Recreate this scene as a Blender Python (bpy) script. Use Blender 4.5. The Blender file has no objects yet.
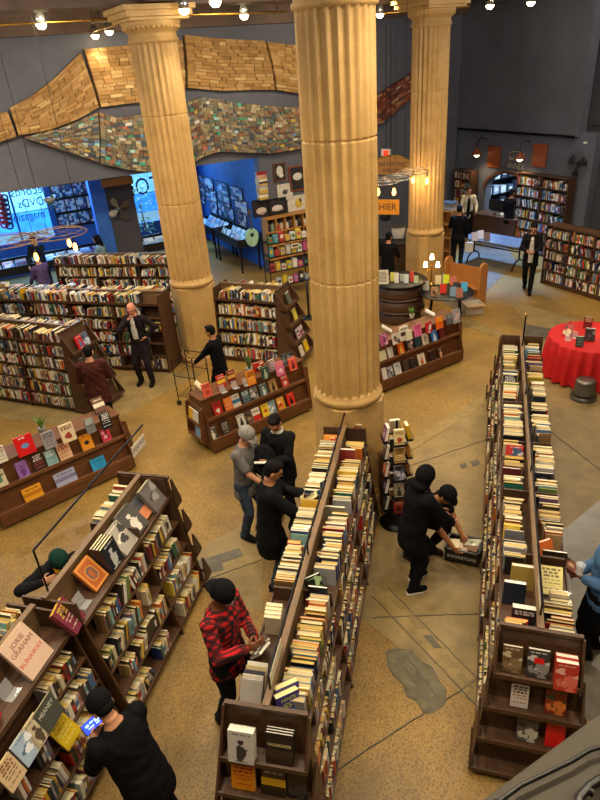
import bpy, math, random
import numpy as np
from math import sin, cos, pi, radians, sqrt, atan2, hypot
from mathutils import Vector, Matrix, Euler
SC = bpy.context.scene
COL = SC.collection
rnd = random.Random(7)

# ------------------------------------------------------------ camera (mezzanine, looking down into the shop)
HC = 5.6
FPX, PITCH, ROLL, HEAD = 615.0, radians(28.9), radians(4.5), radians(16.85)
_fw = np.array([-sin(HEAD) * cos(PITCH), cos(HEAD) * cos(PITCH), -sin(PITCH)])
_r0 = np.array([cos(HEAD), sin(HEAD), 0.0]); _u0 = np.cross(_r0, _fw)
_R = _r0 * cos(ROLL) - _u0 * sin(ROLL); _U = _u0 * cos(ROLL) + _r0 * sin(ROLL)
CAMP = np.array([0, 0, HC])
def ray(x, y): return _fw + _R * (x - 300) / FPX + _U * (400 - y) / FPX
def at(x, y, z=0.0):
    d = ray(x, y); return Vector(CAMP + d * ((z - HC) / d[2]))
def on_plane(x, y, P0, n):
    d = ray(x, y); t = (np.array(P0) - CAMP).dot(np.array(n)) / d.dot(np.array(n)); return Vector(CAMP + d * t)
cam = bpy.data.objects.new('camera', bpy.data.cameras.new('camera')); COL.objects.link(cam)
cam.matrix_world = Matrix(((_R[0], _U[0], -_fw[0], 0), (_R[1], _U[1], -_fw[1], 0), (_R[2], _U[2], -_fw[2], HC), (0, 0, 0, 1)))
cam.data.sensor_fit = 'AUTO'; cam.data.sensor_width = 36.0; cam.data.lens = FPX / 800 * 36.0
cam.data.clip_start = 0.05; cam.data.clip_end = 200
SC.camera = cam
vs = SC.view_settings; vs.view_transform = 'Standard'; vs.look = 'None'; vs.gamma = 1; vs.use_curve_mapping = False; vs.exposure = -0.28

# ------------------------------------------------------------ materials
def lin(c):
    if isinstance(c, str):
        c = tuple(int(c[i:i + 2], 16) / 255 for i in (0, 2, 4))
    return tuple(v / 12.92 if v <= 0.04045 else ((v + 0.055) / 1.055) ** 2.4 for v in c)
MATS = {}
def new_mat(name):
    m = bpy.data.materials.new(name); m.use_nodes = True
    nt = m.node_tree; b = nt.nodes['Principled BSDF']
    MATS[name] = m
    return m, nt, b
def nd(nt, t, **kw):
    n = nt.nodes.new(t)
    for k, v in kw.items():
        if k in n.inputs: n.inputs[k].default_value = v
        else: setattr(n, k, v)
    return n
def ramp(nt, stops):
    r = nt.nodes.new('ShaderNodeValToRGB'); e = r.color_ramp.elements
    while len(e) < len(stops): e.new(0.5)
    for i, (p, c) in enumerate(stops):
        e[i].position = p; e[i].color = (*c, 1)
    return r
def simple(name, c, rough=0.6, var=0.18, scale=8.0, bump=0.0, bscale=60.0, metal=0.0, coat=0.0, spec=0.5, stretch=(1, 1, 1), alpha=1.0):
    """a colour with a little procedural mottling and optional bump"""
    m, nt, b = new_mat(name); c = lin(c); L = nt.links
    tc = nd(nt, 'ShaderNodeTexCoord'); mp = nd(nt, 'ShaderNodeMapping'); mp.inputs['Scale'].default_value = stretch
    L.new(tc.outputs['Object'], mp.inputs['Vector'])
    nz = nd(nt, 'ShaderNodeTexNoise', Scale=scale, Detail=5.0, Roughness=0.6); L.new(mp.outputs[0], nz.inputs['Vector'])
    r = ramp(nt, [(0.3, tuple(v * (1 - var) for v in c)), (0.7, tuple(min(1, v * (1 + var)) for v in c))])
    L.new(nz.outputs[0], r.inputs[0]); L.new(r.outputs[0], b.inputs['Base Color'])
    b.inputs['Roughness'].default_value = rough; b.inputs['Metallic'].default_value = metal
    b.inputs['Coat Weight'].default_value = coat; b.inputs['Specular IOR Level'].default_value = spec
    if alpha < 1: b.inputs['Alpha'].default_value = alpha
    if bump > 0:
        n2 = nd(nt, 'ShaderNodeTexNoise', Scale=bscale, Detail=4.0); L.new(mp.outputs[0], n2.inputs['Vector'])
        bp = nd(nt, 'ShaderNodeBump', Strength=bump, Distance=0.02); L.new(n2.outputs[0], bp.inputs['Height']); L.new(bp.outputs[0], b.inputs['Normal'])
    return m
def wood(name, dark, light, rough=0.5, scale=3.0, axis=1):
    m, nt, b = new_mat(name); L = nt.links
    tc = nd(nt, 'ShaderNodeTexCoord'); mp = nd(nt, 'ShaderNodeMapping')
    s = [14.0, 14.0, 14.0]; s[axis] = 1.2; mp.inputs['Scale'].default_value = s
    L.new(tc.outputs['Object'], mp.inputs['Vector'])
    nz = nd(nt, 'ShaderNodeTexNoise', Scale=scale, Detail=6.0, Roughness=0.65, Distortion=0.6); L.new(mp.outputs[0], nz.inputs['Vector'])
    r = ramp(nt, [(0.28, lin(dark)), (0.72, lin(light))]); L.new(nz.outputs[0], r.inputs[0]); L.new(r.outputs[0], b.inputs['Base Color'])
    b.inputs['Roughness'].default_value = rough
    bp = nd(nt, 'ShaderNodeBump', Strength=0.15, Distance=0.01); L.new(nz.outputs[0], bp.inputs['Height']); L.new(bp.outputs[0], b.inputs['Normal'])
    return m
def emis(name, c, s):
    m, nt, b = new_mat(name); b.inputs['Base Color'].default_value = (*lin(c), 1)
    b.inputs['Emission Color'].default_value = (*lin(c), 1); b.inputs['Emission Strength'].default_value = s
    return m
def attr_mat(name, rough=0.5, coat=0.0, mott=0.10, scale=30.0, bump=0.0):
    """per-face own colour (a book's cloth, paper or print) with fine paper mottling"""
    m, nt, b = new_mat(name); L = nt.links
    a = nd(nt, 'ShaderNodeAttribute'); a.attribute_name = 'Col'
    nz = nd(nt, 'ShaderNodeTexNoise', Scale=scale, Detail=3.0)
    tc = nd(nt, 'ShaderNodeTexCoord'); L.new(tc.outputs['Object'], nz.inputs['Vector'])
    mr = nd(nt, 'ShaderNodeMapRange'); mr.inputs['To Min'].default_value = 1 - mott; mr.inputs['To Max'].default_value = 1 + mott
    L.new(nz.outputs[0], mr.inputs['Value'])
    mx = nd(nt, 'ShaderNodeVectorMath', operation='SCALE'); L.new(a.outputs['Color'], mx.inputs[0]); L.new(mr.outputs[0], mx.inputs['Scale'])
    L.new(mx.outputs[0], b.inputs['Base Color']); b.inputs['Roughness'].default_value = rough; b.inputs['Coat Weight'].default_value = coat
    if bump:
        bp = nd(nt, 'ShaderNodeBump', Strength=bump, Distance=0.01); L.new(nz.outputs[0], bp.inputs['Height']); L.new(bp.outputs[0], b.inputs['Normal'])
    return m

# ------------------------------------------------------------ mesh helpers
class MB:
    def __init__(s): s.v = []; s.f = []; s.c = []; s.sm = []
    def add(s, vs, fs, col=None, smooth=False, M=None):
        o = len(s.v)
        if M is not None: vs = [tuple(M @ Vector(p)) for p in vs]
        s.v += [tuple(p) for p in vs]
        for f in fs: s.f.append(tuple(i + o for i in f)); s.c.append(col); s.sm.append(smooth)
    def box(s, c, d, M=None, col=None):
        x, y, z = c; a, b, e = d[0] / 2, d[1] / 2, d[2] / 2
        vs = [(x + i * a, y + j * b, z + k * e) for k in (-1, 1) for j in (-1, 1) for i in (-1, 1)]
        s.add(vs, [(0, 2, 3, 1), (4, 5, 7, 6), (0, 1, 5, 4), (2, 6, 7, 3), (0, 4, 6, 2), (1, 3, 7, 5)], col, M=M)
    def prism(s, poly, lo, hi, axis='y', M=None, col=None):
        """poly: 2D points; axis y: (x,z) extruded along y; z: (x,y) extruded along z; x: (y,z) along x"""
        n = len(poly)
        def p3(p, h): return {'y': (p[0], h, p[1]), 'z': (p[0], p[1], h), 'x': (h, p[0], p[1])}[axis]
        vs = [p3(p, lo) for p in poly] + [p3(p, hi) for p in poly]
        fs = [tuple(range(n - 1, -1, -1)), tuple(range(n, 2 * n))] + [(i, (i + 1) % n, n + (i + 1) % n, n + i) for i in range(n)]
        s.add(vs, fs, col, M=M)
    def tube(s, pts, r, n=8, M=None, col=None, smooth=True, close=False):
        pts = [Vector(p) for p in pts]; rings = []
        m = len(pts)
        up0 = None
        for i, p in enumerate(pts):
            if close: t = (pts[(i + 1) % m] - pts[i - 1]).normalized()
            else: t = ((pts[min(i + 1, m - 1)] - pts[max(i - 1, 0)])).normalized()
            ref = up0 if up0 is not None else (Vector((0, 0, 1)) if abs(t.z) < 0.9 else Vector((1, 0, 0)))
            a = t.cross(ref).normalized() if t.cross(ref).length > 1e-4 else t.orthogonal().normalized(); b = a.cross(t).normalized(); up0 = b
            rr = r[i] if isinstance(r, (list, tuple)) else r
            rx, ry = rr if isinstance(rr, (list, tuple)) else (rr, rr)
            rings.append([p + a * (cos(2 * pi * k / n) * rx) + b * (sin(2 * pi * k / n) * ry) for k in range(n)])
        vs = [q for R_ in rings for q in R_]; fs = []
        for i in range(m if close else m - 1):
            j = (i + 1) % m
            for k in range(n):
                k2 = (k + 1) % n; fs.append((i * n + k, i * n + k2, j * n + k2, j * n + k))
        s.add(vs, fs, col, smooth, M)
        if not close: s.add(rings[0], [tuple(range(n))[::-1]], col, False, M); s.add(rings[-1], [tuple(range(n))], col, False, M)
    def lathe(s, prof, n=32, M=None, col=None, smooth=True, sweep=None):
        vs = []; fs = []; m = len(prof)
        for i in range(n):
            a = 2 * pi * i / n
            for r, z in prof: vs.append((r * cos(a), r * sin(a), z))
        for i in range(n):
            j = (i + 1) % n
            for k in range(m - 1): fs.append((i * m + k, j * m + k, j * m + k + 1, i * m + k + 1))
        s.add(vs, fs, col, smooth, M)
        if prof[0][0] > 1e-4: s.add([vs[i * m] for i in range(n)], [tuple(range(n - 1, -1, -1))], col, False, M)
        if prof[-1][0] > 1e-4: s.add([vs[i * m + m - 1] for i in range(n)], [tuple(range(n))], col, False, M)
    def ell(s, c, r, M=None, col=None, n=16, m=10):
        vs = []; fs = []
        for j in range(m + 1):
            t = -pi / 2 + pi * j / m
            for i in range(n):
                a = 2 * pi * i / n; vs.append((c[0] + r[0] * cos(t) * cos(a), c[1] + r[1] * cos(t) * sin(a), c[2] + r[2] * sin(t)))
        for j in range(m):
            for i in range(n): fs.append((j * n + i, j * n + (i + 1) % n, (j + 1) * n + (i + 1) % n, (j + 1) * n + i))
        s.add(vs, fs, col, True, M)
    def mesh(s, name, mat=None):
        me = bpy.data.meshes.new(name); me.from_pydata(s.v, [], s.f); 
        if any(c is not None for c in s.c):
            at_ = me.color_attributes.new('Col', 'FLOAT_COLOR', 'CORNER'); arr = np.ones((len(me.loops), 4), np.float32)
            k = 0
            for f, c in zip(s.f, s.c):
                if c is not None: arr[k:k + len(f), :3] = c
                k += len(f)
            at_.data.foreach_set('color', arr.ravel())
        me.polygons.foreach_set('use_smooth', s.sm)
        if mat is not None: me.materials.append(MATS[mat] if isinstance(mat, str) else mat)
        me.update()
        return me
    def build(s, name, mat, parent=None, bevel=0.0, loc=None, rotz=0.0, label=None):
        o = bpy.data.objects.new(name, s.mesh(name, mat)); COL.objects.link(o)
        if parent is not None: o.parent = parent
        if loc is not None: o.location = loc; o.rotation_euler = (0, 0, rotz)
        if bevel > 0:
            b = o.modifiers.new('bevel', 'BEVEL'); b.width = bevel; b.segments = 2; b.limit_method = 'ANGLE'; b.angle_limit = radians(40)
        if label: o['label'] = label
        return o
def thing(name, label, cat, loc=(0, 0, 0), rotz=0.0, group=None):
    o = bpy.data.objects.new(name, None); COL.objects.link(o); o.empty_display_size = 0.1
    o.location = loc; o.rotation_euler = (0, 0, rotz); o['label'] = label; o['category'] = cat
    if group: o['group'] = group
    return o
def tag(o, label=None, cat=None, group=None, kind=None):
    if label: o['label'] = label
    if cat: o['category'] = cat
    if group: o['group'] = group
    if kind: o['kind'] = kind
    return o
def struct(o, label=None): o['kind'] = 'structure'; return o
def text_mesh(name, body, size, mat, parent=None, M=None, align='CENTER', depth=0.002, width=1.0, mirror=False):
    cu = bpy.data.curves.new(name, 'FONT'); cu.body = body; cu.size = size; cu.align_x = align; cu.align_y = 'CENTER'; cu.extrude = depth; cu.resolution_u = 3
    t = bpy.data.objects.new(name, cu); COL.objects.link(t)
    dg = bpy.context.evaluated_depsgraph_get(); dg.update()
    me = bpy.data.meshes.new_from_object(t.evaluated_get(dg)); bpy.data.objects.remove(t); bpy.data.curves.remove(cu)
    me.name = name
    T = Matrix.Diagonal((-width if mirror else width, 1, 1, 1))
    me.transform((M if M is not None else Matrix()) @ T)
    if mirror: me.flip_normals()
    me.materials.clear(); me.materials.append(MATS[mat])
    o = bpy.data.objects.new(name, me); COL.objects.link(o); o.parent = parent
    return o
def face_M(loc, normal, up=(0, 0, 1)):
    """matrix whose local x runs right, y up, z out of a face with that normal, as someone in front of it reads it"""
    n = Vector(normal).normalized(); u = Vector(up); u = (u - n * u.dot(n)).normalized(); r = u.cross(n)
    return Matrix(((r.x, u.x, n.x, loc[0]), (r.y, u.y, n.y, loc[1]), (r.z, u.z, n.z, loc[2]), (0, 0, 0, 1)))
S2 = sqrt(0.5)
UX = Vector((sin(radians(46.5)), cos(radians(46.5)), 0)); VX = Vector((-UX.y, UX.x, 0))   # the building's own axes, turned half across the bookcases

# palette
wood('dark_wood', '3a2517', '5e4029', 0.45)
wood('dark_wood_end', '392416', '5a3d26', 0.45, axis=2)
wood('walnut', '4a2a17', '7a4c2a', 0.42, axis=0)
wood('walnut_edge', '5a3520', '8a5a34', 0.45, axis=0)
wood('rail_wood', '5d4630', '8b6d4b', 0.5)
wood('pine', 'a06a30', 'cf9550', 0.5, axis=0)
wood('oak', 'a8692e', 'c98a48', 0.4, axis=2)
wood('plaque_wood', '7a3716', 'b05a26', 0.5, axis=2)
simple('black_metal', '17161a', 0.35, metal=0.6)
simple('grey_metal', '77736a', 0.35, metal=0.8)
simple('silver_metal', 'b5b3ae', 0.25, metal=0.9)
simple('brass', 'b98b3a', 0.3, metal=0.9)
simple('white_paper', 'e8e4da', 0.7, var=0.05)
simple('sign_cream', 'd8cdb4', 0.6, var=0.06)
simple('sign_ink', '24222c', 0.6, var=0.02)
simple('navy_ink', '3c3a5c', 0.6, var=0.02)
simple('cashier_yellow', 'd98f22', 0.5, var=0.08)
simple('black_plastic', '121214', 0.4, var=0.1)
simple('red_cloth', 'c00c10', 0.75, var=0.1, bump=0.15, bscale=150)
simple('red_plastic', 'd81c18', 0.4, var=0.05)
simple('clear_acrylic', 'dfe6ea', 0.08, var=0.02, alpha=0.22)
simple('leaf_green', '4d6b34', 0.45, var=0.35, scale=20)
simple('leaf_bright', '5f9038', 0.45, var=0.35, scale=20)
simple('cream_pot', 'c8bda8', 0.5)
simple('grey_pot', '8c8a8a', 0.5)
simple('cardboard', 'b59468', 0.8, var=0.1)
simple('white_card', 'd8cfbe', 0.7, var=0.08)
attr_mat('book_cover', 0.42, coat=0.15)
attr_mat('book_pages', 0.85, mott=0.16, scale=160.0, bump=0.2)
# ------------------------------------------------------------ setting, in the building's frame: u along one column row, v across it
LC = Vector((-5.6, 11.38, 0)); BR = radians(43.5)
def Bp(u, v, z=0.0): return LC + UX * u + VX * v + Vector((0, 0, z))
def uv_of(p): d = Vector((p[0], p[1], 0)) - LC; return d.dot(UX), d.dot(VX)
def bbuild(mb, name, mat, bevel=0.0): return struct(mb.build(name, mat, None, bevel, LC, BR))
UW = 11.2; ZC = 6.9                      # far right wall, ceiling
VS = uv_of(on_plane(457, 128, Bp(UW, 0), UX))[1]   # soffit wall
VB = VS + 5.2                            # street-side wall of the back room
UB = uv_of(on_plane(259, 165, Bp(0, VS), VX))[0]   # the blue cross wall

def floor_material():
    m, nt, b = new_mat('terrazzo'); L = nt.links
    tc = nd(nt, 'ShaderNodeTexCoord')
    big = nd(nt, 'ShaderNodeTexNoise', Scale=0.45, Detail=5.0, Roughness=0.6); L.new(tc.outputs['Object'], big.inputs['Vector'])
    r1 = ramp(nt, [(0.32, lin('7a623a')), (0.5, lin('98783c')), (0.68, lin('ab863e'))]); L.new(big.outputs[0], r1.inputs[0])
    chips = nd(nt, 'ShaderNodeTexVoronoi', Scale=42.0); L.new(tc.outputs['Object'], chips.inputs['Vector'])
    cr = ramp(nt, [(0.0, (0.62, 0.60, 0.56)), (0.45, (0.95, 0.95, 0.95)), (1.0, (1.12, 1.1, 1.04))])
    L.new(chips.outputs['Color'], cr.inputs[0])
    mx = nd(nt, 'ShaderNodeMixRGB', blend_type='MULTIPLY', Fac=0.85); L.new(r1.outputs[0], mx.inputs[1]); L.new(cr.outputs[0], mx.inputs[2])
    speck = nd(nt, 'ShaderNodeTexNoise', Scale=52.0, Detail=3.0); L.new(tc.outputs['Object'], speck.inputs['Vector'])
    sr = ramp(nt, [(0.38, (0.34, 0.31, 0.27)), (0.47, (1, 1, 1))]); L.new(speck.outputs[0], sr.inputs[0])
    m2 = nd(nt, 'ShaderNodeMixRGB', blend_type='MULTIPLY', Fac=0.8); L.new(mx.outputs[0], m2.inputs[1]); L.new(sr.outputs[0], m2.inputs[2])
    st = nd(nt, 'ShaderNodeTexNoise', Scale=1.6, Detail=6.0, Roughness=0.7); L.new(tc.outputs['Object'], st.inputs['Vector'])
    rr = ramp(nt, [(0.35, (0.7, 0.68, 0.64)), (0.55, (1, 1, 1))]); L.new(st.outputs[0], rr.inputs[0])
    m3 = nd(nt, 'ShaderNodeMixRGB', blend_type='MULTIPLY', Fac=0.6); L.new(m2.outputs[0], m3.inputs[1]); L.new(rr.outputs[0], m3.inputs[2])
    L.new(m3.outputs[0], b.inputs['Base Color'])
    ro = nd(nt, 'ShaderNodeMapRange'); ro.inputs['To Min'].default_value = 0.32; ro.inputs['To Max'].default_value = 0.6
    L.new(st.outputs[0], ro.inputs['Value']); L.new(ro.outputs[0], b.inputs['Roughness'])
floor_material()
def slab_material(name, c0, c1, c2, scale=2.2, rough=0.5, bump=0.1):
    m, nt, b = new_mat(name); L = nt.links
    tc = nd(nt, 'ShaderNodeTexCoord'); n1 = nd(nt, 'ShaderNodeTexNoise', Scale=scale, Detail=9.0, Roughness=0.75, Distortion=0.15); L.new(tc.outputs['Object'], n1.inputs['Vector'])
    r = ramp(nt, [(0.3, lin(c0)), (0.5, lin(c1)), (0.7, lin(c2))]); L.new(n1.outputs[0], r.inputs[0]); L.new(r.outputs[0], b.inputs['Base Color'])
    b.inputs['Roughness'].default_value = rough
    if bump:
        bp = nd(nt, 'ShaderNodeBump', Strength=bump, Distance=0.02); L.new(n1.outputs[0], bp.inputs['Height']); L.new(bp.outputs[0], b.inputs['Normal'])
slab_material('concrete', '6e5c3e', '877248', '9a8252', 2.6, 0.5)
slab_material('concrete_grey', '5a5348', '7c7468', '968e80', 1.2, 0.3)
slab_material('mortar', '4c4636', '655d48', '7c7258', 7.0, 0.75, 0.4)
slab_material('old_tile', '6c5a36', '8d7746', 'a08753', 5.0, 0.5)
slab_material('dark_tile', '3e3a30', '565044', '6b6455', 4.0, 0.5)
slab_material('stone', 'aa864c', 'c09a5c', 'cfaa70', 1.6, 0.6, 0.15)
slab_material('wall_grey', '585a64', '62646f', '6b6d78', 0.8, 0.7, 0.05)
slab_material('wall_dark', '34323a', '3e3c44', '48464c', 0.8, 0.7, 0.05)
slab_material('wall_brown', '54402f', '665040', '78604c', 1.5, 0.6, 0.05)
slab_material('ceiling_paint', '4a3c32', '5a4a3e', '6a5848', 1.0, 0.8, 0.05)
slab_material('wall_blue', '1e4fa0', '2a62b8', '3574cc', 1.0, 0.6, 0.0)
slab_material('beam_paint', '2e2515', '3a2f1c', '463a24', 3.0, 0.6, 0.15)

mb = MB(); mb.box((-1.0, -2.2, -0.1), (25.5, 27.8, 0.2)); bbuild(mb, 'floor', 'terrazzo')
mb = MB(); mb.box((-1.0, -5.2, ZC + 0.1), (25.5, 21.4, 0.2)); bbuild(mb, 'ceiling', 'ceiling_paint')
# inlays and repairs in the floor: each a thin slab laid on it
def inlay(name, pts, mat, z=0.004):
    n = len(pts); P = [at(x, y, 0) if not isinstance(x, str) else None for x, y in pts]
    m = MB(); m.prism([(p.x, p.y) for p in P], 0.0005, z, 'z'); return struct(m.build(name, mat))
inlay('floor_slab', [(346, 607), (478, 708), (481, 560), (487, 402), (398, 462), (384, 520)], 'concrete', 0.003)
inlay('floor_slab', [(150, 575), (262, 612), (262, 540), (238, 528), (214, 540)], 'concrete', 0.003)
inlay('floor_slab', [(0, 418), (95, 430), (190, 380), (204, 372), (190, 372), (90, 372), (0, 398)], 'concrete', 0.003)
inlay('floor_slab', [(478, 300), (516, 262), (500, 235), (470, 232), (440, 300), (462, 316)], 'concrete_grey', 0.003)
inlay('floor_slab', [(545, 545), (600, 500), (600, 620), (600, 735), (575, 700)], 'concrete_grey', 0.003)
inlay('floor_slab', [(508, 300), (600, 326), (600, 600), (545, 560), (540, 340)], 'concrete', 0.002)
inlay('floor_border', [(388, 588), (478, 680), (478, 708), (372, 596)], 'old_tile', 0.006)
inlay('floor_border', [(398, 447), (487, 394), (487, 404), (398, 459)], 'old_tile', 0.006)
inlay('floor_border', [(466, 318), (505, 334), (500, 340), (458, 323)], 'old_tile', 0.006)
inlay('floor_tile', [(524, 324), (556, 330), (552, 340), (522, 338)], 'dark_tile', 0.007)
inlay('floor_tile', [(196, 562), (240, 548), (243, 556), (222, 563), (224, 570), (188, 578)], 'dark_tile', 0.007)
inlay('floor_tile', [(98, 342), (118, 333), (120, 338), (100, 348)], 'dark_tile', 0.007)
rr = random.Random(3)
patch = [(387, 653), (398, 650), (412, 652), (421, 662), (432, 668), (436, 677), (445, 690), (444, 703), (432, 712), (423, 711), (416, 700), (407, 696), (403, 684), (394, 676), (389, 666)]
cx_, cy_ = sum(p[0] for p in patch) / len(patch), sum(p[1] for p in patch) / len(patch)
inlay('floor_patch', [(cx_ + (x - cx_) * 1.05, cy_ + (y - cy_) * 1.05) for x, y in patch], 'dark_tile', 0.006)
inlay('floor_patch', patch, 'mortar', 0.008)
inlay('floor_patch', [(470, 462), (478, 460), (480, 464), (473, 467)], 'dark_tile', 0.007)
inlay('floor_patch', [(459, 465), (465, 463), (468, 467), (462, 469)], 'dark_tile', 0.007)
def crack(p, q, w=0.012):
    a, b = at(*p), at(*q); n = 14; d = (b - a); perp = Vector((-d.y, d.x, 0)).normalized()
    pts = []
    r2 = random.Random(int(p[0]))
    for i in range(n + 1): pts.append(a + d * (i / n) + perp * r2.uniform(-0.008, 0.008))
    poly = [p_ + perp * w * r2.uniform(.25, .6) for p_ in pts] + [p_ - perp * w * r2.uniform(.25, .6) for p_ in pts[::-1]]
    m = MB(); m.prism([(v.x, v.y) for v in poly], 0.0006, 0.0105, 'z'); struct(m.build('floor_joint', 'dark_tile'))
crack((398, 660), (434, 708), .03); crack((405, 656), (440, 700), .02); crack((388, 588), (478, 680)); crack((372, 596), (478, 707)); crack((338, 769), (478, 679)); crack((372, 618), (478, 614)); crack((398, 470), (486, 440)); crack((548, 430), (600, 470)); crack((150, 600), (262, 560))

for k in range(5):
    A_, B_ = (392, 593), (474, 690); f0, f1 = .04 + .2 * k, .17 + .2 * k
    L_ = lambda f, o: (A_[0] + (B_[0] - A_[0]) * f + o, A_[1] + (B_[1] - A_[1]) * f)
    inlay('floor_tile', [L_(f0, -5), L_(f0, 3), L_(f1, 3), L_(f1, -5)], 'concrete' if k != 2 else 'dark_tile', 0.009)
# walls
zl = on_plane(0, 193, Bp(0, VS), VX); zr = on_plane(298, 152, Bp(0, VS), VX)
ul, ur = uv_of(zl)[0], uv_of(zr)[0]
ZB = max(zl.z, zr.z) + .35                # back room ceiling
VC = uv_of(on_plane(583, 100, Bp(UW, 0), UX))[1]   # where the far wall steps back
ZS = on_plane(520, 133, Bp(UW, 0), UX).z
print('LAYOUT', VS, UB, ZB, VC, ZS, zl.z, zr.z, ul, ur)
zs = lambda u: max(2.6, zl.z + (zr.z - zl.z) * (u - ul) / (ur - ul))
m = MB(); m.prism([(-13.5, zs(-9)), (ul, zl.z), (UB, zs(UB)), (UB, 0.0), (UW, 0.0), (UW, ZC), (-13.5, ZC)], VS, VS + 0.3, 'y'); bbuild(m, 'wall_soffit', 'wall_grey')
m = MB(); m.box((UW + 0.15, (VS + VC) / 2 + .15, (ZS + ZC) / 2), (0.3, VS - VC + .3, ZC - ZS)); 
bbuild(m, 'wall_far_upper', 'wall_grey')
# the lower far wall has an arched opening into the next room
ARV = [uv_of(on_plane(x, 250, Bp(UW, 0), UX))[1] for x in (479, 523)]
vc = sum(ARV) / 2; aw = abs(ARV[0] - ARV[1]) / 2
arch_top = on_plane(500, 173, Bp(UW, 0), UX).z
arc = [(vc + aw * cos(t), (arch_top - 0.55) + 0.55 * sin(t)) for t in np.linspace(0, pi, 17)]
m = MB(); m.prism([(vc - aw, 0)] + [(a, z) for a, z in arc[::-1]] + [(vc + aw, 0), (VS + .3, 0), (VS + .3, ZS + .1), (VC - .5, ZS + .1), (VC - .5, 0)], UW + 0.1, UW + 0.35, 'x')
bbuild(m, 'wall_far', 'wall_grey')
m = MB(); m.box((UW + 0.5, (VC - 15) / 2, ZC / 2), (0.3, 15.6 + VC, ZC)); bbuild(m, 'wall_far_right', 'wall_dark')
m = MB(); m.box((-13.6, -2.5, ZC / 2), (0.2, 27.4, ZC)); bbuild(m, 'wall_left', 'wall_grey')
m = MB(); m.box((-1.0, -15.6, ZC / 2), (25.5, 0.2, ZC)); bbuild(m, 'wall_behind', 'wall_grey')
# room beyond the arch: dim, with its own lamp
m = MB(); m.box((UW + 2.8, vc, 1.5), (0.1, 5.0, 3.0)); m.box((UW + 1.5, vc + 2.4, 1.5), (2.6, 0.1, 3.0)); m.box((UW + 1.5, vc - 2.4, 1.5), (2.6, 0.1, 3.0)); m.box((UW + 1.6, vc, 3.02), (2.6, 5.0, 0.08)); bbuild(m, 'wall_annex', 'wall_dark')
m = MB(); m.box((UW + 1.6, vc, -0.05), (2.7, 5.0, 0.1)); bbuild(m, 'floor_annex', 'concrete_grey')
m = MB(); arco = [(vc + (aw + 0.07) * cos(t), (arch_top - 0.55) + 0.62 * sin(t)) for t in np.linspace(0, pi, 17)]
m.prism([(a, z) for a, z in arco] + [(a, z) for a, z in arc[::-1]], UW + 0.02, UW + 0.14, 'x'); bbuild(m, 'trim_arch', 'walnut')
m = MB(); m.tube([(UW - 0.03, v, ZS) for v in (VC + .1, VS - .1)], 0.035, 8); bbuild(m, 'trim_pipe', 'black_metal')
m = MB(); m.tube([(UW + 0.32, v, ZS + .3) for v in (-13, VC - .1)], 0.03, 8); bbuild(m, 'trim_conduit', 'grey_metal')
# crown and ceiling beams
m = MB(); m.box((-1.0, VS - 0.12, 6.68), (24.8, 0.3, 0.44)); bbuild(m, 'trim_crown', 'wall_brown')
m = MB(); m.box((UW - 0.14, -4.5, 6.75), (0.3, 16.0, 0.3)); bbuild(m, 'trim_crown_far', 'wall_grey')
for v in (0.0, -5.9):
    m = MB(); m.box((-1.0, v, 6.73), (24.4, 0.6, 0.34)); bbuild(m, 'ceiling_beam', 'wall_brown')
for u in (-6.2, 0.05, 6.26):
    m = MB(); m.box((u, -5.0, 6.735), (0.5, 17.0, 0.3)); bbuild(m, 'ceiling_beam', 'wall_brown')
# back room: blue cross wall, street wall with two windows, low ceiling
m = MB(); m.box((UB + 0.1, (VS + 0.3 + VB) / 2, ZB / 2), (0.2, VB - VS - 0.3, ZB)); bbuild(m, 'wall_blue', 'wall_blue')
m = MB(); m.box((-4.0, (VS + VB) / 2 + 0.2, ZB + .05), (19.5, VB - VS, 0.1)); bbuild(m, 'ceiling_back', 'wall_dark')
def u_on_back(x, y): p = on_plane(x, y, Bp(0, VB), VX); return uv_of(p)[0], p.z
w1a, w1z1 = u_on_back(-30, 192); w1b, w1z0 = u_on_back(54, 224)
w2a, _ = u_on_back(131, 200); w2b, w2z0 = u_on_back(190, 236)
zt = ZB - .25
z0a = 1.0; z0b = 0.9
m = MB()
for a, b, lo, hi in ((-13.5, w1a, 0, ZB), (w1a, w1b, 0, z0a), (w1a, w1b, zt, ZB), (w1b, w2a, 0, ZB), (w2a, w2b, 0, z0b), (w2a, w2b, zt, ZB), (w2b, UB + 0.2, 0, ZB)):
    m.box(((a + b) / 2, VB + 0.1, (lo + hi) / 2), (b - a, 0.2, hi - lo))
bbuild(m, 'wall_street', 'wall_blue')
simple('window_frame_mat', '2a5fae', 0.4)
m_, nt_, b_ = new_mat('glass'); b_.inputs['Base Color'].default_value = (0.85, 0.95, 1, 1); b_.inputs['Roughness'].default_value = 0.03; b_.inputs['Alpha'].default_value = 0.12
for k, (a, b, lo) in enumerate(((w1a, w1b, z0a), (w2a, w2b, z0b))):
    m = MB()
    for u in (a + 0.03, (a + b) / 2, b - 0.03): m.box((u, VB + 0.05, (lo + zt) / 2), (0.06, 0.1, zt - lo))
    for z in (lo + 0.03, zt - 0.03): m.box(((a + b) / 2, VB + 0.05, z), (b - a, 0.1, 0.06))
    fr = m.build('window_%d' % (k + 1), 'window_frame_mat', None, 0, LC, BR); struct(fr)
    m = MB(); m.box(((a + b) / 2, VB + 0.06, (lo + zt) / 2), (b - a - 0.06, 0.008, zt - lo - 0.06)); m.build('pane', 'glass', fr)
emis('ink_on_glass', '0b1040', 0.0)
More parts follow.
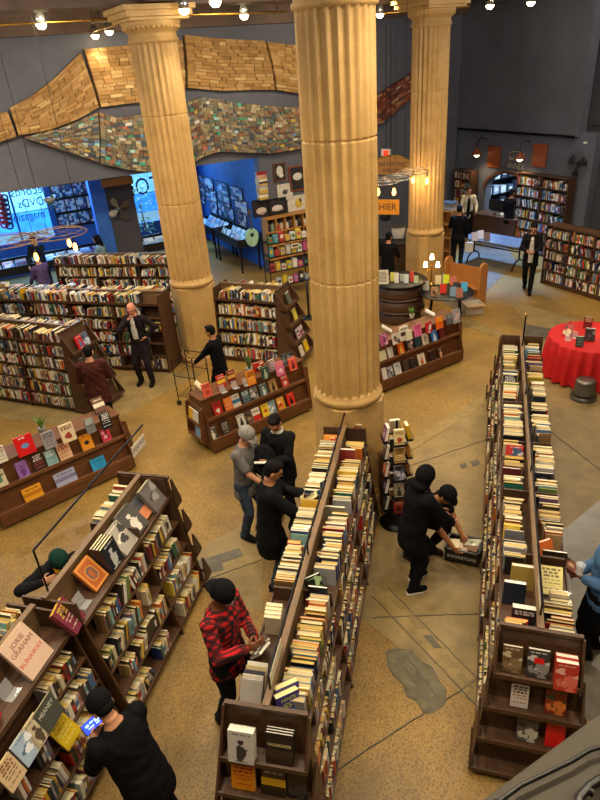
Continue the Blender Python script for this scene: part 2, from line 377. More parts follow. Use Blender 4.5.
# shop lettering on the street glass, read backwards from inside
def glass_text(body, x, y, size, mirror=True, width=1.0):
    u, z = u_on_back(x, y)
    M = Matrix.Translation((u, VB + 0.04, z)) @ Matrix.Rotation(pi / 2, 4, 'X')
    t = text_mesh('window_lettering', body, size, 'ink_on_glass', None, M, width=width, mirror=mirror); t.location = LC; t.rotation_euler = (0, 0, BR); struct(t)
W1 = (54 - 0)
glass_text('records', 29, 191, 0.40, width=.9); glass_text('DVDs', 31, 203, 0.36, width=.9); glass_text('magazines', 25, 217, 0.36, width=.85)
glass_text('TOI', 146, 187, 0.8, width=.8)
# street beyond the glass: a facade with cyan and white daylight put into its bands
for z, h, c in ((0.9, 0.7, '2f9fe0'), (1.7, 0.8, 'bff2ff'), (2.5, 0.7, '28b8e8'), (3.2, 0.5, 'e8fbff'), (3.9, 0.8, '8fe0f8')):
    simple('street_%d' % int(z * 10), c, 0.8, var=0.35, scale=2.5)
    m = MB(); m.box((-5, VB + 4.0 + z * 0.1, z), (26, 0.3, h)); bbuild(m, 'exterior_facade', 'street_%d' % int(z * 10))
simple('street_ground', '4f93c8', 0.8)
m = MB(); m.box((-4, VB + 2.4, -0.12), (26, 4.0, 0.2)); bbuild(m, 'exterior_pavement', 'street_ground')

# mezzanine edge below the camera, with cables lying along it
ea, eb = at(480, 800, 4.65), at(600, 712, 4.65); ed = (eb - ea).normalized(); en = Vector((ed.y, -ed.x, 0))
Mz = Matrix(((ed.x, en.x, 0, ea.x), (ed.y, en.y, 0, ea.y), (0, 0, 1, 4.65), (0, 0, 0, 1)))
m = MB(); m.box((0.55, 0.14, -0.15), (1.7, 0.28, 0.3)); o = m.build('mezzanine_ledge', 'beam_paint', None, 0.006); o.matrix_world = Mz; struct(o)
t = thing('cable', 'black cable lying along the brown mezzanine ledge by the bottom corner', 'cable')
def ledge_pts(px): return [at(x, y, 4.665) for x, y in px]
m = MB(); m.tube(ledge_pts([(478, 818), (500, 801), (520, 786), (545, 774), (570, 762), (590, 750), (620, 742)]), 0.0036, 8); m.build('cord', 'black_plastic', t)
m = MB(); c_ = ledge_pts([(497, 804)])[0]; m.ell(c_, (0.007, 0.007, 0.007)); m.build('clip', 'black_plastic', t)
t = thing('cable', 'thick black cable curling off the mezzanine ledge in the corner', 'cable')
m = MB(); m.tube(ledge_pts([(575, 815), (580, 797), (590, 786), (605, 776), (625, 768)]), 0.0065, 8); m.build('cord', 'black_plastic', t)
m = MB(); m.tube(ledge_pts([(588, 790), (594, 794)]), 0.006, 8); m.build('clip', 'black_plastic', t)

# ------------------------------------------------------------ columns
def column(x, y, label, ring=1.72):
    t = thing('column', label, 'column', (x, y, 0), 0, 'fluted columns'); t['kind'] = 'structure'
    m = MB()
    def octa(w, ch): return [(w, -w + ch), (w, w - ch), (w - ch, w), (-w + ch, w), (-w, w - ch), (-w, -w + ch), (-w + ch, -w), (w - ch, -w)]
    rot = lambda P: [(a * S2 - b * S2, a * S2 + b * S2) for a, b in P]
    m.prism(rot(octa(0.47, 0.16)), 0, 0.16, 'z'); m.prism(rot(octa(0.43, 0.15)), 0.16, 0.22, 'z'); m.prism(rot(octa(0.40, 0.14)), 0.22, ring - 0.1, 'z')
    m.build('pedestal', 'stone', t, 0.01)
    m = MB(); m.lathe([(0.42, ring - 0.1), (0.45, ring - 0.07), (0.46, ring - 0.03), (0.45, ring + 0.0), (0.435, ring + 0.015), (0.425, ring + 0.05)], 48); m.build('base_ring', 'stone', t)
    m = MB(); NF = 24; K = 6; zz = []
    zj = [ring + 1.55, ring + 3.1]
    z = ring + 0.04
    levels = [z, z + 0.03] + [q for j in zj for q in (j - 0.02, j - 0.006, j + 0.006, j + 0.02)] + [6.00, 6.04]
    vs = []
    for z in levels:
        R = 0.425 - 0.015 * ((z - ring) / (6.05 - ring)) ** 1.5
        fl = 0.036 if levels[0] < z < levels[-1] else 0.002
        g = 0.012 if any(abs(z - j) < 0.01 for j in zj) else 0
        for i in range(NF * K):
            f = (i % K) / K; d = fl * max(0.0, sin(pi * min(1, max(0, (f - 0.12) / 0.76)))) ** 0.7
            a = 2 * pi * i / (NF * K); vs.append(((R - d - g) * cos(a), (R - d - g) * sin(a), z))
    n = NF * K; fs = []
    for j in range(len(levels) - 1):
        for i in range(n): fs.append((j * n + i, j * n + (i + 1) % n, (j + 1) * n + (i + 1) % n, (j + 1) * n + i))
    m.add(vs, fs); m.build('shaft', 'stone', t)
    m = MB(); m.lathe([(0.41, 6.02), (0.44, 6.04), (0.44, 6.08), (0.415, 6.10), (0.415, 6.18), (0.445, 6.19), (0.50, 6.28), (0.515, 6.33), (0.50, 6.35)], 48)
    for i in range(36):
        a = 2 * pi * i / 36; m.ell((0.475 * cos(a), 0.475 * sin(a), 6.26), (0.032, 0.032, 0.045), n=6, m=4)
    m.build('capital', 'stone', t)
    m = MB(); sq = lambda w: rot([(w, -w), (w, w), (-w, w), (-w, -w)])
    for w, a, b in ((0.52, 6.34, 6.39), (0.57, 6.39, 6.48), (0.62, 6.48, 6.56)): m.prism(sq(w), a, b, 'z')
    m.build('abacus', 'stone', t, 0.008)
    return t
column(-5.6, 11.38, 'fluted cream stone column behind the person in the dark suit', 1.78)
column(-1.48, 7.14, 'fluted cream stone column at the far end of the central bookcase', 1.72)
column(-1.16, 15.8, 'fluted cream stone column beside the cashier sign', 1.68)

# ------------------------------------------------------------ book waves on the soffit wall
def pal(rng, cols, j=0.12):
    c = lin(rng.choice(cols)); k = rng.uniform(1 - j, 1 + j); return tuple(min(1, v * k) for v in c)
TAN = ['b48a50', 'ba9056', 'ac824a', 'c0985e', 'b08850', 'bd9660', 'a67c46', 'c6a068']
SPINE = ['7a6a54', '8f7c60', 'a08c6c', '6a5e50', 'b8a482', '5c666a', '80584a', '948f84', '6c7c6c', 'a09474', 'c4b494', '545c68', 'a87c58', '7c7264', '988468', '86765c']
POP = ['4fbea8', '5aa078', '6f94c8', 'd8b85a', 'c0705a', 'e8e4d8', 'afe0d8', 'e0dcd0']
REDS = ['7a3a2c', '8a4630', '6a3426', '9a5a3e', '5c3a2e', 'a87050']
def wave_panel(top, bot, rows, bl, parent, cols, pops, seed, name, bulge=0.18, popp=0.05):
    rng = random.Random(seed); NS = 40
    def pl(pts, n):
        P = [on_plane(x, y, Bp(0, VS - 0.06), VX) for x, y in pts]; P = [Vector((uv_of(p)[0], p.z, 0)) for p in P]
        d = [0]
        for a, b in zip(P, P[1:]): d.append(d[-1] + (b - a).length)
        def f(t):
            q = t * d[-1]
            for i in range(len(P) - 1):
                if q <= d[i + 1] + 1e-9:
                    k = (q - d[i]) / max(1e-9, d[i + 1] - d[i]); return P[i].lerp(P[i + 1], k)
            return P[-1]
        return f, d[-1]
    ft, lt = pl(top, NS); fb, lb = pl(bot, NS); ln = (lt + lb) / 2
    m = MB(); seam = ft(0)
    for r in range(rows):
        t0, t1 = r / rows, (r + 1) / rows; x = 0.0; first = True
        while x < ln - 1e-6:
            w = bl * rng.uniform(0.7, 1.35); x2 = min(ln, x + w)
            if ln - x2 < bl * 0.4: x2 = ln
            g = rng.uniform(0.0, 0.05)
            def pt(q, t):
                p = ft(q / ln).lerp(fb(q / ln), t); return p
            dv = bulge * (0.35 + 0.65 * sin(pi * (t0 * 0.8 + 0.1)))
            fr = VS - 0.05 - dv - g
            c = pal(rng, pops if rng.random() < popp else cols)
            e = 0.006
            A = [pt(x + e, t0 + .03 / rows), pt(x2 - e, t0 + .03 / rows), pt(x2 - e, t1 - .05 / rows), pt(x + e, t1 - .05 / rows)]
            vs_ = [(p.x, fr, p.y) for p in A] + [(p.x, VS - 0.03, p.y) for p in A]
            m.add(vs_, [(0, 3, 2, 1), (0, 1, 5, 4), (1, 2, 6, 5), (2, 3, 7, 6), (3, 0, 4, 7)], c); x = x2
    o = m.build(name, 'book_pages', parent); o['kind'] = 'stuff'; return o
def backing(top, bot, parent):
    m = MB(); P = [on_plane(x, y, Bp(0, VS - 0.06), VX) for x, y in top + bot[::-1]]; m.prism([(uv_of(p)[0], p.z) for p in P], VS - 0.055, VS - 0.005, 'y'); return m.build('backing', 'black_plastic', parent)
t = thing('book_wave', 'long rippling wave of tan page-edge blocks fixed high on the dark wall', 'book sculpture', LC, BR)
T5 = [([(-14, 118), (7, 111)], [(-10, 145), (16, 136)]), ([(9, 108), (30, 97), (50, 82), (80, 53)], [(18, 135), (45, 131), (75, 120), (98, 107)]),
      ([(83, 49), (135, 45), (181, 40)], [(100, 107), (140, 102), (184, 95)]), ([(183, 35), (210, 38), (240, 40), (263, 41)], [(186, 88), (220, 91), (250, 90), (273, 90)]), ([(265, 42), (300, 46), (335, 52)], [(275, 90), (300, 94), (340, 104)])]
for k, (a, b) in enumerate(T5):
    wave_panel(a, b, 15, 0.24, t, TAN, ['d6b880', '9a7440'], 20 + k, 'page_block_panel'); backing(a, b, t)
t = thing('book_wave', 'mottled wave of coloured book spines hanging below the tan wave', 'book sculpture', LC, BR)
L3 = [([(24, 137), (60, 128), (97, 112)], [(26, 139), (62, 150), (98, 162)]), ([(98, 112), (116, 118), (150, 113)], [(99, 163), (125, 169), (152, 172)]), ([(150, 113), (187, 102), (200, 97), (215, 99)], [(152, 172), (185, 166), (202, 156), (218, 151)]), ([(215, 99), (235, 103), (270, 106), (302, 108), (335, 110)], [(218, 151), (240, 152), (270, 153), (300, 148), (340, 136)])]
for k, (a, b) in enumerate(L3):
    wave_panel(a, b, 18, 0.13, t, SPINE, POP, 40 + k, 'spine_panel', 0.22, 0.09); backing(a, b, t)
t = thing('book_wave', 'short reddish wave of book spines rising between two columns', 'book sculpture', LC, BR)
a, b = [(362, 105), (378, 94), (408, 75), (420, 62)], [(366, 132), (378, 124), (408, 99), (424, 84)]
wave_panel(a, b, 14, 0.14, t, REDS, ['b08a60', 'c8b090'], 60, 'spine_panel', 0.2, 0.08); backing(a, b, t)

# ------------------------------------------------------------ lamps
emis('lamp_face', 'ffe6b0', 25.0); emis('bulb_glow', 'ffb347', 14.0); emis('exit_glow', 'ff2a10', 3.0); emis('shade_glow', 'ffe9b8', 5.0)
def spot(name, loc, target, watts, angle=110, blend=0.8, col=(1.0, 0.80, 0.52), r=0.12):
    l = bpy.data.lights.new(name, 'SPOT'); l.energy = watts; l.spot_size = radians(angle); l.spot_blend = blend; l.color = col; l.shadow_soft_size = r
    o = bpy.data.objects.new(name, l); COL.objects.link(o); o.location = loc
    o.rotation_euler = (Vector(target) - Vector(loc)).to_track_quat('-Z', 'Y').to_euler(); return o
def track_head(loc, label, rail_z, watts=0, target=None):
    t = thing('track_light', label, 'ceiling light', loc, 0, 'track spotlights')
    m = MB(); m.lathe([(0.03, 0.20), (0.06, 0.19), (0.085, 0.10), (0.09, 0.0), (0.08, 0.0), (0.07, 0.03)], 20); m.build('housing', 'silver_metal', t)
    m = MB(); m.lathe([(0, -0.085), (.05, -.075), (.085, -.03), (.088, .0), (0.0, 0.012)], 20); m.build('lens', 'lamp_face', t)
    m = MB(); m.tube([(0, 0, 0.19), (0, 0, rail_z - loc[2])], 0.012, 6); m.build('stem', 'silver_metal', t)
    if watts:
        p = Vector(loc) + Vector((0, 0, -0.16)); spot('spot_beam', p, target or (p.x * 0.9 - 0.3, p.y * 0.9 + 0.6, 0), watts)
def rail(p, q, label):
    t = thing('light_track', label, 'track rail', (0, 0, 0)); a, b = Vector(p), Vector(q)
    m = MB(); m.tube([a, b], 0.022, 6); m.build('bar', 'brass', t)
    for k in (0.1, 0.5, 0.9):
        c = a.lerp(b, k); m = MB(); m.tube([c, (c.x, c.y, ZC)], 0.008, 6); m.build('hanger', 'black_metal', t)
# ------------------------------------------------------------ books: every book is recorded first, built at the end
BOOKS = []
PAGEC = ['cdbf92', 'd6caa6', 'c4b07c', 'b89f66', 'd4c49a', 'c09a4c', 'cbab5c', 'd0c094', 'a89060', 'dcd2b4']
COVERS = [('ece6d8', 9), ('d9cdb2', 7), ('f2efe8', 6), ('1c1b20', 8), ('2a2a33', 6), ('3a2c26', 4), ('9c1f1c', 4), ('c8352a', 3), ('7a2430', 3), ('1f3d6e', 4), ('3f6fa8', 4),
          ('6fa3c4', 2), ('2f6a58', 3), ('6b8a4a', 2), ('d6a92e', 3), ('e8c84a', 2), ('d8742a', 3), ('8a6a44', 4), ('b79a6a', 4), ('6a6a72', 4), ('a9a9ac', 4), ('6a4a7a', 2), ('4a3a2e', 4), ('c9a0a0', 1), ('7fb0a8', 1)]
_cw = [w for _, w in COVERS]
CNAMES = {'white': 'f2efe8', 'cream': 'e0d2ae', 'black': '17171b', 'charcoal': '3a3a42', 'brown': '5a4030', 'red': 'b8241f', 'maroon': '74242c', 'navy': '1f3360', 'blue': '3f6fa8', 'sky-blue': '86b4d0',
          'bottle-green': '2f6a50', 'green': '6b9048', 'yellow': 'e2c040', 'mustard': 'cf9a2c', 'orange': 'dd7428', 'tan': 'b2925f', 'grey': '84848a', 'silver': 'bcbcbe', 'purple': '68487c', 'pink': 'd890a8', 'teal': '55a0a0', 'coral': 'e0685a'}
_cl = {k: np.array([int(v[i:i + 2], 16) for i in (0, 2, 4)]) for k, v in CNAMES.items()}
def cname(hx):
    c = np.array([int(hx[i:i + 2], 16) for i in (0, 2, 4)]); return min(_cl, key=lambda k: ((c - _cl[k]) ** 2).sum())
ONES = 'first second third fourth fifth sixth seventh eighth ninth tenth eleventh twelfth thirteenth fourteenth fifteenth sixteenth seventeenth eighteenth nineteenth'.split()
TENS = {2: 'twent', 3: 'thirt', 4: 'fort', 5: 'fift', 6: 'sixt', 7: 'sevent', 8: 'eight', 9: 'ninet'}
def ordw(n):
    if n < 20: return ONES[n - 1]
    if n % 10 == 0: return TENS[n // 10] + 'ieth'
    return TENS[n // 10] + 'y-' + ONES[n % 10 - 1]
def frame(o, x, y, z):
    return Matrix(((x[0], y[0], z[0], o[0]), (x[1], y[1], z[1], o[1]), (x[2], y[2], z[2], o[2]), (0, 0, 0, 1)))
def add_book(M, t, w, h, cov, pg=None, desc=None, group=None, design=None, texts=None, must=False, band=None):
    BOOKS.append(dict(M=M, t=t, w=w, h=h, cov=cov, pg=pg or rnd.choice(PAGEC), desc=desc, group=group, design=design, texts=texts, must=must, band=band))
    return BOOKS[-1]
def rcol(rng): return rng.choices(COVERS, _cw)[0][0]
def fill_row(W, y0, y1, x, z, side, rng, where, group, hmin=.17, hmax=.235, wmax=.155, along=1, gap=0.04, dense=1.0, tray=False, hcap=9.9, flat=0.02, order=None, cols=None):
    """books standing along local y from y0 to y1, spines at local x facing side; where: phrase for the labels"""
    y = y0 + rng.uniform(0, .02); lean = 0.0; n = 0; rec = []
    R3 = W.to_3x3()
    run = rng.randint(4, 12); rh = rng.uniform(hmin, hmax); rlo = .115 if wmax < .17 else .155; rw = rng.uniform(rlo, wmax)
    while y < y1 - 0.02:
        if run <= 0:
            run = rng.randint(4, 13); rh = rng.uniform(hmin, hmax); rw = rng.uniform(rlo, wmax)
            q = rng.random()
            if q < gap: y += rng.uniform(.03, .16) / dense
            if q > 0.62: lean = radians(rng.uniform(6, 22)) * rng.choice((1, 1, -1)); y += rh * sin(abs(lean)) if lean > 0 else 0.01
            else: 
                if lean < 0: y += 0.03
                lean = 0.0
        run -= 1
        t = rng.choice((.014, .018, .022, .026, .03, .036, .045)) * rng.uniform(.9, 1.15)
        h = min(hcap, rh * rng.uniform(.84, 1.1)); w = min(wmax, rw * rng.uniform(.82, 1.1))
        c = rng.choice(cols) if cols else rcol(rng)
        adv = t / cos(lean)
        top = h * sin(lean)          # leaning towards lower y when positive
        if y + adv + max(0, -top) > y1: break
        sx = x - side * rng.uniform(0.0, 0.022)
        # book axes: y inward, z up tilted, x along
        yy = Vector((-side, 0, 0)); zz = Vector((0, -sin(lean), cos(lean))); xx = yy.cross(zz)
        yo = y if xx.y > 0 else y + adv
        o = Vector((sx, yo, z + 0.001 + t * max(0.0, -xx.z)))
        M = W @ frame(o, xx, yy, zz)
        n += 1
        rec.append(add_book(M, t, w, h, c, None, None, group, None, band=(rcol(rng) if rng.random() < .45 else None)))
        y += adv + rng.uniform(0, .002)
    for i, b in enumerate(rec):
        k = i + 1 if along > 0 else len(rec) - i
        b['where'] = where; b['ord'] = k
    return rec
def flat_stack(W, x, y, z, n, rng, where, group, rot=0.0, side=1):
    """books lying flat on each other"""
    zc = z
    for i in range(n):
        t = rng.uniform(.018, .04); w = rng.uniform(.13, .16); h = rng.uniform(.2, .24)
        a = rot + rng.uniform(-.1, .1)
        zz = Vector((cos(a) * 0 + -sin(a), cos(a), 0)); xx = Vector((0, 0, 1)); yy = zz.cross(xx)
        o = Vector((x, y, zc)) - yy * w / 2 - zz * h / 2
        b = add_book(W @ frame(o, xx, yy, zz), t, w, h, rcol(rng), None, None, group); b['where'] = where; b['flat'] = True; b['ord'] = i + 1
        zc += t + .001
def face_book(W, pos, n, t, w, h, cov, label, group, lean=18, design=None, pg='efe8d8', yawj=0.0, texts=None, roll=0.0, must=True):
    """a book shown front cover out, its bottom centre at pos, front towards n, leaning back"""
    n = Vector(n).normalized(); n = Matrix.Rotation(radians(yawj), 3, 'Z') @ n
    up = Vector((0, 0, 1)); a = radians(lean)
    xx = (n * cos(a) + up * sin(a)); zz = (up * cos(a) - n * sin(a)); yy = zz.cross(xx)
    if roll: 
        Rr = Matrix.Rotation(radians(roll), 3, xx); yy = Rr @ yy; zz = Rr @ zz
    o = Vector(pos) - yy * (w / 2) + xx * 0.0
    return add_book(W @ frame(o, xx, yy, zz), t, w, h, cov, pg, label, group, design, texts, must)
def design(style, c, rng, nx=18, nz=26):
    """colours of the printed front, row by row from the bottom; c: list of colours, first the ground"""
    g = [[c[0]] * nx for _ in range(nz)]
    c1 = c[1] if len(c) > 1 else 'f2efe8'; c2 = c[2] if len(c) > 2 else c1
    def rect(x0, x1, z0, z1, col):
        for z in range(max(0, round(z0 * nz)), min(nz, max(round(z0 * nz) + 1, round(z1 * nz)))):
            for x in range(max(0, round(x0 * nx)), min(nx, max(round(x0 * nx) + 1, round(x1 * nx)))): g[z][x] = col
    def word(z, col, th=.05, x0=.1, x1=.9):
        x = x0 + rng.uniform(0, .12)
        while x < x1 - .06:
            w = rng.uniform(.08, .3); rect(x, min(x1, x + w), z - th / 2, z + th / 2, col); x += w + .055
    def blob(cx, cz, rx, rz, col, jit=.0):
        ph = rng.uniform(0, 6)
        for z in range(nz):
            for x in range(nx):
                u, v = ((x + .5) / nx - cx) / rx, ((z + .5) / nz - cz) / rz
                if u * u + v * v < 1 + jit * sin(3 * atan2(v, u) + ph): g[z][x] = col
    if style == 'title':
        word(.85, c1, .09); word(.73, c1, .09); blob(.5, .34, .24, .17, c2, .3)
    elif style == 'words':
        for k, z in enumerate((.88, .77, .66, .52, .42, .2)): word(z, c1 if k < 3 else c2, .07 if k < 3 else .04)
    elif style == 'photo':
        pal_ = c[1:] or ['f2efe8']
        for k in range(7): blob(rng.uniform(.1, .9), rng.uniform(.05, .8), rng.uniform(.1, .3), rng.uniform(.08, .2), rng.choice(pal_ + [c[0]]), .5)
        blob(.5 + rng.uniform(-.1, .1), .42, .2, .16, c1, .3); word(.9, c2, .06)
    elif style == 'figure':
        blob(.5, .32, .2, .26, c1, .25); blob(.5, .66, .11, .09, c1); rect(.6, .78, .42, .46, c1); word(.07, c2, .04, .2, .8); word(.9, c2, .06)
    elif style == 'split':
        rect(0, 1, 0, .48, c1); word(.78, c2, .07); word(.66, c2, .05)
    elif style == 'frame':
        rect(0, 1, 0, 1, c1); rect(.09, .91, .06, .94, c[0]); blob(.5, .5, .3, .28, c1); blob(.5, .5, .25, .24, c2); blob(.5, .47, .12, .17, c[0], .2)
    elif style == 'band':
        rect(0, 1, .36, .62, c1); word(.82, c2, .07)
    elif style == 'dot':
        blob(.5, .47, .2, .13, c1); word(.88, c2, .05, .2, .6)
    return dict(nx=nx, nz=nz, g=g)

# ------------------------------------------------------------ the A-frame bookcases
def sloped_case(label, origin, yaw, length, tiers, tray, ridge, hb, ht, sides, rng, short, group, near_tiers=(), far_tiers=(), bay=1.0, cuts=None, gap=.06, hbl=None, htl=None, sl=.24, fill=(1, 1), rail=None, fullness=None, endlab='near', order=1):
    """local x across (0 = ridge), y along from the near end, z up. tiers: shelf heights; tray: height of the top trays"""
    W = Matrix.Translation((origin[0], origin[1], 0)) @ Matrix.Rotation(yaw, 4, 'Z')
    t = thing('bookcase', label, 'bookcase', (origin[0], origin[1], 0), yaw, group)
    HB = {1: hb, -1: hbl or hb}; HT_ = {1: ht, -1: htl or ht}
    hw = lambda z, s=1: HB[s] - (HB[s] - HT_[s]) * z / tray
    # plinth
    m = MB(); m.box(((HB[1] - HB[-1]) / 2, length / 2, .04), (HB[1] + HB[-1] - .1, length - .06, .08)); m.build('plinth', 'dark_wood', t)
    # sloping backs between the two sides
    m = MB(); m.prism([(-(hw(.08, -1) - .19), .08), (hw(.08) - .19, .08), (hw(tray) - .17, tray - .01), (-(hw(tray, -1) - .17), tray - .01)], .02, length - .02, 'y'); m.build('back_panel', 'dark_wood', t)
    nb = max(1, round(length / bay)); ys = [length * i / nb for i in range(nb + 1)]
    if cuts: ys = [0.0] + [(W.inverted() @ at(px, py, tray)).y for px, py in cuts] + [length]; nb = len(ys) - 1
    for i, y in enumerate(ys):
        th = .022; m = MB(); yy = min(max(y, th / 2), length - th / 2)
        zt = ridge - .02 if i in (0, nb) else tray + .16
        m.prism([(-HB[-1], 0), (hb, 0), (ht, tray), (ht - .01, zt), (-HT_[-1] + .01, zt), (-HT_[-1], tray)], yy - th / 2, yy + th / 2, 'y'); m.build('upright', 'dark_wood_end', t, 0)
    for s in (-1, 1):
        for z in tiers:
            m = MB(); a, b = hw(z, s) - .19, hw(z, s) + .004
            m.box((s * (a + b) / 2, length / 2, z - .011), (b - a, length - .03, .022)); m.build('shelf', 'dark_wood', t)
        m = MB(); h2 = HT_[s]; m.box((s * (h2 / 2 + .008), length / 2, tray - .011), (h2 + .0, length - .03, .022)); m.box((s * (h2 + .012), length / 2, tray + .005), (.014, length, .05)); m.build('tray', 'dark_wood', t)
    m = MB(); m.box((0, length / 2, (tray + ridge) / 2), (.022, length - .03, ridge - tray)); m.box((0, length / 2, ridge), (.055, length, .022)); m.build('ridge_board', 'rail_wood', t)
    # stepped display at the ends
    def end(tl, y0, d):
        g = bpy.data.objects.new('end_display', None); COL.objects.link(g); g.parent = t
        top = ridge - .01
        yb = lambda z: y0 + d * sl * (top - z)
        m = MB(); e_ = d * .004; vs_ = [(-HT_[-1] - .02, y0, top), (ht + .02, y0, top), (hb, y0, .03), (-HB[-1], y0, .03), (hb, yb(.03) + e_, .03), (-HB[-1], yb(.03) + e_, .03)]
        m.add(vs_, [(0, 1, 2, 3), (0, 5, 4, 1), (3, 2, 4, 5), (0, 3, 5), (1, 4, 2)]); m.box(((ht - HT_[-1]) / 2, y0 + d * .01, top), (ht + HT_[-1] + .07, .035, .03)); m.build('panel', 'dark_wood', g)
        for k, z in enumerate(tl):
            hi = tl[k - 1] - .03 if k else top - .02
            wr_, wl_ = hw(z) + .03, hw(z, -1) + .03; wc_, ww_ = (wr_ - wl_) / 2, wr_ + wl_ + .02
            m = MB(); dep = .14
            m.box((wc_, yb(z) + d * dep / 2, z - .011), (ww_, dep, .022)); m.box((wc_, yb(z) + d * dep, z + .008), (ww_, .014, .05)); m.build('ledge', 'dark_wood', g)
            for s in (-1, 1):
                m = MB(); m.prism([(yb(z), z - .02), (yb(z) + d * (dep - .03), z - .02), (yb(z) + d * dep, z + .05), (yb(hi) + d * .02, hi), (yb(hi), hi)], (wr_ if s > 0 else -wl_) - .01, (wr_ if s > 0 else -wl_) + .01, 'x'); m.build('side_bracket', 'dark_wood_end', g)
        return yb
    yb = end(near_tiers, 0.0, -1) if near_tiers else None
    if far_tiers: end(far_tiers, length, 1)
    # books
    rows = [('top tray', tray)] + [('%s shelf' % ordw(len(tiers) - i), z) for i, z in enumerate(tiers)]
    for s in (-1, 1):
        if s not in sides: continue
        for name, z in rows:
            isT = name == 'top tray'
            x = (HT_[s] - .002 if isT else hw(z, s) - .004)
            nxt = [q for q in list(tiers) + [tray] if q > z + .01]
            cap = 9.9 if isT else min(nxt) - z - .045
            for i in range(nb):
                f = fullness(s, name, i) if fullness else 1.0
                if f <= 0: continue
                a, b = ys[i] + .03, ys[i + 1] - .03
                if f < 1: 
                    if rng.random() < .5: b = a + (b - a) * f
                    else: a = b - (b - a) * f
                wh = '%s bay, %s, %s' % (ordw(i + 1), name, short(s))
                rec_ = fill_row(W, a, b, s * x, z, s, rng, wh, 'books of the ' + group_of(short(s)), hcap=cap, gap=.04 if isT else gap, wmax=.15 if not isT else .215 * HT_[s] / .27, order=None, hmax=.235 if isT else min(.235, cap))
                for b_ in rec_: b_['endw'] = 'near end' if abs(yaw) < .5 else 'right end'
    return t, W, yb
def group_of(s): return s if not s.startswith('the ') else s[4:]

def on_local(W, x, y, z):
    p = at(x, y, z); return W.inverted() @ p

RG = random.Random(11)
LOWM = (.11, .42, .73, 1.04); TRAYM = 1.36
LOWT = (.11, .37, .63, .89); TRAY = 1.15; RIDGE = 1.43
# central bookcase
def fullC(s, name, i):
    if name == 'top tray': return 0 if (s < 0 and i == 0) else .93
    return .82 if s > 0 else .75
C_case, WC, ybC = sloped_case('long A-frame bookcase in the middle running up to the fluted column, rail along its ridge', (-1.257, 2.66), radians(2.6), 3.98, LOWT, TRAY, RIDGE, .44, .285, (-1, 1), RG,
    lambda s: "central bookcase's " + ('aisle side' if s > 0 else "readers' side"), 'A-frame bookcases', near_tiers=(1.05, .72, .40, .08), far_tiers=(), bay=1.2, cuts=((297, 601), (327, 507)), gap=.25, fullness=fullC)
def fullR(s, name, i): return .96 if name == 'top tray' else (.8 if s < 0 else .6)
R_case, WR, ybR = sloped_case('longest A-frame bookcase, beside the person in the denim jacket', (.742, 3.78), radians(-1.25), 6.0, LOWT, TRAY, RIDGE, .44, .285, (-1, 1), RG,
    lambda s: "longest bookcase's " + ('denim-jacket' if s > 0 else 'cement-patch') + ' side', 'A-frame bookcases', near_tiers=(1.05, .72, .40, .08), far_tiers=(1.05, .72, .40, .08), bay=1.06, fullness=fullR)
def fullL(s, name, i):
    if name == 'top tray': return 0 if (s > 0 or i == 0) else .8
    return .84
L_case, WL, ybL = sloped_case('wide sloping bookcase below the raised rod with the poetry sign, stepped far end', (-3.42, 3.1), radians(1.0), 1.84, LOWM, TRAYM, 1.64, .57, .32, (-1, 1), RG,
    lambda s: "poetry bookcase's " + ('aisle' if s > 0 else 'green-cap') + ' side', 'A-frame bookcases', far_tiers=(1.22, .86, .50, .12), bay=1.3, cuts=((123, 538),), gap=.3, hbl=.36, htl=.24, sl=.0, fullness=fullL)
def fullM(s, name, i):
    if name == 'top tray': return 0 if s > 0 else .92
    return .84
M_case, WM, ybM = sloped_case('wide sloping bookcase in front of the person with the lit phone', (-3.43, -1.0), radians(1.0), 4.05, LOWM, TRAYM, 1.60, .57, .32, (-1, 1), RG,
    lambda s: "phone person's bookcase, " + ('phone' if s > 0 else 'outer') + ' side', 'A-frame bookcases', bay=1.35, gap=.3, hbl=.36, htl=.28, fullness=fullM)
# the taller cases round the person in the suit
HT = (.10, .36, .62, .88, 1.13)
def case_x(label, right_end, length, tiers, tray, ridge, short, near=(), fill=None, sides=(-1,), hb=.42, ht=.30, yaw=radians(91), bay=1.1, seed=1):
    return sloped_case(label, right_end, yaw, length, tiers, tray, ridge, hb, ht, sides, random.Random(seed), lambda s: short, 'A-frame bookcases', near_tiers=near, bay=bay, fullness=fill)
A_case, WA, ybA = case_x('tall packed bookcase with a stepped end, in front of the person in the maroon sweater', (-7.02, 9.05), 4.4, HT, 1.38, 1.62, "maroon sweater's bookcase", near=(1.2, .84, .46, .1), seed=5, yaw=radians(83), sides=(-1, 1), fill=lambda s, n, i: 1.0 if s < 0 else (1 if n == 'top tray' else 0))
B_case, WB, ybB = case_x('tall bookcase with half empty shelves behind the person in the dark suit', (-5.98, 10.78), 4.2, (.10, .38, .66, .94, 1.22), 1.50, 1.70, "suited person's bookcase", seed=6, sides=(-1, 1), hb=.32, ht=.26, yaw=radians(89.5), fill=lambda s, n, i: (.62 if i == 0 else .97) if s < 0 else (1 if n == 'top tray' else 0))
F2_case, WF2, _ = case_x('far bookcase with two rows showing, in front of the blue room', (-6.6, 13.3), 3.4, (.10, .40, .70, 1.0, 1.28), 1.56, 1.76, "blue room's bookcase", seed=8, sides=(-1,), yaw=radians(92), fill=lambda s, n, i: 1.0)
D_case, WD, ybD = case_x('bookcase between the two columns with a stepped end display', (-3.68, 11.45), 1.42, (.12, .43, .74, 1.05), 1.36, 1.62, 'bookcase between the columns', near=(1.24, .88, .52, .16), seed=9, sides=(-1, 1), yaw=radians(83), bay=.95, fill=lambda s, n, i: .97 if s < 0 else (1 if n == 'top tray' else 0))
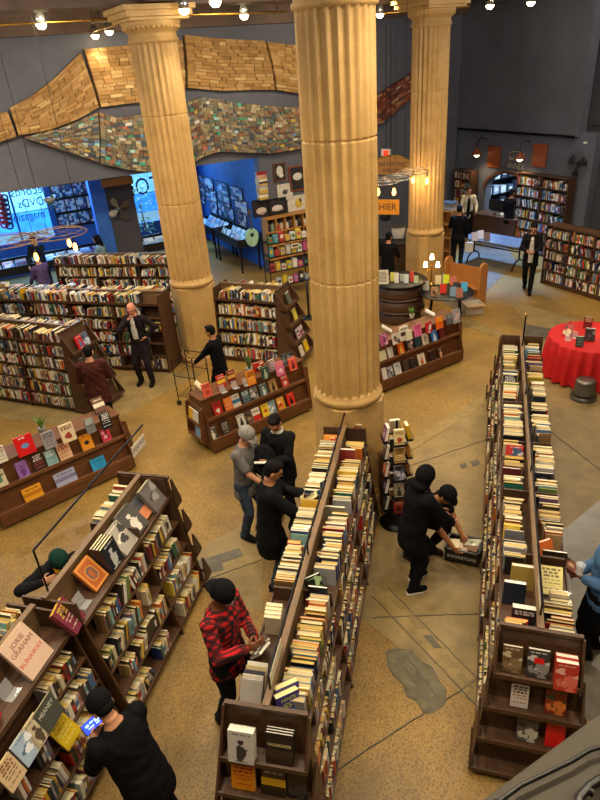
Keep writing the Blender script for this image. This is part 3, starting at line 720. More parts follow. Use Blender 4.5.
# far right bookcases
def fullE(s, n, i): return .97
def straight_case(label, p0, p1, nrm, depth, shelves, top, short, seed, group='wall bookcases', fills=.97, bay=.85, tilt=0.0, mat='dark_wood'):
    """upright case: p0, p1 front base corners (left, right as one faces it), nrm front normal"""
    a, b = Vector((p0[0], p0[1], 0)), Vector((p1[0], p1[1], 0)); ln = (b - a).length; d = (b - a).normalized()
    yaw = atan2(d.y, d.x); n = Vector((d.y, -d.x, 0))
    W = Matrix.Translation(a) @ Matrix.Rotation(yaw, 4, 'Z')      # local x along, -y front
    t = thing('bookcase', label, 'bookcase', a, yaw, group)
    m = MB(); m.box((ln / 2, depth - .01, top / 2), (ln, .02, top)); m.build('back_panel', mat, t)
    nb = max(1, round(ln / bay)); xs = [ln * i / nb for i in range(nb + 1)]
    for x in xs:
        m = MB(); m.box((min(max(x, .012), ln - .012), depth / 2, top / 2), (.024, depth, top)); m.build('upright', 'dark_wood_end', t)
    for z in list(shelves) + [top]:
        m = MB(); m.box((ln / 2, depth / 2, z - .012), (ln - .02, depth, .024)); m.build('shelf', mat, t)
    m = MB(); m.box((ln / 2, depth / 2, shelves[0] / 2 - .02), (ln - .01, depth - .03, shelves[0] - .02)); m.build('plinth', mat, t)
    Wf = W @ Matrix.Rotation(-pi / 2, 4, 'Z')                  # local y along +x... fill_row runs along y with spines at x
    rng = random.Random(seed)
    sh = list(shelves)
    for k, z in enumerate(sh):
        hi = (sh[k + 1] if k + 1 < len(sh) else top)
        for i in range(nb):
            f = fills(k, i) if callable(fills) else fills
            A, B = xs[i] + .02, xs[i + 1] - .02
            B = A + (B - A) * f
            Wr = W @ Matrix(((0, 1, 0, 0), (-1, 0, 0, 0), (0, 0, 1, 0), (0, 0, 0, 1)))   # new y = old x, new x = -old y
            cap = hi - z - .04
            rec_ = fill_row(Wr, A, B, -0.012, z, 1, rng, '%s bay, %s shelf, %s' % (ordw(i + 1), ordw(len(sh) - k), short), 'books of the ' + short, hcap=cap, hmin=.17, hmax=min(.25, cap), wmax=depth - .05)
            for b_ in rec_: b_['endw'] = 'left end'
    return t, W
def wallp(px):
    v = uv_of(on_plane(px, 240, Bp(UW - .33, 0), UX))[1]; return Bp(UW - .33, v)
E_case, WE = straight_case('tall bookcase against the grey wall to one side of the arch', wallp(511), wallp(561), None, .3, (.08, .39, .70, 1.01, 1.32, 1.63, 1.94), 2.26, 'tall bookcase by the arch', 31, fills=lambda k, i: .97)
N_case, WN = straight_case('narrow tall bookcase behind the person in the cream sweater', wallp(451), wallp(467), None, .3, (.08, .37, .66, .95, 1.24, 1.53, 1.82), 2.08, "cream sweater's narrow bookcase", 32, bay=.6)
F_case, WF = straight_case('wide bookcase on the floor beyond the red table, six packed rows', at(540, 283), at(640, 314), None, .38, (.12, .40, .68, .96, 1.24, 1.52), 1.54, 'wide bookcase beyond red table', 33, bay=.75)
G_case, WG = straight_case('tall bookcase at the edge of the picture against the darkest wall', at(594, 268), at(640, 282), None, .3, (.08, .37, .66, .95, 1.24, 1.53, 1.82), 2.1, 'bookcase on darkest wall', 34, bay=.8)

# sign rails along the ridges
def sign_rail(W, y0, y1, z0, z1, label, posts, at_end=None):
    t = thing('sign_rail', label, 'sign rail', W.translation, atan2(W[1][0], W[0][0]))
    m = MB(); m.tube([(0, y0, z1), (0, y1, z1)], .011, 8); m.build('rod', 'black_metal', t)
    for y in posts:
        m = MB(); m.tube([(0, y, z0), (0, y, z1)], .009, 8); m.build('post', 'black_metal', t)
    return t
def ylo(W, x, y, z): return on_local(W, x, y, z).y
def zsolve(W, px, py):
    lo, hi = 1.3, 2.8
    for _ in range(30):
        md = (lo + hi) / 2
        if on_local(W, px, py, md).x < 0: lo = md
        else: hi = md
    return md
zr1, zr2 = zsolve(WL, 30, 550), zsolve(WL, 145, 425); ZRAIL = min(2.4, max(1.7, (zr1 + zr2) / 2)); print('RAIL', zr1, zr2, ZRAIL)
ra, rb = ylo(WL, 30, 550, ZRAIL), ylo(WL, 145, 425, ZRAIL)
sign_rail(WL, ra, rb, 1.64, ZRAIL, 'raised rod over the bookcase by the phone person, poetry sign hanging from its tip', (ra,))
ra2, rb2 = ylo(WC, 262, 655, 1.60), ylo(WC, 345, 396, 1.62)
sign_rail(WC, .12, rb2, RIDGE, 1.60, 'thin rod along the ridge of the central bookcase', (.14, 1.6, rb2 - .02))
sign_rail(WR, .12, 5.1, RIDGE, 1.58, 'thin rod along the ridge of the longest bookcase', (.14, 2.2, 4.0))
t = thing('sign_post', 'upright pole at the far end of the longest bookcase', 'pole', WR.translation, radians(-1.25))
m = MB(); m.tube([(0, 5.6, RIDGE), (0, 5.6, 1.95)], .012, 8); m.build('pole', 'black_metal', t)
m = MB(); m.ell((0, 5.6, 1.96), (.02, .02, .02)); m.build('finial', 'brass', t)
def hang_sign(name, label, W, x, y, z, w, h, body, mat='sign_cream', ink='navy_ink', size=.09, n=(1, 0, 0), wires=.06, cat='sign'):
    """a board hanging under a rod, both faces lettered"""
    yaw = atan2(W[1][0], W[0][0]); o = W @ Vector((x, y, z))
    t = thing(name, label, cat, o, yaw)
    Mf = face_M((0, 0, 0), n)
    m = MB(); m.box((0, 0, -h / 2 - wires), (w, h, .008) if False else (.008, w, h)); m.build('board', mat, t)
    for s in (-1, 1):
        m = MB(); m.tube([(0, s * w * .38, 0), (0, s * w * .38, -wires)], .003, 6); m.build('hook', 'grey_metal', t)
    if body:
        for s in (1, -1):
            text_mesh('lettering', body, size, ink, t, Matrix.Translation((s * .0045, 0, -h / 2 - wires)) @ face_M((0, 0, 0), (s, 0, 0)), depth=.0005)
    return t
hang_sign('hanging_sign', 'cream sign reading POETRY hanging from the raised rod', WL, 0, rb - .17, ZRAIL - .012, .29, .135, 'POETRY', size=.072, wires=.09)
hang_sign('hanging_sign', 'white sign seen edge on above the open-topped end of the central bookcase', WC, -.0, .34, 1.585, .36, .22, 'FICTION' if False else '', wires=.03)
hang_sign('hanging_sign', 'white sign seen edge on over the stepped end of the longest bookcase', WR, 0, .34, 1.565, .36, .2, '', wires=.03)

def clear(W, x0, x1, y0, y1, z0=TRAY, z1=9):
    """take shelved books out of one stretch of a tray so that others can stand there"""
    Wi = W.inverted(); keep = []
    for b in BOOKS:
        c = Wi @ (b['M'] @ Vector((b['t'] / 2, b['w'] / 2, b['h'] / 2)))
        if b['desc'] is None and x0 < c.x < x1 and y0 < c.y < y1 and z0 < c.z < z1: continue
        keep.append(b)
    BOOKS[:] = keep
# ------------------------------------------------------------ low walnut display units, books shown front cover out
def plant(loc, label, n=9, h=.2, leaf='leaf_green', pot='cream_pot', r=.055, ph=.11, spread=.4, wide=.022, seed=1):
    t = thing('potted_plant', label, 'plant', loc)
    m = MB(); m.lathe([(r * .75, 0), (r, ph * .9), (r, ph), (r * .85, ph), (r * .8, ph * .85), (0, ph * .85)], 20); m.build('pot', pot, t)
    g = random.Random(seed); mm = MB()
    for i in range(n):
        a = 2 * pi * i / n + g.uniform(-.3, .3); ln = h * g.uniform(.65, 1.05); sp = spread * g.uniform(.3, 1)
        vs = []; K = 6
        d = Vector((cos(a), sin(a), 0)); s = Vector((-sin(a), cos(a), 0))
        for k in range(K + 1):
            q = k / K; w = wide * (sin(pi * min(1, .15 + q * .85)) ** .8) * (1 if q < 1 else 0) + .001
            c = d * (ln * sp * q ** 1.5 + .012) + Vector((0, 0, ph * .85 + ln * (q - .25 * sp * q * q)))
            vs += [c - s * w, c + d * .004, c + s * w]
        mm.add(vs, [f for k in range(K) for f in ((k * 3, k * 3 + 1, k * 3 + 4, k * 3 + 3), (k * 3 + 1, k * 3 + 2, k * 3 + 5, k * 3 + 4))], None, True)
    mm.build('foliage', leaf, t); return t
def stand(W, x, y, z, label, w=.1, yaw=0):
    """clear plastic easel"""
    p = W @ Vector((x, y, z)); t = thing('book_stand', label, 'book stand', p, atan2(W[1][0], W[0][0]) + yaw)
    m = MB(); m.box((0, .03, .06), (w, .004, .13), Matrix.Rotation(radians(-20), 4, 'X')); m.build('back_plate', 'clear_acrylic', t)
    m = MB(); m.box((0, -.015, .003), (w, .07, .004)); m.box((0, -.048, .012), (w, .004, .02)); m.build('base_lip', 'clear_acrylic', t); return t
DT = (.24, .59); DTOP = .95
def display_unit(label, p0, yaw, ln, rack=True):
    W = Matrix.Translation((p0[0], p0[1], 0)) @ Matrix.Rotation(yaw, 4, 'Z')     # x along, -y front, origin front left of the foot
    t = thing('display_unit', label, 'book display', (p0[0], p0[1], 0), yaw, 'walnut display units')
    yf = lambda z: .02 + .20 * max(0, z - .2) / .75          # front line, stepping back as it rises
    D = .80; dep = .13
    m = MB(); m.box((ln / 2, D / 2, .03), (ln - .1, D - .12, .06)); m.build('plinth', 'dark_wood', t)
    m = MB(); m.box((ln / 2, .025, .13), (ln - .01, .024, .18)); m.box((ln / 2, D - .025, .13), (ln - .01, .024, .18)); m.build('base_board', 'walnut', t)
    for s in (0, 1):
        prof = [(0, .05), (0, .24)]
        prof = [(0.0, .05), (0.0, .25), (yf(.55) - .02, .55), (yf(.55) - .02, .62), (yf(DTOP), DTOP - .02), (D - yf(DTOP), DTOP - .02), (D, .25), (D, .05)]
        m = MB(); m.prism(prof, (0, ln - .022)[s], (.022, ln)[s], 'x'); m.build('side_panel', 'walnut', t, .004)
    for fs in (0, 1):
        Y = (lambda y: y) if fs == 0 else (lambda y: D - y)
        for z in DT:
            m = MB(); y0 = yf(z); m.box((ln / 2, Y(y0 + dep / 2), z - .011), (ln - .03, dep, .022)); m.build('shelf', 'walnut', t)
            m = MB(); m.box((ln / 2, Y(y0 - .004), z + .0), (ln - .02, .02, .055)); m.build('lip', 'walnut_edge', t, .004)
        m = MB()
        pr = [(yf(DT[0]) + .10, DT[0]), (yf(DT[1]) + .07, DT[1] - .02), (yf(DT[1]) + .09, DT[1]), (yf(DTOP) + .02, DTOP - .03), (D / 2, DTOP - .03), (D / 2, DT[0])]
        pr = [(Y(a), b) for a, b in pr]
        m.prism(pr if fs == 0 else pr[::-1], .022, ln - .022, 'x'); m.build('back_panel', 'walnut', t)
    m = MB(); m.box((ln / 2, D / 2, DTOP - .014), (ln + .02, D - 2 * yf(DTOP) + .05, .028)); m.build('top', 'walnut', t, .004)
    if rack:
        for s in (0, 1):
            x = -.05 if s == 0 else ln + .05; d = -1 if s == 0 else 1
            m = MB(); m.box((x - d * .035, D / 2, .5), (.02, .46, .62)); m.build('rack_panel', 'walnut', t)
            for z in (.20, .50):
                m = MB(); m.box((x + d * .01, D / 2, z), (.09, .46, .02)); m.box((x + d * .05, D / 2, z + .025), (.012, .46, .06)); m.build('rack_shelf', 'walnut_edge', t)
            for y in (D / 2 - .235, D / 2 + .235):
                m = MB(); m.prism([(x - d * .045, .17), (x + d * .055, .17), (x + d * .055, .28), (x + d * .02, .8), (x - d * .045, .82)], y - .01, y + .01, 'y'); m.build('rack_side', 'walnut', t)
    return t, W, yf
def tier_books(W, yf, tier, items, short, group, lean=20, sc=1.04):
    """items: (px, py, title phrase, style, colours, [w, h, t])"""
    z = (DT[0], DT[1])[tier]
    for it in items:
        px, py, ph, sty, cols = it[:5]; w, h, t = [a_ * b_ for a_, b_ in zip(it[5] if len(it) > 5 else (.145, .215, .022), (sc, sc, 1))]
        q = on_local(W, px, py, z + .03); g = random.Random(int(px * 7 + py))
        face_book(W, (q.x, yf(z) + .035, z + .002), (0, -1, 0), t, w, h, cols[0], '%s on %s ledge of %s' % (ph, ('lower', 'upper')[tier], short), group, lean, design(sty, cols, g))
def top_books(W, yf, items, short, group, sc=1.05):
    for it in items:
        px, py, ph, sty, cols = it[:5]; w, h, t = (it[5] if len(it) > 5 else (.145, .215, .025)); w *= sc; h *= sc; lean = it[6] if len(it) > 6 else 14; yj = it[7] if len(it) > 7 else 0
        q = on_local(W, px, py, DTOP + .002); g = random.Random(int(px * 5 + py * 3))
        face_book(W, (q.x, q.y, DTOP + .002), (0, -1, 0), t, w, h, cols[0], '%s standing on top of %s' % (ph, short), group, lean, design(sty, cols, g), yawj=yj)
# display by the capped man
dC, WdC, yfC = display_unit('walnut display unit of face-out books behind the grey-capped person', at(215, 455), atan2((at(313, 410) - at(215, 455)).y, (at(313, 410) - at(215, 455)).x), 2.08)
gC = 'books on the middle display unit'; sC = 'the middle display'
tier_books(WdC, yfC, 1, [(222.5, 415.8, 'red and black paperback', 'title', ['b81d1d', '1a1416', 'e8dccb']), (234.8, 412.3, 'plain orange paperback', 'words', ['e86a20', 'f2b060', 'f4d8b0']), (243.5, 409.5, 'cream and blue banded book', 'band', ['dcd4c0', '3a6fa0', '2a2a30']),
    (255, 406.5, 'dark teal paperback', 'words', ['36505a', 'cfe0e0', '9fb8b8']), (264, 403.5, 'grey photo-cover book', 'photo', ['8a8688', 'd8d2c8', '3a3638']), (274, 399.5, 'grey-green paperback with a pale figure', 'figure', ['5c716c', 'c8d8d0', 'e8e8e0']), (284.3, 396, 'tan book with a dark face', 'figure', ['b8935c', '3a3028', '1c1a1a']), (296.7, 391.3, 'red book with pale lettering', 'title', ['c03a2a', 'f0d8c8', 'e8c0b0'])], sC, gC)
tier_books(WdC, yfC, 0, [(218.5, 441.5, 'black and white comic-cover book', 'figure', ['4c4a44', 'd8d4c8', 'e8e4d8']), (230, 435, 'dark paperback with small white lines', 'words', ['2a2828', 'a8a098', 'd0c8bc']), (247.7, 429, 'white book with a bold black face', 'figure', ['d8d4cc', '1a1a1c', '1a1a1c']), (256.5, 426.8, 'brown sepia book', 'photo', ['6a5446', 'a88a6c', '2c2420']),
    (265.6, 424, 'half white half red book', 'split', ['e8e2d4', 'c8281e', '4a3a38']), (274.5, 419.8, 'yellow book with a red dot', 'dot', ['e8c32a', 'c03020', '2a2620']), (283, 418, 'blue-grey photo book', 'photo', ['8aa0a8', 'd8dcd8', '5a6a78']), (293.6, 415, 'orange and yellow patterned book', 'photo', ['e0a030', 'c03028', 'f0d890']), (303.7, 410.5, 'bright red book with a black silhouette', 'figure', ['dc2a1c', '1a1416', 'e8b050'])], sC, gC)
top_books(WdC, yfC, [(208, 396.5, 'coral book with brown lettering', 'title', ['e0604a', '8a2c22', 'a8402e']), (204, 391, 'cream hardback tilted back on its stand', 'words', ['e8dcb8', 'a89058', '8a7040'], (.13, .2, .03), 40, 50), (222, 387, 'red and yellow banded book', 'band', ['c8281e', 'f0d030', 'f4e8c8'], (.14, .2, .03)), (232, 382, 'maroon book with a gold band', 'band', ['7a1c1c', 'd8a848', 'e8c890'], (.14, .2, .03)),
    (252, 384.5, 'orange zigzag-lettered book', 'words', ['e8891c', '3a2818', 'f4d080'], (.15, .23, .025)), (259, 371, 'red and white chequered cover book', 'photo', ['c03018', 'f0d8b0', '2a2020'], (.2, .16, .03), 10), (266, 378.5, 'dark green book with pale drawing', 'figure', ['2e4436', 'a8b8a0', 'c8d0c0']), (272.5, 370.5, 'thick grey-mauve paperback', 'words', ['8a7a7c', 'd8c8c0', 'e0d4cc'], (.13, .19, .05)), (281, 375, 'pink book with orange lettering', 'title', ['e070a0', 'f4a040', 'f8d0d8'], (.15, .23, .025)),
    (288, 364, 'large dark landscape-format book', 'photo', ['2c3034', '5c6468', '8a9090'], (.24, .19, .02), 12), (293.5, 370, 'coral-red book with dark figure', 'figure', ['e05840', '6a2420', 'f0c8b0'], (.145, .215, .025))], sC, gC)
plant(WdC @ on_local(WdC, 250, 374, DTOP).xyz, 'snake plant with stiff leaves in a pot on the middle walnut display', 9, .24, 'leaf_green', 'grey_pot', .06, .12, .35, .02, 3)
for k, (px, py, who) in enumerate(((224, 392, 'red and yellow'), (236, 388, 'maroon'), (247, 385, 'orange zigzag'))):
    q = on_local(WdC, px, py, DTOP); stand(WdC, q.x, q.y, DTOP, 'clear plastic book stand in front of the %s book' % who)
for k, (y, z, c, nm) in enumerate(((.28, .52, 'd8d4cc', 'pale grey'), (.44, .52, 'e0b030', 'mustard'), (.30, .22, '6aa0d0', 'pale blue'))):
    face_book(WdC, (-.072, y + .04, z + .01), (-1, 0, 0), .02, .14, .2, c, '%s book in the rack on the end of the middle walnut display' % nm, gC, 8, design('words', [c, '3a3a40', 'f0ece0'], random.Random(k)))
# display at the left edge
pl = at(5, 531); dL, WdL, yfL = display_unit('walnut display unit of face-out books at the picture edge, with a red book on top', pl, atan2((at(138, 468) - pl).y, (at(138, 468) - pl).x), 2.1)
gL = 'books on the edge display unit'; sL = 'the edge display'
top_books(WdL, yfL, [(3, 462, 'white book', 'words', ['e4ddcc', '8a3a30', '5a5450'], (.12, .2, .03)), (28, 454, 'large bright red book with a round blue emblem', 'dot', ['d8161a', '6a94c8', 'f0d8d0'], (.21, .24, .03)), (51.5, 447.5, 'grey-lilac paperback', 'words', ['9a9298', '5a5660', '4a4650'], (.15, .21, .03)), (70, 441, 'cream book with a small drawing', 'title', ['e0cba4', '6a4a34', 'a04030'], (.17, .23, .035)),
    (92, 432.5, 'slate grey paperback', 'words', ['7c807e', 'c0c4c0', '3c4040'], (.115, .19, .025)), (108, 428.5, 'black book with white words', 'words', ['1c1c22', 'e8e4e0', 'd8d4d0'], (.13, .215, .03)), (101, 412, 'brown book lying open-edged at the back', 'band', ['6a4432', 'e8dcc0', 'e8dcc0'], (.15, .2, .045), 30)], sL, gL, sc=1.2)
tier_books(WdL, yfL, 1, [(7, 492, 'cream and green landscape-picture book', 'photo', ['d8d0b0', '4c8a70', '7a7c58'], (.15, .21, .022)), (31.5, 483, 'purple paperback', 'figure', ['9464b0', '6a3c8c', 'd0b8dc'], (.135, .21, .022)), (47.5, 476, 'dark book with red and white lettering', 'words', ['3a2a28', 'e8dcd4', 'b83a34'], (.13, .22, .022)), (62, 472, 'pale teal paperback', 'words', ['8cb4b4', 'd8ece8', '4a6c70'], (.135, .2, .022)), (77, 467.5, 'peach paperback with red words', 'words', ['dcb48c', 'a83c2c', 'c05838'], (.16, .22, .022)),
    (101, 459, 'orange book with a black emblem', 'dot', ['e8931e', '1c1814', '6a3c10'], (.155, .21, .022)), (122, 452, 'pink and red photo book', 'photo', ['d83c5c', 'f4a8b0', '8a1c2c'], (.12, .17, .022))], sL, gL, sc=1.2)
tier_books(WdL, yfL, 0, [(42, 506, 'wide orange book with a row of figures', 'band', ['e8a01c', 'c07a14', '5a3c14'], (.23, .17, .02)), (78, 493.5, 'wide lilac-grey book with a row of figures', 'band', ['a8a8c8', '7a7aa0', '54547c'], (.27, .18, .02)), (114, 480.5, 'bright blue landscape-format book', 'words', ['2aa0d8', '186a9c', '105078'], (.19, .16, .02))], sL, gL, sc=1.2)
plant(WdL @ on_local(WdL, 43, 433, DTOP), 'aloe with pale curling leaves on the edge walnut display', 12, .22, 'leaf_bright', 'grey_pot', .06, .1, .55, .014, 5)
# display beside the big column
pr = at(383, 394); dR, WdR, yfR = display_unit('walnut display unit of face-out books between the big column and the round table', pr, atan2((at(464, 361) - pr).y, (at(464, 361) - pr).x), 2.12)
gR = 'books on the far display unit'; sR = 'the far display'
K = 600 / 110
def z2(L_): return [(370 + a[0] / K, 290 + a[1] / K) + tuple(a[2:]) for a in L_]
tier_books(WdR, yfR, 1, z2([(95, 433, 'red narrow paperback', 'photo', ['c8302a', 'e8d0c0', '7a1c1c'], (.11, .21, .02)), (152, 418, 'cream book', 'words', ['d8d0a8', '6a8a6a', 'a8a070'], (.17, .18, .02)), (195, 400, 'black and white paperback', 'photo', ['d0ccc8', '2c2a2c', '5a5654'], (.12, .2, .02)), (262, 382, 'orange book with a yellow figure', 'figure', ['e0601c', 'f0b83c', 'f0d8a8']), (314, 364, 'dark picture-cover book', 'photo', ['4a403c', 'a88a78', 'd0c0b0']), (354, 346, 'dark teal book', 'figure', ['2c4c58', '6a8a8c', '8ab0b0'], (.13, .2, .02)),
    (405, 334, 'pale book with a framed photo', 'frame', ['d8c8b4', 'e8dccc', '3c3834']), (456, 315, 'bright blue book with a white shape', 'figure', ['2c7cd0', 'e4ecf4', 'e4ecf4']), (496, 298, 'dark red patterned book', 'photo', ['6a2428', 'b8988c', '2c1c1c'], (.125, .2, .02))]), sR, gR)
tier_books(WdR, yfR, 0, z2([(115, 543, 'red book with white lettering', 'title', ['c4281e', 'f0dcd0', '7a1814'], (.13, .2, .02)), (166, 529, 'white book with a red spot', 'dot', ['d8d4cc', 'd01c18', '2a2a2c']), (208, 517, 'lilac-grey photo book', 'photo', ['a098a4', '54505c', 'd0ccd4'], (.125, .2, .02)), (256, 504, 'white book with blue script', 'words', ['dcdcd4', '4a6aa0', '3a4a6c']), (300, 484, 'dark dusk-picture book', 'photo', ['44382f', '8a7058', 'c0a080'], (.125, .2, .02)), (341, 469, 'black book with grey lines', 'words', ['2c2828', '908880', 'b8b0a8'], (.125, .2, .02)),
    (398, 454, 'white book with an orange ribbon pattern', 'figure', ['e4dcc8', 'c8602c', '3c5a8a'], (.165, .215, .02)), (450, 429, 'black book with yellow words', 'words', ['2a2620', 'd0a840', 'e0c870'], (.125, .2, .02)), (505, 413, 'dark book with a pale arm', 'figure', ['3a2a26', 'd8a888', 'd8a888'], (.15, .2, .02))]), sR, gR)
top_books(WdR, yfR, z2([(78, 300, 'mauve paperback', 'photo', ['b85a8c', '6a3c5c', 'e0b8cc'], (.145, .2, .022)), (50, 290, 'small grey book', 'words', ['9a9690', 'e0dcd4', '5a5650'], (.1, .16, .025)), (143, 293, 'white book with tiny photos', 'photo', ['d8d0c4', '8a5a4c', '4a4644'], (.15, .18, .022)), (185, 272, 'large white hardback with black edge', 'band', ['dcd6c8', '3c2824', '3c2824'], (.18, .25, .04), 10), (214, 270, 'cream and maroon book', 'split', ['e4dcc0', '7c2430', 'b08a4c'], (.13, .17, .022)), (262, 250, 'bright pink book', 'words', ['e86aa0', 'a83468', 'b84478'], (.16, .21, .022)),
    (322, 233, 'red and white leaf-patterned book', 'photo', ['c42c34', 'f0e0dc', '5c1c20'], (.14, .2, .022)), (380, 210, 'orange and yellow striped book', 'words', ['f06a1c', 'f8d82c', 'd82c1c'], (.16, .215, .022)), (434, 188, 'slate grey paperback', 'words', ['5c6468', 'b0b8bc', '8a9498'], (.125, .2, .022)), (474, 178, 'tall pale grey photo book', 'photo', ['a8a8ac', 'd8b8b0', '787880'], (.18, .25, .022)), (350, 140, 'white-edged book tilted far back', 'words', ['e4e0d4', 'a8a498', 'c0bcb0'], (.13, .2, .03), 62, 40), (115, 230, 'white-edged book tilted on its corner', 'words', ['e0dccf', '8a867c', 'a8a498'], (.13, .2, .03), 55, 55)]), sR, gR)
plant(WdR @ on_local(WdR, 412, 318, DTOP), 'small bushy plant among the books on the far walnut display', 14, .17, 'leaf_bright', 'cream_pot', .05, .08, .7, .014, 8)

# ------------------------------------------------------------ face-out books on the A-frame bookcases and their stepped ends
def end_book(W, x, tierz, yb, t, w, h, cov, label, sty, cols, group='books on the stepped ends', d=-1, off=.055, texts=None, seed=1):
    return face_book(W, (x, yb(tierz) + d * off, tierz + .002), (0, d, 0), t, w, h, cov, label, group, 17, design(sty, cols, random.Random(seed)), texts=texts)
eC = 'the stepped end of the central bookcase'; eR = 'the stepped end of the longest bookcase'; eA = 'the stepped end beside the maroon sweater'; eD = 'the stepped end between the columns'
end_book(WC, -.16, 1.05, ybC, .07, .2, .27, 'cfc9c4', 'thick white book with a sketched standing figure, ' + eC, 'figure', ['cfc9c4', '3a3638', '6a6466'], off=.09)
for k in range(3):
    end_book(WC, .12, 1.05, ybC, .018, .21, .26, '1f1b1c', ('front copy of three black books with gold titles, ', 'middle copy of three black books with gold titles, ', 'rear copy of three black books with gold titles, ')[k] + eC, 'plain' if k else 'split', ['1f1b1c', '3a2c22', '2c241e'], off=.09 - .021 * k, texts=[('VAGABONDS', .034, 'f0d8a0', .62)] if k == 0 else None)
end_book(WC, -.18, .72, ybC, .03, .19, .25, 'e8921c', 'orange book with red lettering, ' + eC, 'words', ['e8921c', 'c8341c', 'c8341c'])
end_book(WC, .06, .72, ybC, .03, .19, .25, '3a2c1c', 'brown and yellow book with a white title strip, ' + eC, 'band', ['3a2c1c', 'd8a820', 'd8d4cc'])
end_book(WC, .24, .72, ybC, .02, .15, .22, '2a2422', 'dark plain book, ' + eC, 'photo', ['2a2422', '4a423c', '3a322e'])
end_book(WC, -.1, .40, ybC, .03, .19, .25, '8a7a64', 'tan book low on ' + eC, 'words', ['8a7a64', '3c342c', '3c342c'])
end_book(WR, -.20, 1.05, ybR, .03, .155, .24, '6a5238', 'sepia book with white page edge, ' + eR, 'photo', ['6a5238', '8a7050', 'c8b898'], off=.06)
end_book(WR, .0, 1.05, ybR, .035, .17, .25, '3c3a3c', 'dark photo book with a red sticker, ' + eR, 'photo', ['3c3a3c', '8a8684', 'c8c4c0'], off=.06, texts=[('sticker', .06, 'd81c1c', .62)])
for k in range(2):
    end_book(WR, .205, 1.05, ybR, .055, .17, .25, 'b8362c', ('front copy of two thick red novels, ', 'rear copy of two thick red novels, ')[k] + eR, 'photo' if k == 0 else 'plain', ['b8362c', 'd86a58', 'e0a898'], off=.125 - .058 * k)
end_book(WR, -.11, .72, ybR, .02, .14, .22, 'd8ccc0', 'white book with red and mustard bands, ' + eR, 'words', ['d8ccc0', '4a403c', 'a02c24'])
end_book(WR, .17, .72, ybR, .02, .16, .23, '8a3420', 'orange and brown painted-cover book, ' + eR, 'photo', ['8a3420', 'd87838', '3c4424'])
end_book(WR, -.02, .40, ybR, .02, .17, .23, '5a5850', 'black and white portrait book, ' + eR, 'photo', ['5a5850', 'c8c0b0', '2c2a28'])
end_book(WR, .2, .40, ybR, .02, .15, .22, 'd81a1a', 'plain bright red book, ' + eR, 'plain', ['d81a1a'])
end_book(WA, -.02, 1.2, ybA, .03, .17, .24, 'c01c24', 'red book with a blue picture, ' + eA, 'figure', ['c01c24', '4a6a94', 'e8d8d0'])
end_book(WA, .14, 1.2, ybA, .03, .17, .24, '5a6a84', 'blue-grey picture book, ' + eA, 'photo', ['5a6a84', 'b8c4d0', '2c3444'])
for k, (x, z) in enumerate(((-.13, .84), (.13, .84))):
    end_book(WA, x, z, ybA, .02, .18, .22, '3a342e', ('dark booklet with white lines nearer the suited person, ' if k else 'dark booklet with white lines nearer the packed shelves, ') + eA, 'words', ['3a342e', 'e0dcd0', 'c8c4b8'], seed=k)
end_book(WD, .05, 1.24, ybD, .025, .17, .24, '5a5a4c', 'black and white photo book, ' + eD, 'figure', ['5a5a4c', 'e8e4d8', 'e8e4d8'])
end_book(WD, .1, .88, ybD, .025, .15, .23, 'd0c04c', 'yellow and black striped book, ' + eD, 'band', ['2a2a24', 'd8b83c', 'd8d0b8'])
end_book(WD, .08, .52, ybD, .02, .34, .2, 'c8a8b0', 'wide pink-white panel of faces, ' + eD, 'photo', ['d8c8cc', '8a4a58', '3c3840'])
end_book(WD, .16, .16, ybD, .03, .17, .24, 'e0b820', 'bright yellow book, ' + eD, 'words', ['e0b820', '8a5c14', 'f0e0a0'])
end_book(WD, -.1, .16, ybD, .03, .15, .22, 'd8c8b4', 'white and red book, ' + eD, 'photo', ['d8c8b4', 'b83c34', '4a4644'])

# ledge of the bookcase in front of the phone man: books set out facing up the aisle
gLF = 'face-out books along the poetry ledge'; sLF = 'the poetry bookcase ledge'
def ledge_book(px, py, t, w, h, cov, label, sty, cols, lean=28, yj=0, texts=None, z=TRAYM, dx=0, seed=2, pg='efe0b0'):
    W = WL if py < 634 else WM; q = on_local(W, px, py, z + .004); w *= 1.15; h *= 1.15
    if z < TRAYM:       # stands on the shelf under the tray, where no others are shelved
        lean = 24; clear(W, .15, .6, q.y - w * .55, q.y + w * .55, z - .06, z + .3); dx = .20
    return face_book(W, (min(.28, max(.08, q.x)) + dx, q.y, z + .004), (1, 0, 0), t, w, h, cov, label, gLF, lean, design(sty, cols, random.Random(seed)), yawj=yj, texts=texts, pg=pg)
ledge_book(160, 507, .05, .22, .27, '6a6460', 'big grey-brown photo book at the far end of ' + sLF, 'photo', ['6a6460', '9a9490', '4a4440'], 34)
ledge_book(149, 516, .04, .18, .22, '4a4a50', 'dark book with an orange hand, on ' + sLF, 'split', ['4a4a50', 'c87a50', '3a3a40'], 50)
ledge_book(141, 532, .05, .24, .28, '4c4a48', 'dark grey book with pale silhouettes on ' + sLF, 'figure', ['4c4a48', 'd8d0c4', '2a2828'], 42)
ledge_book(132, 549, .04, .22, .27, 'a8a094', 'black and white photo book on ' + sLF, 'photo', ['a8a094', '3a3836', 'e0d8c8'], 42)
for k in range(4):
    ledge_book(116, 566, .03, .2, .26, '23262e', ('front', 'second', 'third', 'rear')[k] + ' copy of four black and white portrait books on ' + sLF, 'figure' if k == 0 else 'plain', ['23262e', 'c8c8c8', 'd8d8d4'], 12, 0, dx=-.033 * k, seed=4)
ledge_book(101, 584, .035, .2, .25, 'c06a28', 'orange book with a framed portrait on ' + sLF, 'frame', ['b05a24', 'd88a3c', '6a5a50'], 40)
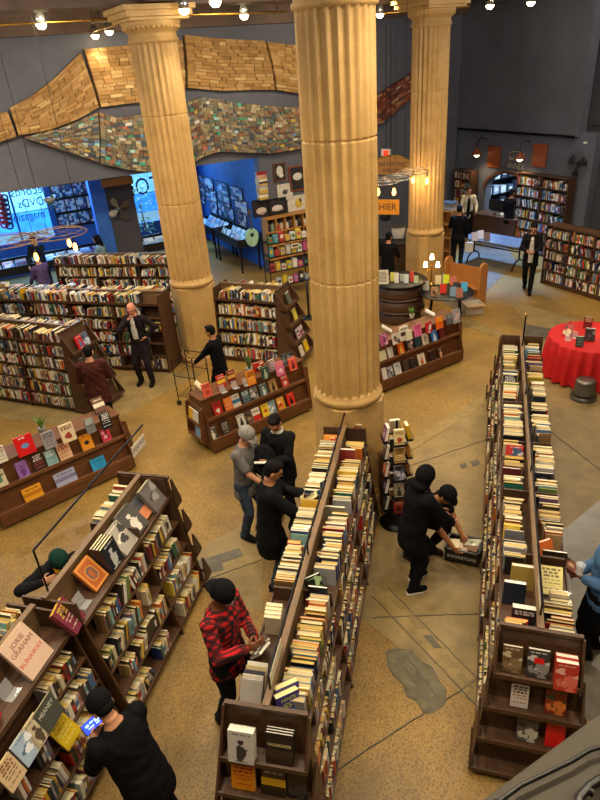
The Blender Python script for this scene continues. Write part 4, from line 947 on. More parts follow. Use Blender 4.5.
ledge_book(80, 627, .05, .19, .25, '7a2c40', 'plum book with yellow pages and gold lettering on ' + sLF, 'words', ['7a2c40', 'c0a040', 'd8c8b0'], 34, 12, pg='e8c840')
ledge_book(50, 668, .035, .26, .33, 'd8b8a0', 'big pinkish book with three lines of red lettering on ' + sLF, 'plain', ['d8b8a0'], 35, 0, texts=[('JORIE', .062, '8a3040', .80), ('GRAHAM', .062, '8a3040', .64), ('RUNAWAY', .056, 'c84020', .36)], pg='e0c080')
ledge_book(36, 718, .02, .2, .19, '4a4c44', 'dark green-grey book with one pale word low on the phone person\'s bookcase', 'plain', ['4a4c44'], 40, 0, texts=[('HEANEY', .052, 'c8c8b8', .7)], z=1.045)
ledge_book(27, 737, .02, .15, .2, 'c8b898', 'cream book with brown sketch below the dark green-grey one', 'figure', ['c8b898', '5a4a3c', '5a4a3c'], 40, z=1.045)
ledge_book(12, 752, .02, .15, .2, 'a8bcd0', 'pale blue picture book at the picture edge, low on the phone person\'s bookcase', 'photo', ['a8bcd0', 'e8ecf0', '54708c'], 40, z=1.045)
ledge_book(2, 778, .02, .15, .2, 'd0b48c', 'tan book next along the shelf from the pale blue picture book', 'words', ['d0b48c', '8a5c3c', '5a3c2c'], 40, z=1.045)
q = on_local(WM, 18, 696, TRAYM); stand(WM, .2, q.y, TRAYM + .004, 'empty clear plastic stand beside the red bag on the ledge', .13, pi / 2)
q = on_local(WL, 92, 606, TRAYM); stand(WL, .2, q.y, TRAYM + .004, 'empty clear plastic stand between the portrait book and the plum book', .12, pi / 2)
t = thing('gift_bag', 'crumpled bright red bag on the ledge at the picture edge', 'bag', WM @ Vector((.2, on_local(WM, 2, 730, TRAYM).y, TRAYM + .003)))
m = MB(); m.ell((0, 0, .07), (.09, .13, .075), n=14, m=9); 
g_ = random.Random(2); m.v = [(x * g_.uniform(.85, 1.12), y * g_.uniform(.85, 1.12), max(0, z * g_.uniform(.9, 1.1))) for x, y, z in m.v]; m.build('bag_body', 'red_plastic', t)
m = MB(); m.tube([(0, -.03, .13), (.0, -.03, .19), (0, .03, .19), (0, .03, .13)], .006, 6); m.build('handle', 'red_plastic', t)
# the two Infinite Jest copies and other named books in the central trays
for k in range(2):
    face_book(WC, (.14 - .02 * k, .12 + .07 * k, TRAY + .014), (0.75, -1, 0), .065, .19, .25, '4a3c8c', ('front' if k == 0 else 'rear') + ' copy of two thick blue novels with yellow titles, central bookcase near end', 'thick blue novels', 16,
        design('split', ['3f3a80', '5a8ac8', '3f3a80'], random.Random(3)), pg='e6dc9a', texts=[('INFINITE', .04, 'd8e04a', .84), ('JEST', .06, 'd8e04a', .62)] if k == 0 else None)

# left tray of the central bookcase near its end: four pale paperbacks, some leaning magazines
q0 = on_local(WC, 278, 612, TRAY + .1).y
for k in range(4):
    c = ('e0d4b8', 'd8cca8', 'ece4d0', 'cfc4a8')[k]
    add_book(WC @ frame(Vector((-.27 + .005 * k, q0 - .045 * k, TRAY + .003)), Vector((0, -1, 0)), Vector((1, 0, 0)), Vector((0, 0, 1))), .036, .15, .21, c, 'e0d6a8', '%s of four pale paperbacks opposite the plaid shirt, counting from the column' % ordw(k + 1), 'pale paperbacks opposite the plaid shirt', None, None, True)
for k in range(5):
    c = ('b8b0a8', 'd8d0c0', '4a4a58', 'c8b488', 'e0dcd0')[k]; ln_ = radians(-28 - 3 * k)
    zz = Vector((0, -sin(ln_), cos(ln_))); yy = Vector((1, 0, 0)); xx = yy.cross(zz)
    add_book(WC @ frame(Vector((-.27, .13 + .035 * k, TRAY + .012)), xx, yy, zz), .012, .17, .24, c, 'd8ceb0', '%s leaning magazine from the stepped end, central left tray' % ordw(k + 1), 'leaning magazines on the central bookcase', None, None, True)

def tray_face(W, px, py, t, w, h, cov, label, sty, cols, lean=10, zoff=0, x=None, yaw=0, texts=None, group='odd books set in the trays'):
    q = on_local(W, px, py, TRAY + .12); xx_ = q.x if x is None else x
    sd = 1 if xx_ > 0 else -1; xc = sd * min(.19, max(.11, abs(xx_)))
    clear(W, xc - .17, xc + .17, q.y - t - .05, q.y + t + .07 + h * sin(radians(lean)))
    return face_book(W, (xc, q.y, TRAY + .004 + zoff), (0, -1, 0), t, w, h, cov, label, group, lean, design(sty, cols, random.Random(int(px))), yawj=yaw, texts=texts)
tR, tC = 'longest bookcase tray', 'central bookcase tray'
tray_face(WR, 508, 384, .03, .19, .25, '17181b', 'black book with white words facing the near end, ' + tR, 'words', ['17181b', 'd8d8d4', '8a8a8c'])
tray_face(WR, 514, 457, .03, .2, .25, 'c83a34', 'red and blue photo book facing the near end, ' + tR, 'photo', ['c83a34', '4a5a80', 'd8d0d0'], 20)
tray_face(WR, 509, 474, .03, .2, .2, '5a2024', 'maroon book facing the near end, ' + tR, 'plain', ['5a2024'], 6)
tray_face(WR, 514, 592, .05, .19, .24, '232a3c', 'dark navy book facing the near end, ' + tR, 'plain', ['232a3c'], 6)
tray_face(WR, 523, 578, .04, .21, .27, 'c0a050', 'tall mustard book behind the dark navy one, ' + tR, 'plain', ['c0a050'], 4)
tray_face(WR, 524, 614, .07, .2, .2, '26242a', 'thick black book with white lettering by the stepped end, ' + tR, 'title', ['26242a', 'd8d4cc', '26242a'], 10)
tray_face(WR, 533, 356, .03, .19, .2, '3a7484', 'teal book facing the near end, ' + tR, 'plain', ['3a7484'], 6)
tray_face(WR, 543, 479, .03, .2, .2, '20242e', 'dark blue-black book facing the near end, ' + tR, 'frame', ['20242e', '3c4454', '5a6270'], 6)
tray_face(WR, 546, 556, .04, .2, .25, 'e0702c', 'orange book leaning on the ridge, ' + tR, 'plain', ['e0702c'], 24, yaw=35)
tray_face(WR, 555, 556, .03, .22, .18, '33231b', 'dark brown book end facing the near end, ' + tR, 'plain', ['33231b'], 4)
tray_face(WR, 552, 586, .03, .2, .26, 'd8c878', 'pale yellow book with brown script lying back, ' + tR, 'words', ['d8c878', '6a5a30', '8a7840'], 55)
tray_face(WC, 344, 458, .05, .19, .25, '8a2c28', 'plain maroon-red book facing the near end, ' + tC, 'plain', ['8a2c28'], 6)
tray_face(WC, 351, 434, .04, .2, .24, '8a5424', 'brown book with dark picture near the column, ' + tC, 'photo', ['8a5424', '3a2818', 'b88448'], 14)
tray_face(WC, 329, 512, .03, .24, .2, '8a8474', 'grey-tan book end facing the near end, ' + tC, 'plain', ['8a8474'], 4)
tray_face(WC, 326, 429, .03, .22, .27, 'dc3a22', 'red book with white title near the column, ' + tC, 'title', ['dc3a22', 'f0e4d8', 'e8a03c'], 24, x=-.16)
tray_face(WC, 322, 442, .03, .2, .2, 'e08a28', 'orange picture book in front of the red one, ' + tC, 'photo', ['e08a28', 'c04028', 'f0d090'], 30, x=-.16)
tray_face(WC, 318, 596, .03, .18, .22, '1c1c1c', 'black book with a pale oval facing the near end, ' + tC, 'dot', ['1c1c1c', 'c8c4b8', '1c1c1c'], 8)
tray_face(WC, 305, 588, .035, .16, .24, '3c5a34', 'black and green book leaning on the ridge, ' + tC, 'photo', ['20241e', '5a9040', 'a8c890'], 22, x=.12, yaw=40)
# ------------------------------------------------------------ people
def cloth(name, c, rough=0.9, var=0.2, scale=10): simple(name, c, rough, var=var, scale=scale, bump=0.35, bscale=22, spec=.15)
for n_, c_ in (('skin_fair', 'c98f6c'), ('skin_tan', 'a8704a'), ('skin_brown', '7a4a30'), ('skin_pink', 'd08a70')): simple(n_, c_, 0.5, var=0.06)
for n_, c_ in (('hair_black', '0d0b0a'), ('hair_brown', '33221a'), ('hair_grey', '7a7068')): simple(n_, c_, 0.75, var=0.3, scale=30, bump=.4, bscale=80, spec=.15)
for n_, c_ in (('cloth_black', '0c0c0f'), ('cloth_charcoal', '18181b'), ('cloth_coat', '111113'), ('cloth_suit', '211b1d'), ('cloth_grey_tee', '6c6866'), ('cloth_jeans', '3a4658'), ('cloth_dark_jeans', '191c22'), ('cloth_maroon', '48231c'),
               ('cloth_denim', '44648a'), ('cloth_white', 'd2cdc2'), ('cloth_cream', 'cfc2a4'), ('cloth_teal', '3c6a70'), ('cloth_purple', '5a4a78'), ('cap_grey', '8a8680'), ('cap_black', '0d0d10'), ('cap_green', '12352c'), ('brim_yellow', 'd89a1e'),
               ('shoe_black', '0f0d0f'), ('shoe_white', 'd8d4cc'), ('shoe_brown', '3a261c'), ('floral', '7a9aa8')): cloth(n_, c_)
simple('eye_dark', '1a1210', 0.2, var=0.0); simple('lip', '8a4a40', 0.5, var=0.05); simple('lens_glass', '20242a', 0.1)
def plaid():
    m, nt, b = new_mat('cloth_plaid'); L = nt.links
    tc = nd(nt, 'ShaderNodeTexCoord'); sp = nd(nt, 'ShaderNodeSeparateXYZ'); L.new(tc.outputs['Object'], sp.inputs[0])
    def stripe(a, k):
        s = nd(nt, 'ShaderNodeMath', operation='MULTIPLY'); s.inputs[1].default_value = k; L.new(a, s.inputs[0])
        f = nd(nt, 'ShaderNodeMath', operation='FRACT'); L.new(s.outputs[0], f.inputs[0])
        g = nd(nt, 'ShaderNodeMath', operation='GREATER_THAN'); g.inputs[1].default_value = 0.5; L.new(f.outputs[0], g.inputs[0]); return g.outputs[0]
    xy = nd(nt, 'ShaderNodeMath', operation='ADD'); L.new(sp.outputs[0], xy.inputs[0]); L.new(sp.outputs[1], xy.inputs[1])
    a = nd(nt, 'ShaderNodeMath', operation='ADD'); L.new(stripe(xy.outputs[0], 15), a.inputs[0]); L.new(stripe(sp.outputs[2], 14), a.inputs[1])
    h = nd(nt, 'ShaderNodeMath', operation='MULTIPLY'); h.inputs[1].default_value = 0.5; L.new(a.outputs[0], h.inputs[0])
    r = ramp(nt, [(0.0, lin('c8161c')), (0.34, lin('5a0e12')), (0.75, lin('120a0c'))]); r.color_ramp.interpolation = 'CONSTANT'
    L.new(h.outputs[0], r.inputs[0]); L.new(r.outputs[0], b.inputs['Base Color']); b.inputs['Roughness'].default_value = 0.9
plaid()
V3 = Vector
def ik(a, b, l1, l2, pole):
    d = b - a; L = min(d.length, (l1 + l2) * .995); dn = d.normalized(); b = a + dn * L
    x = (l1 * l1 - l2 * l2 + L * L) / (2 * L); hh = sqrt(max(0, l1 * l1 - x * x))
    p = (pole - dn * pole.dot(dn)).normalized(); return a + dn * x + p * hh, b
def loft(mb, pts, rad, side, n=14):
    """rings along pts; rad (along side, across) per ring"""
    pts = [V3(p) for p in pts]; m = len(pts); vs = []
    for i, p in enumerate(pts):
        t = (pts[min(i + 1, m - 1)] - pts[max(i - 1, 0)]).normalized(); s = (side - t * side.dot(t)).normalized(); f = t.cross(s)
        for k in range(n):
            a = 2 * pi * k / n; vs.append(p + s * rad[i][0] * cos(a) + f * rad[i][1] * sin(a))
    fs = [(i * n + k, i * n + (k + 1) % n, (i + 1) * n + (k + 1) % n, (i + 1) * n + k) for i in range(m - 1) for k in range(n)]
    fs += [tuple(range(n))[::-1], tuple((m - 1) * n + k for k in range(n))]
    mb.add(vs, fs, None, True)
def limb(mb, a, b, r1, r2, mid=None, n=12):
    a, b = V3(a), V3(b); d = b - a; side = d.orthogonal().normalized(); rm = mid if mid else (r1 + r2) / 2
    loft(mb, [a, a.lerp(b, .3), a.lerp(b, .65), b], [(r1, r1), (rm, rm), ((rm + r2) / 2, (rm + r2) / 2), (r2, r2)], side, n)
    mb.ell(a, (r1,) * 3, n=n, m=8); mb.ell(b, (r2,) * 3, n=n, m=8)
def ellM(mb, M, c, r, n=14, m=10): mb.ell(c, r, M=M, n=n, m=m)
def remesh(mb, name, mat, parent, vox, smooth=3, fold=0.0, seed=0, clip=None):
    o = bpy.data.objects.new('tmp', mb.mesh('tmp')); COL.objects.link(o)
    r = o.modifiers.new('r', 'REMESH'); r.mode = 'VOXEL'; r.voxel_size = vox
    if smooth: q = o.modifiers.new('s', 'SMOOTH'); q.factor = .5; q.iterations = smooth
    dg = bpy.context.evaluated_depsgraph_get(); dg.update()
    me = bpy.data.meshes.new_from_object(o.evaluated_get(dg)); old = o.data; bpy.data.objects.remove(o); bpy.data.meshes.remove(old)
    me.name = name; n = len(me.vertices)
    if fold and n:
        co = np.empty(n * 3, np.float32); me.vertices.foreach_get('co', co); co = co.reshape(-1, 3)
        no = np.empty(n * 3, np.float32); me.vertex_normals.foreach_get('vector', no); no = no.reshape(-1, 3)
        x, y, z = co.T; s = seed * 1.7
        d = np.sin(z * 38 + 6 * np.sin(x * 9 + s) + 5 * np.sin(y * 11 + s)) * .6 + np.sin(x * 55 + z * 21 + 4 * np.sin(z * 14 + s)) * .4
        co += no * (d * fold)[:, None]; me.vertices.foreach_set('co', co.ravel())
    me.polygons.foreach_set('use_smooth', np.ones(len(me.polygons), bool))
    me.materials.clear(); me.materials.append(MATS[mat]); me.update()
    ob = bpy.data.objects.new(name, me); COL.objects.link(ob); ob.parent = parent; return ob
PEOPLE = {}
def person(key, label, loc, face, h=1.75, lean=0, head=(10, 0), feet=((-.1, .02), (.1, -.02)), hands=((-.22, .1, .85), (.22, .1, .85)), poles=((-.6, -.7, -.3), (.6, -.7, -.3)), pelvis=None, skin='skin_fair', top='cloth_black', sleeve='long', hem=.10,
           legs='cloth_dark_jeans', shoes='shoe_black', hair='hair_black', hairstyle='short', cap=None, far=False, fat=1.0, curl=50, glasses=False, extra=None, hood=False, pz=0.0, heel=(0, 0), loose=0.0):
    yaw = atan2(-face[0], face[1]); t = thing('person', label, 'person', (loc[0], loc[1], 0), yaw); s = h / 1.75
    W = Matrix.Translation((loc[0], loc[1], 0)) @ Matrix.Rotation(yaw, 4, 'Z'); PEOPLE[key] = (t, W, s)
    vox = .014 if far else .009
    A = radians(lean); up = V3((0, sin(A), cos(A))); X = V3((1, 0, 0)); fw = V3((0, cos(A), -sin(A)))
    P = V3((0, -.12 * sin(A) + pz, (pelvis or .93) * s)); T = lambda q: P + up * (q * s)
    sh = [T(.485) + X * (sx * .168 * s * fat) for sx in (-1, 1)]
    neck = T(.56); hp, hy = radians(head[0] + lean * .55), radians(head[1])
    Hc = neck + (up * .6 + V3((0, sin(hp), cos(hp))) * .4).normalized() * .135 * s + V3((0, .02 * s, 0))
    HM = Matrix.Translation(Hc) @ Matrix.Rotation(hy, 4, 'Z') @ Matrix.Rotation(-hp, 4, 'X') @ Matrix.Scale(s, 4)   # head: +y face, z crown
    hip = [P + X * (sx * .09 * s) - up * .02 for sx in (-1, 1)]
    ank = [V3((feet[i][0] * s, feet[i][1] * s, (.085 + heel[i]) * s)) for i in (0, 1)]
    knee = []
    for i in (0, 1):
        k, a_ = ik(hip[i], ank[i], .43 * s, .425 * s, V3((feet[i][0] * 1.2, 1, .15))); knee.append(k); ank[i] = a_
    elb, wr = [], []
    for i in (0, 1):
        e, w = ik(sh[i], V3(hands[i]) * s, .285 * s, .255 * s, V3(poles[i])); elb.append(e); wr.append(w)
    # ---- one continuous body
    b = MB()
    tors = [(-.10, .11, .085), (-.04, .155, .11), (.04, .16, .115), (.16, .14, .105), (.30, .155, .115), (.41, .175, .12), (.48, .165, .10), (.53, .10, .075), (.555, .075, .068), (.59, .056, .058), (.62, .056, .058)]
    F = fat
    loft(b, [T(q) for q, _, _ in tors], [(rx * s * F, ry * s * F) for _, rx, ry in tors], X)
    limb(b, T(.54), Hc, .058 * s, .055 * s)
    ellM(b, HM, (0, -.008, .025), (.076, .097, .098)); ellM(b, HM, (0, .022, -.045), (.058, .068, .072)); ellM(b, HM, (0, .05, -.085), (.03, .03, .022))
    ellM(b, HM, (0, .09, -.01), (.0125, .02, .03), 10, 8); ellM(b, HM, (0, .1, -.024), (.017, .018, .013), 10, 8)
    for sx in (-1, 1): ellM(b, HM, (sx * .078, -.01, -.01), (.012, .022, .033), 8, 8)
    ellM(b, HM, (0, .078, .035), (.05, .02, .014), 10, 8)
    for i in (0, 1):
        limb(b, sh[i], elb[i], .052 * s, .04 * s); limb(b, elb[i], wr[i], .041 * s, .027 * s, .038 * s)
        limb(b, hip[i], knee[i], .085 * s, .055 * s, .078 * s); limb(b, knee[i], ank[i], .056 * s, .038 * s, .054 * s)
        fd = V3((feet[i][0] * .5, 1, 0)).normalized(); limb(b, ank[i] - V3((0, 0, .04 * s)), ank[i] + fd * .13 * s - V3((0, 0, .05 * s)), .04 * s, .03 * s)
        # hand: palm, four bent fingers, thumb
        d = (wr[i] - elb[i]).normalized(); inn = V3((-1 if i else 1, .15, .1)); inn = (inn - d * inn.dot(d)).normalized(); wd = d.cross(inn)   # inn = palm normal
        if wd.z < 0: wd = -wd
        pc = wr[i] + d * .05 * s
        PM = frame(pc, wd, inn, d); b.ell((0, 0, 0), (.043 * s, .018 * s, .055 * s), M=PM, n=12, m=8)
        for k, (off, ln) in enumerate(((.031, .072), (.011, .08), (-.010, .075), (-.029, .06))):
            p = pc + wd * off * s + d * .042 * s; cd = d.copy(); rr_ = .0098 * s
            for seg in range(3):
                ang = radians(curl) * (.35, .5, .45)[seg]; cd = Matrix.Rotation(ang if wd.cross(cd).dot(inn) > 0 else -ang, 3, wd) @ cd
                q = p + cd * ln * s * (.42, .32, .26)[seg]; limb(b, p, q, rr_, rr_ * .92, n=8); p = q; rr_ *= .95
        p = pc + wd * .034 * s - d * .02 * s; q = p + (wd * .6 + d * .6 + inn * .5).normalized() * .045 * s; limb(b, p, q, .0115 * s, .0105 * s, n=8)
        limb(b, q, q + (d * .8 + inn * .6).normalized() * .03 * s, .0105 * s, .009 * s, n=8)
    remesh(b, 'body', skin, t, .012 if far else .0072, 2)
    # face
    for sx in (-1, 1):
        m = MB(); ellM(m, HM, (sx * .03, .083, .008), (.012, .009, .007), 8, 6); m.build('eye', 'eye_dark', t)
        m = MB(); ellM(m, HM, (sx * .031, .09, .028), (.018, .006, .004), 8, 6); m.build('eyebrow', hair, t)
    m = MB(); ellM(m, HM, (0, .088, -.052), (.022, .007, .006), 10, 6); m.build('mouth', 'lip', t)
    # ---- clothes
    c = MB(); g = .013 + loose
    tt = [(q, rx + g, ry + g) for q, rx, ry in tors if q < .57]
    low = T(-.10 - hem) if hem > 0 else None
    if hem > 0:
        dn = V3((0, 0, -1)); hw_ = .182 + g + (.012 if hem > .2 else 0); hd_ = .125 + g + (.022 if hem > .2 else 0)
        pts = [P + (up * -.03 + dn * (.07 + hem)) * s, P + (up * -.03 + dn * (.02 + hem * .5)) * s] + [T(q) for q, _, _ in tt if q > -.05]
        rad = [(hw_ * s * F, hd_ * s * F), ((hw_ - .004) * s * F, hd_ * s * F)] + [(max(rx, .16 + g) * s * F if q < .3 else rx * s * F, ry * s * F) for q, rx, ry in tt if q > -.05]
    else:
        pts = [T(q) for q, _, _ in tt if q > -.05]; rad = [(rx * s * F, ry * s * F) for q, rx, ry in tt if q > -.05]
    loft(c, pts, rad, X, 20)
    for i in (0, 1):
        c.ell(sh[i], ((.06 + g) * s,) * 3, n=12, m=8)
        if sleeve == 'long': limb(c, sh[i], elb[i], (.058 + g) * s, (.046 + g) * s); limb(c, elb[i], elb[i].lerp(wr[i], .94), (.046 + g) * s, (.036 + g * .7) * s)
        else: limb(c, sh[i], sh[i].lerp(elb[i], .7), (.06 + g) * s, (.056 + g) * s)
    remesh(c, 'top' if top != 'cloth_suit' else 'jacket', top, t, vox, 2, .0045, len(PEOPLE))
    q_ = .93 if hem > .2 else 1.0
    c = MB(); loft(c, [T(-.13), T(-.06), T(.02), T(.09)], [(.13 * s * F * q_, .10 * s * F * q_), (.172 * s * F * q_, .127 * s * F * q_), (.178 * s * F * q_, .132 * s * F * q_), (.165 * s * F * q_, .12 * s * F * q_)], X)
    for i in (0, 1):
        limb(c, hip[i], knee[i], .1 * s * F * q_, .07 * s, .092 * s * F * q_); limb(c, knee[i], ank[i] + V3((0, 0, .0)), .07 * s, .06 * s, .068 * s)
    remesh(c, 'trousers', legs, t, vox, 2, .004, len(PEOPLE) + 9)
    for i in (0, 1):
        fd = V3((feet[i][0] * .8, 1, 0)).normalized(); sd = V3((fd.y, -fd.x, 0)); z0 = ank[i].z - .082 * s; a0 = V3((ank[i].x, ank[i].y, z0))
        m = MB(); loft(m, [a0 - fd * .075 * s + V3((0, 0, .05 * s)), a0 - fd * .05 * s + V3((0, 0, .055 * s)), a0 + fd * .03 * s + V3((0, 0, .055 * s)), a0 + fd * .11 * s + V3((0, 0, .04 * s)), a0 + fd * .175 * s + V3((0, 0, .032 * s)), a0 + fd * .195 * s + V3((0, 0, .025 * s))],
                       [(.02 * s, .03 * s), (.036 * s, .05 * s), (.042 * s, .05 * s), (.048 * s, .038 * s), (.036 * s, .028 * s), (.012 * s, .012 * s)], sd, 12)
        sho = remesh(m, 'shoe', shoes, t, .008, 1)
        m = MB(); m.prism([(a0 + fd * p * s + sd * q * s)[:2] for p, q in ((-.08, -.025), (-.02, -.043), (.1, -.048), (.18, -.03), (.2, 0), (.18, .03), (.1, .048), (-.02, .043), (-.08, .025))], z0 + .002, z0 + .022 * s, 'z'); m.build('sole', 'shoe_white' if key == 'hoodie' or shoes == 'shoe_white' else 'black_plastic', sho)
    # ---- hair, caps, hood
    def shell(name, mat, parts, par=t, vx=.009):
        m = MB()
        for c_, r_ in parts: ellM(m, HM, c_, r_, 18, 12)
        return remesh(m, name, mat, par, vx, 1, .002 if mat.startswith('hair') else 0, 3)
    if cap and hairstyle == 'short': shell('hair', hair, [((0, -.05, -.005), (.077, .06, .06)), ((0, -.03, .02), (.081, .075, .035))])
    elif hairstyle == 'short': shell('hair', hair, [((0, -.022, .05), (.083, .095, .085)), ((0, -.05, .0), (.076, .062, .07)), ((0, .035, .105), (.06, .045, .028))])
    elif hairstyle == 'long': shell('hair', hair, [((0, -.024, .045), (.088, .1, .092)), ((0, -.06, -.03), (.088, .06, .12)), ((0, -.07, -.14), (.08, .045, .1)), ((.07, -.01, -.05), (.025, .05, .1)), ((-.07, -.01, -.05), (.025, .05, .1))])
    elif hairstyle == 'balding': shell('hair', hair, [((.06, -.035, .0), (.026, .055, .045)), ((-.06, -.035, .0), (.026, .055, .045)), ((0, -.085, -.005), (.055, .022, .045))])
    elif hairstyle == 'bun': shell('hair', hair, [((0, -.022, .05), (.083, .095, .085)), ((0, -.05, .0), (.076, .062, .07)), ((0, -.12, .08), (.045, .04, .04))])
    if cap:
        cm, bm, byaw = cap
        m = MB(); n = 20; prof = [(0.101, .03), (.105, .045), (.103, .078), (.091, .116), (.064, .143), (.027, .156), (.001, .158)]
        vs_ = []; fs_ = []
        for i in range(n):
            a = 2 * pi * i / n
            for r_, z in prof: vs_.append((r_ * .92 * cos(a), r_ * 1.06 * sin(a) - .008, z - .012))
        k_ = len(prof)
        for i in range(n):
            for j in range(k_ - 1): fs_.append((i * k_ + j, ((i + 1) % n) * k_ + j, ((i + 1) % n) * k_ + j + 1, i * k_ + j + 1))
        m.add(vs_, fs_, None, True, HM); m.ell((0, -.008, .147), (.009, .009, .006), M=HM, n=8, m=6); crown = m.build('cap', cm, t)
        BM = HM @ Matrix.Rotation(radians(byaw), 4, 'Z'); m = MB(); top_ = []
        N = 12
        for i in range(N + 1):
            a = pi * i / N; top_.append((.078 * cos(a), .075 + .085 * sin(a) ** .8, .03 - .02 * sin(a)))
        inn_ = [(.085 * cos(pi * i / N), .04 + .05 * sin(pi * i / N), .034) for i in range(N + 1)]
        vs_ = top_ + inn_ + [(x, y, z - .006) for x, y, z in top_ + inn_]; q = N + 1; fs_ = []
        for i in range(N):
            fs_ += [(i, i + 1, q + i + 1, q + i), (2 * q + i, 3 * q + i, 3 * q + i + 1, 2 * q + i + 1), (i, 2 * q + i, 2 * q + i + 1, i + 1)]
        m.add(vs_, fs_, None, True, BM); m.build('brim', bm, crown)
    if glasses:
        m = MB()
        for sx in (-1, 1):
            m.tube([(sx * .034 + .02 * cos(a), .104, .006 + .016 * sin(a)) for a in np.linspace(0, 2 * pi, 12, endpoint=False)], .0022, 6, M=HM, close=True); m.tube([(sx * .054, .1, .01), (sx * .08, -.01, .008)], .002, 6, M=HM)
        m.tube([(-.014, .106, .01), (.014, .106, .01)], .002, 6, M=HM); m.build('glasses', 'silver_metal', t)
    if hood:
        shell('hood', top, [((0, -.03, .03), (.105, .115, .125)), ((0, -.06, -.10), (.12, .1, .07))])
    if extra: extra(t, HM, T, s, X, up, fw, sh, elb, wr)
    return t, W
def held(key, pos, t, w, h, cov, label, n, lean=45, roll=0, sty='photo', cols=None, grp=None, open_=False):
    W = PEOPLE[key][1]
    if not open_:
        return face_book(W, pos, n, t, w, h, cov, label, grp, lean, design(sty, cols or [cov], random.Random(4)), roll=roll)
    # an open book: two page wedges and a cover, top-level thing with parts
    nn = Vector(n).normalized(); a = radians(lean); up = Vector((0, 0, 1)); xx = nn * cos(a) + up * sin(a); zz = up * cos(a) - nn * sin(a); yy = zz.cross(xx)
    M = W @ frame(Vector(pos), yy, zz, xx)      # x across the spread, y up the page, z out of it
    b = thing('book', label, 'book', (0, 0, 0)); b.matrix_world = M
    m = MB(); 
    for sx in (-1, 1): m.box((sx * w * .5, 0, -.004), (w, h, .004), Matrix.Rotation(sx * radians(-9), 4, 'Y'))
    m.build('cover', 'cover_dark', b)
    for sx in (-1, 1):
        m = MB(); pr = [(0, 0), (w * .25, .016), (w * .6, .017), (w * .96, .006 + w * .08), (w * .96, w * .085 - .004)]
        pr = [(0, 0.0)] + [(w * q, .002 + .018 * sin(pi * min(1, q * .9 + .08)) + w * .10 * q) for q in (.05, .2, .4, .6, .8, .97)] + [(w * .97, w * .14 * .97 - .006)]
        pr = [(sx * x, z) for x, z in pr]
        m.prism(pr if sx > 0 else pr[::-1], -h * .48, h * .48, 'y'); pg = m.build('page_block', 'paper_old', b)
        m = MB()
        for r_ in range(9): m.box((sx * w * .5, h * (.36 - .085 * r_), .024 + w * .055), (w * .68, .006, .0015), Matrix.Rotation(sx * radians(-6), 4, 'Y'))
        m.build('print', 'sign_ink', pg)
    return b
simple('cover_dark', '4a241c', 0.5); simple('paper_old', 'dccf98', 0.8, var=0.06)

def collar(t, T, s, X, mat='cloth_white', dy=0):
    m = MB(); loft(m, [T(.50), T(.535), T(.585)], [(.115 * s, .095 * s), (.092 * s, .085 * s), (.07 * s, .072 * s)], X, 18); remesh(m, 'collar', mat, t, .008, 1)

def front(t, T, s, X, fw, mat):
    m = MB(); loft(m, [T(-.14) + fw * .13 * s, T(.05) + fw * .128 * s, T(.30) + fw * .122 * s, T(.44) + fw * .11 * s, T(.52) + fw * .07 * s], [(.06 * s, .03 * s), (.06 * s, .03 * s), (.055 * s, .03 * s), (.045 * s, .03 * s), (.03 * s, .02 * s)], X, 12); remesh(m, 'shirt_front', mat, t, .01, 1)

def skirt(t, T, s, X):
    m = MB(); loft(m, [T(-.42), T(-.30), T(-.1), T(.02), T(.1)], [(.235 * s, .19 * s), (.22 * s, .175 * s), (.195 * s, .15 * s), (.185 * s, .14 * s), (.16 * s, .12 * s)], X, 24); remesh(m, 'skirt', 'cloth_black', t, .01, 1, .004)
# ------------------------------------------------------------ the people in the photo
person('plaid', 'person in a red and black plaid shirt, backward black cap and glasses, reading', (-1.92, 3.42), (.95, -.22), 1.82, 2, (28, 0), ((-.12, .10), (.12, -.10)), ((-.04, .29, 1.18), (.12, .33, 1.24)), top='cloth_plaid', legs='cloth_dark_jeans', skin='skin_brown', fat=1.04, cap=('cap_black', 'cap_black', 180), glasses=True, hem=.12)
held('plaid', (.08, .40, 1.20), .03, .15, .2, '2a2622', 'dark book held up by the person in the plaid shirt', (-.1, -1, .2), 35)
held('plaid', (.0, .37, 1.14), .012, .12, .18, 'd8d0c0', 'pale thin booklet in the plaid shirt person\'s other hand', (-.1, -1, .2), 30)
person('coat', 'person in a long black coat and jeans reading an open book by the central bookcase', (-2.04, 5.18), (.93, .36), 1.80, 5, (24, 0), ((-.11, .05), (.11, -.03)), ((-.10, .40, 1.20), (.16, .48, 1.02)), top='cloth_coat', legs='cloth_jeans', skin='skin_tan', hem=.27, loose=.012)
held('coat', (-.02, .47, 1.27), .02, .15, .22, '', 'open book with yellowed pages in the hands of the person in the black coat', (0, -1, 0), 58, open_=True)
person('grey', 'person in a grey tee shirt, grey cap and jeans', (-2.62, 5.97), (.92, -.25), 1.74, 6, (22, 0), ((-.11, .06), (.11, -.05)), ((-.04, .34, 1.02), (.08, .36, 1.0)), top='cloth_grey_tee', sleeve='short', legs='cloth_jeans', skin='skin_fair', cap=('cap_grey', 'cap_grey', 0))
def pack(t, HM, T, s, X, up, fw, sh, elb, wr): pass
person('sweater', 'person in a dark sweater with a white collar, looking down at a book', (-2.25, 6.38), (-.12, -1), 1.74, 5, (30, 8), ((-.12, .04), (.12, -.04)), ((-.02, .36, 1.22), (.08, .32, 1.12)), top='cloth_charcoal', legs='cloth_black', skin='skin_tan',
       extra=lambda t, HM, T, s, X, up, fw, sh, elb, wr: collar(t, T, s, X))
held('sweater', (.06, .42, 1.18), .025, .15, .21, '5a6a8c', 'blue-grey book held by the person in the dark sweater', (.3, -1, 0), 50, cols=['5a6a8c', 'd8d4cc', '2c3444'])
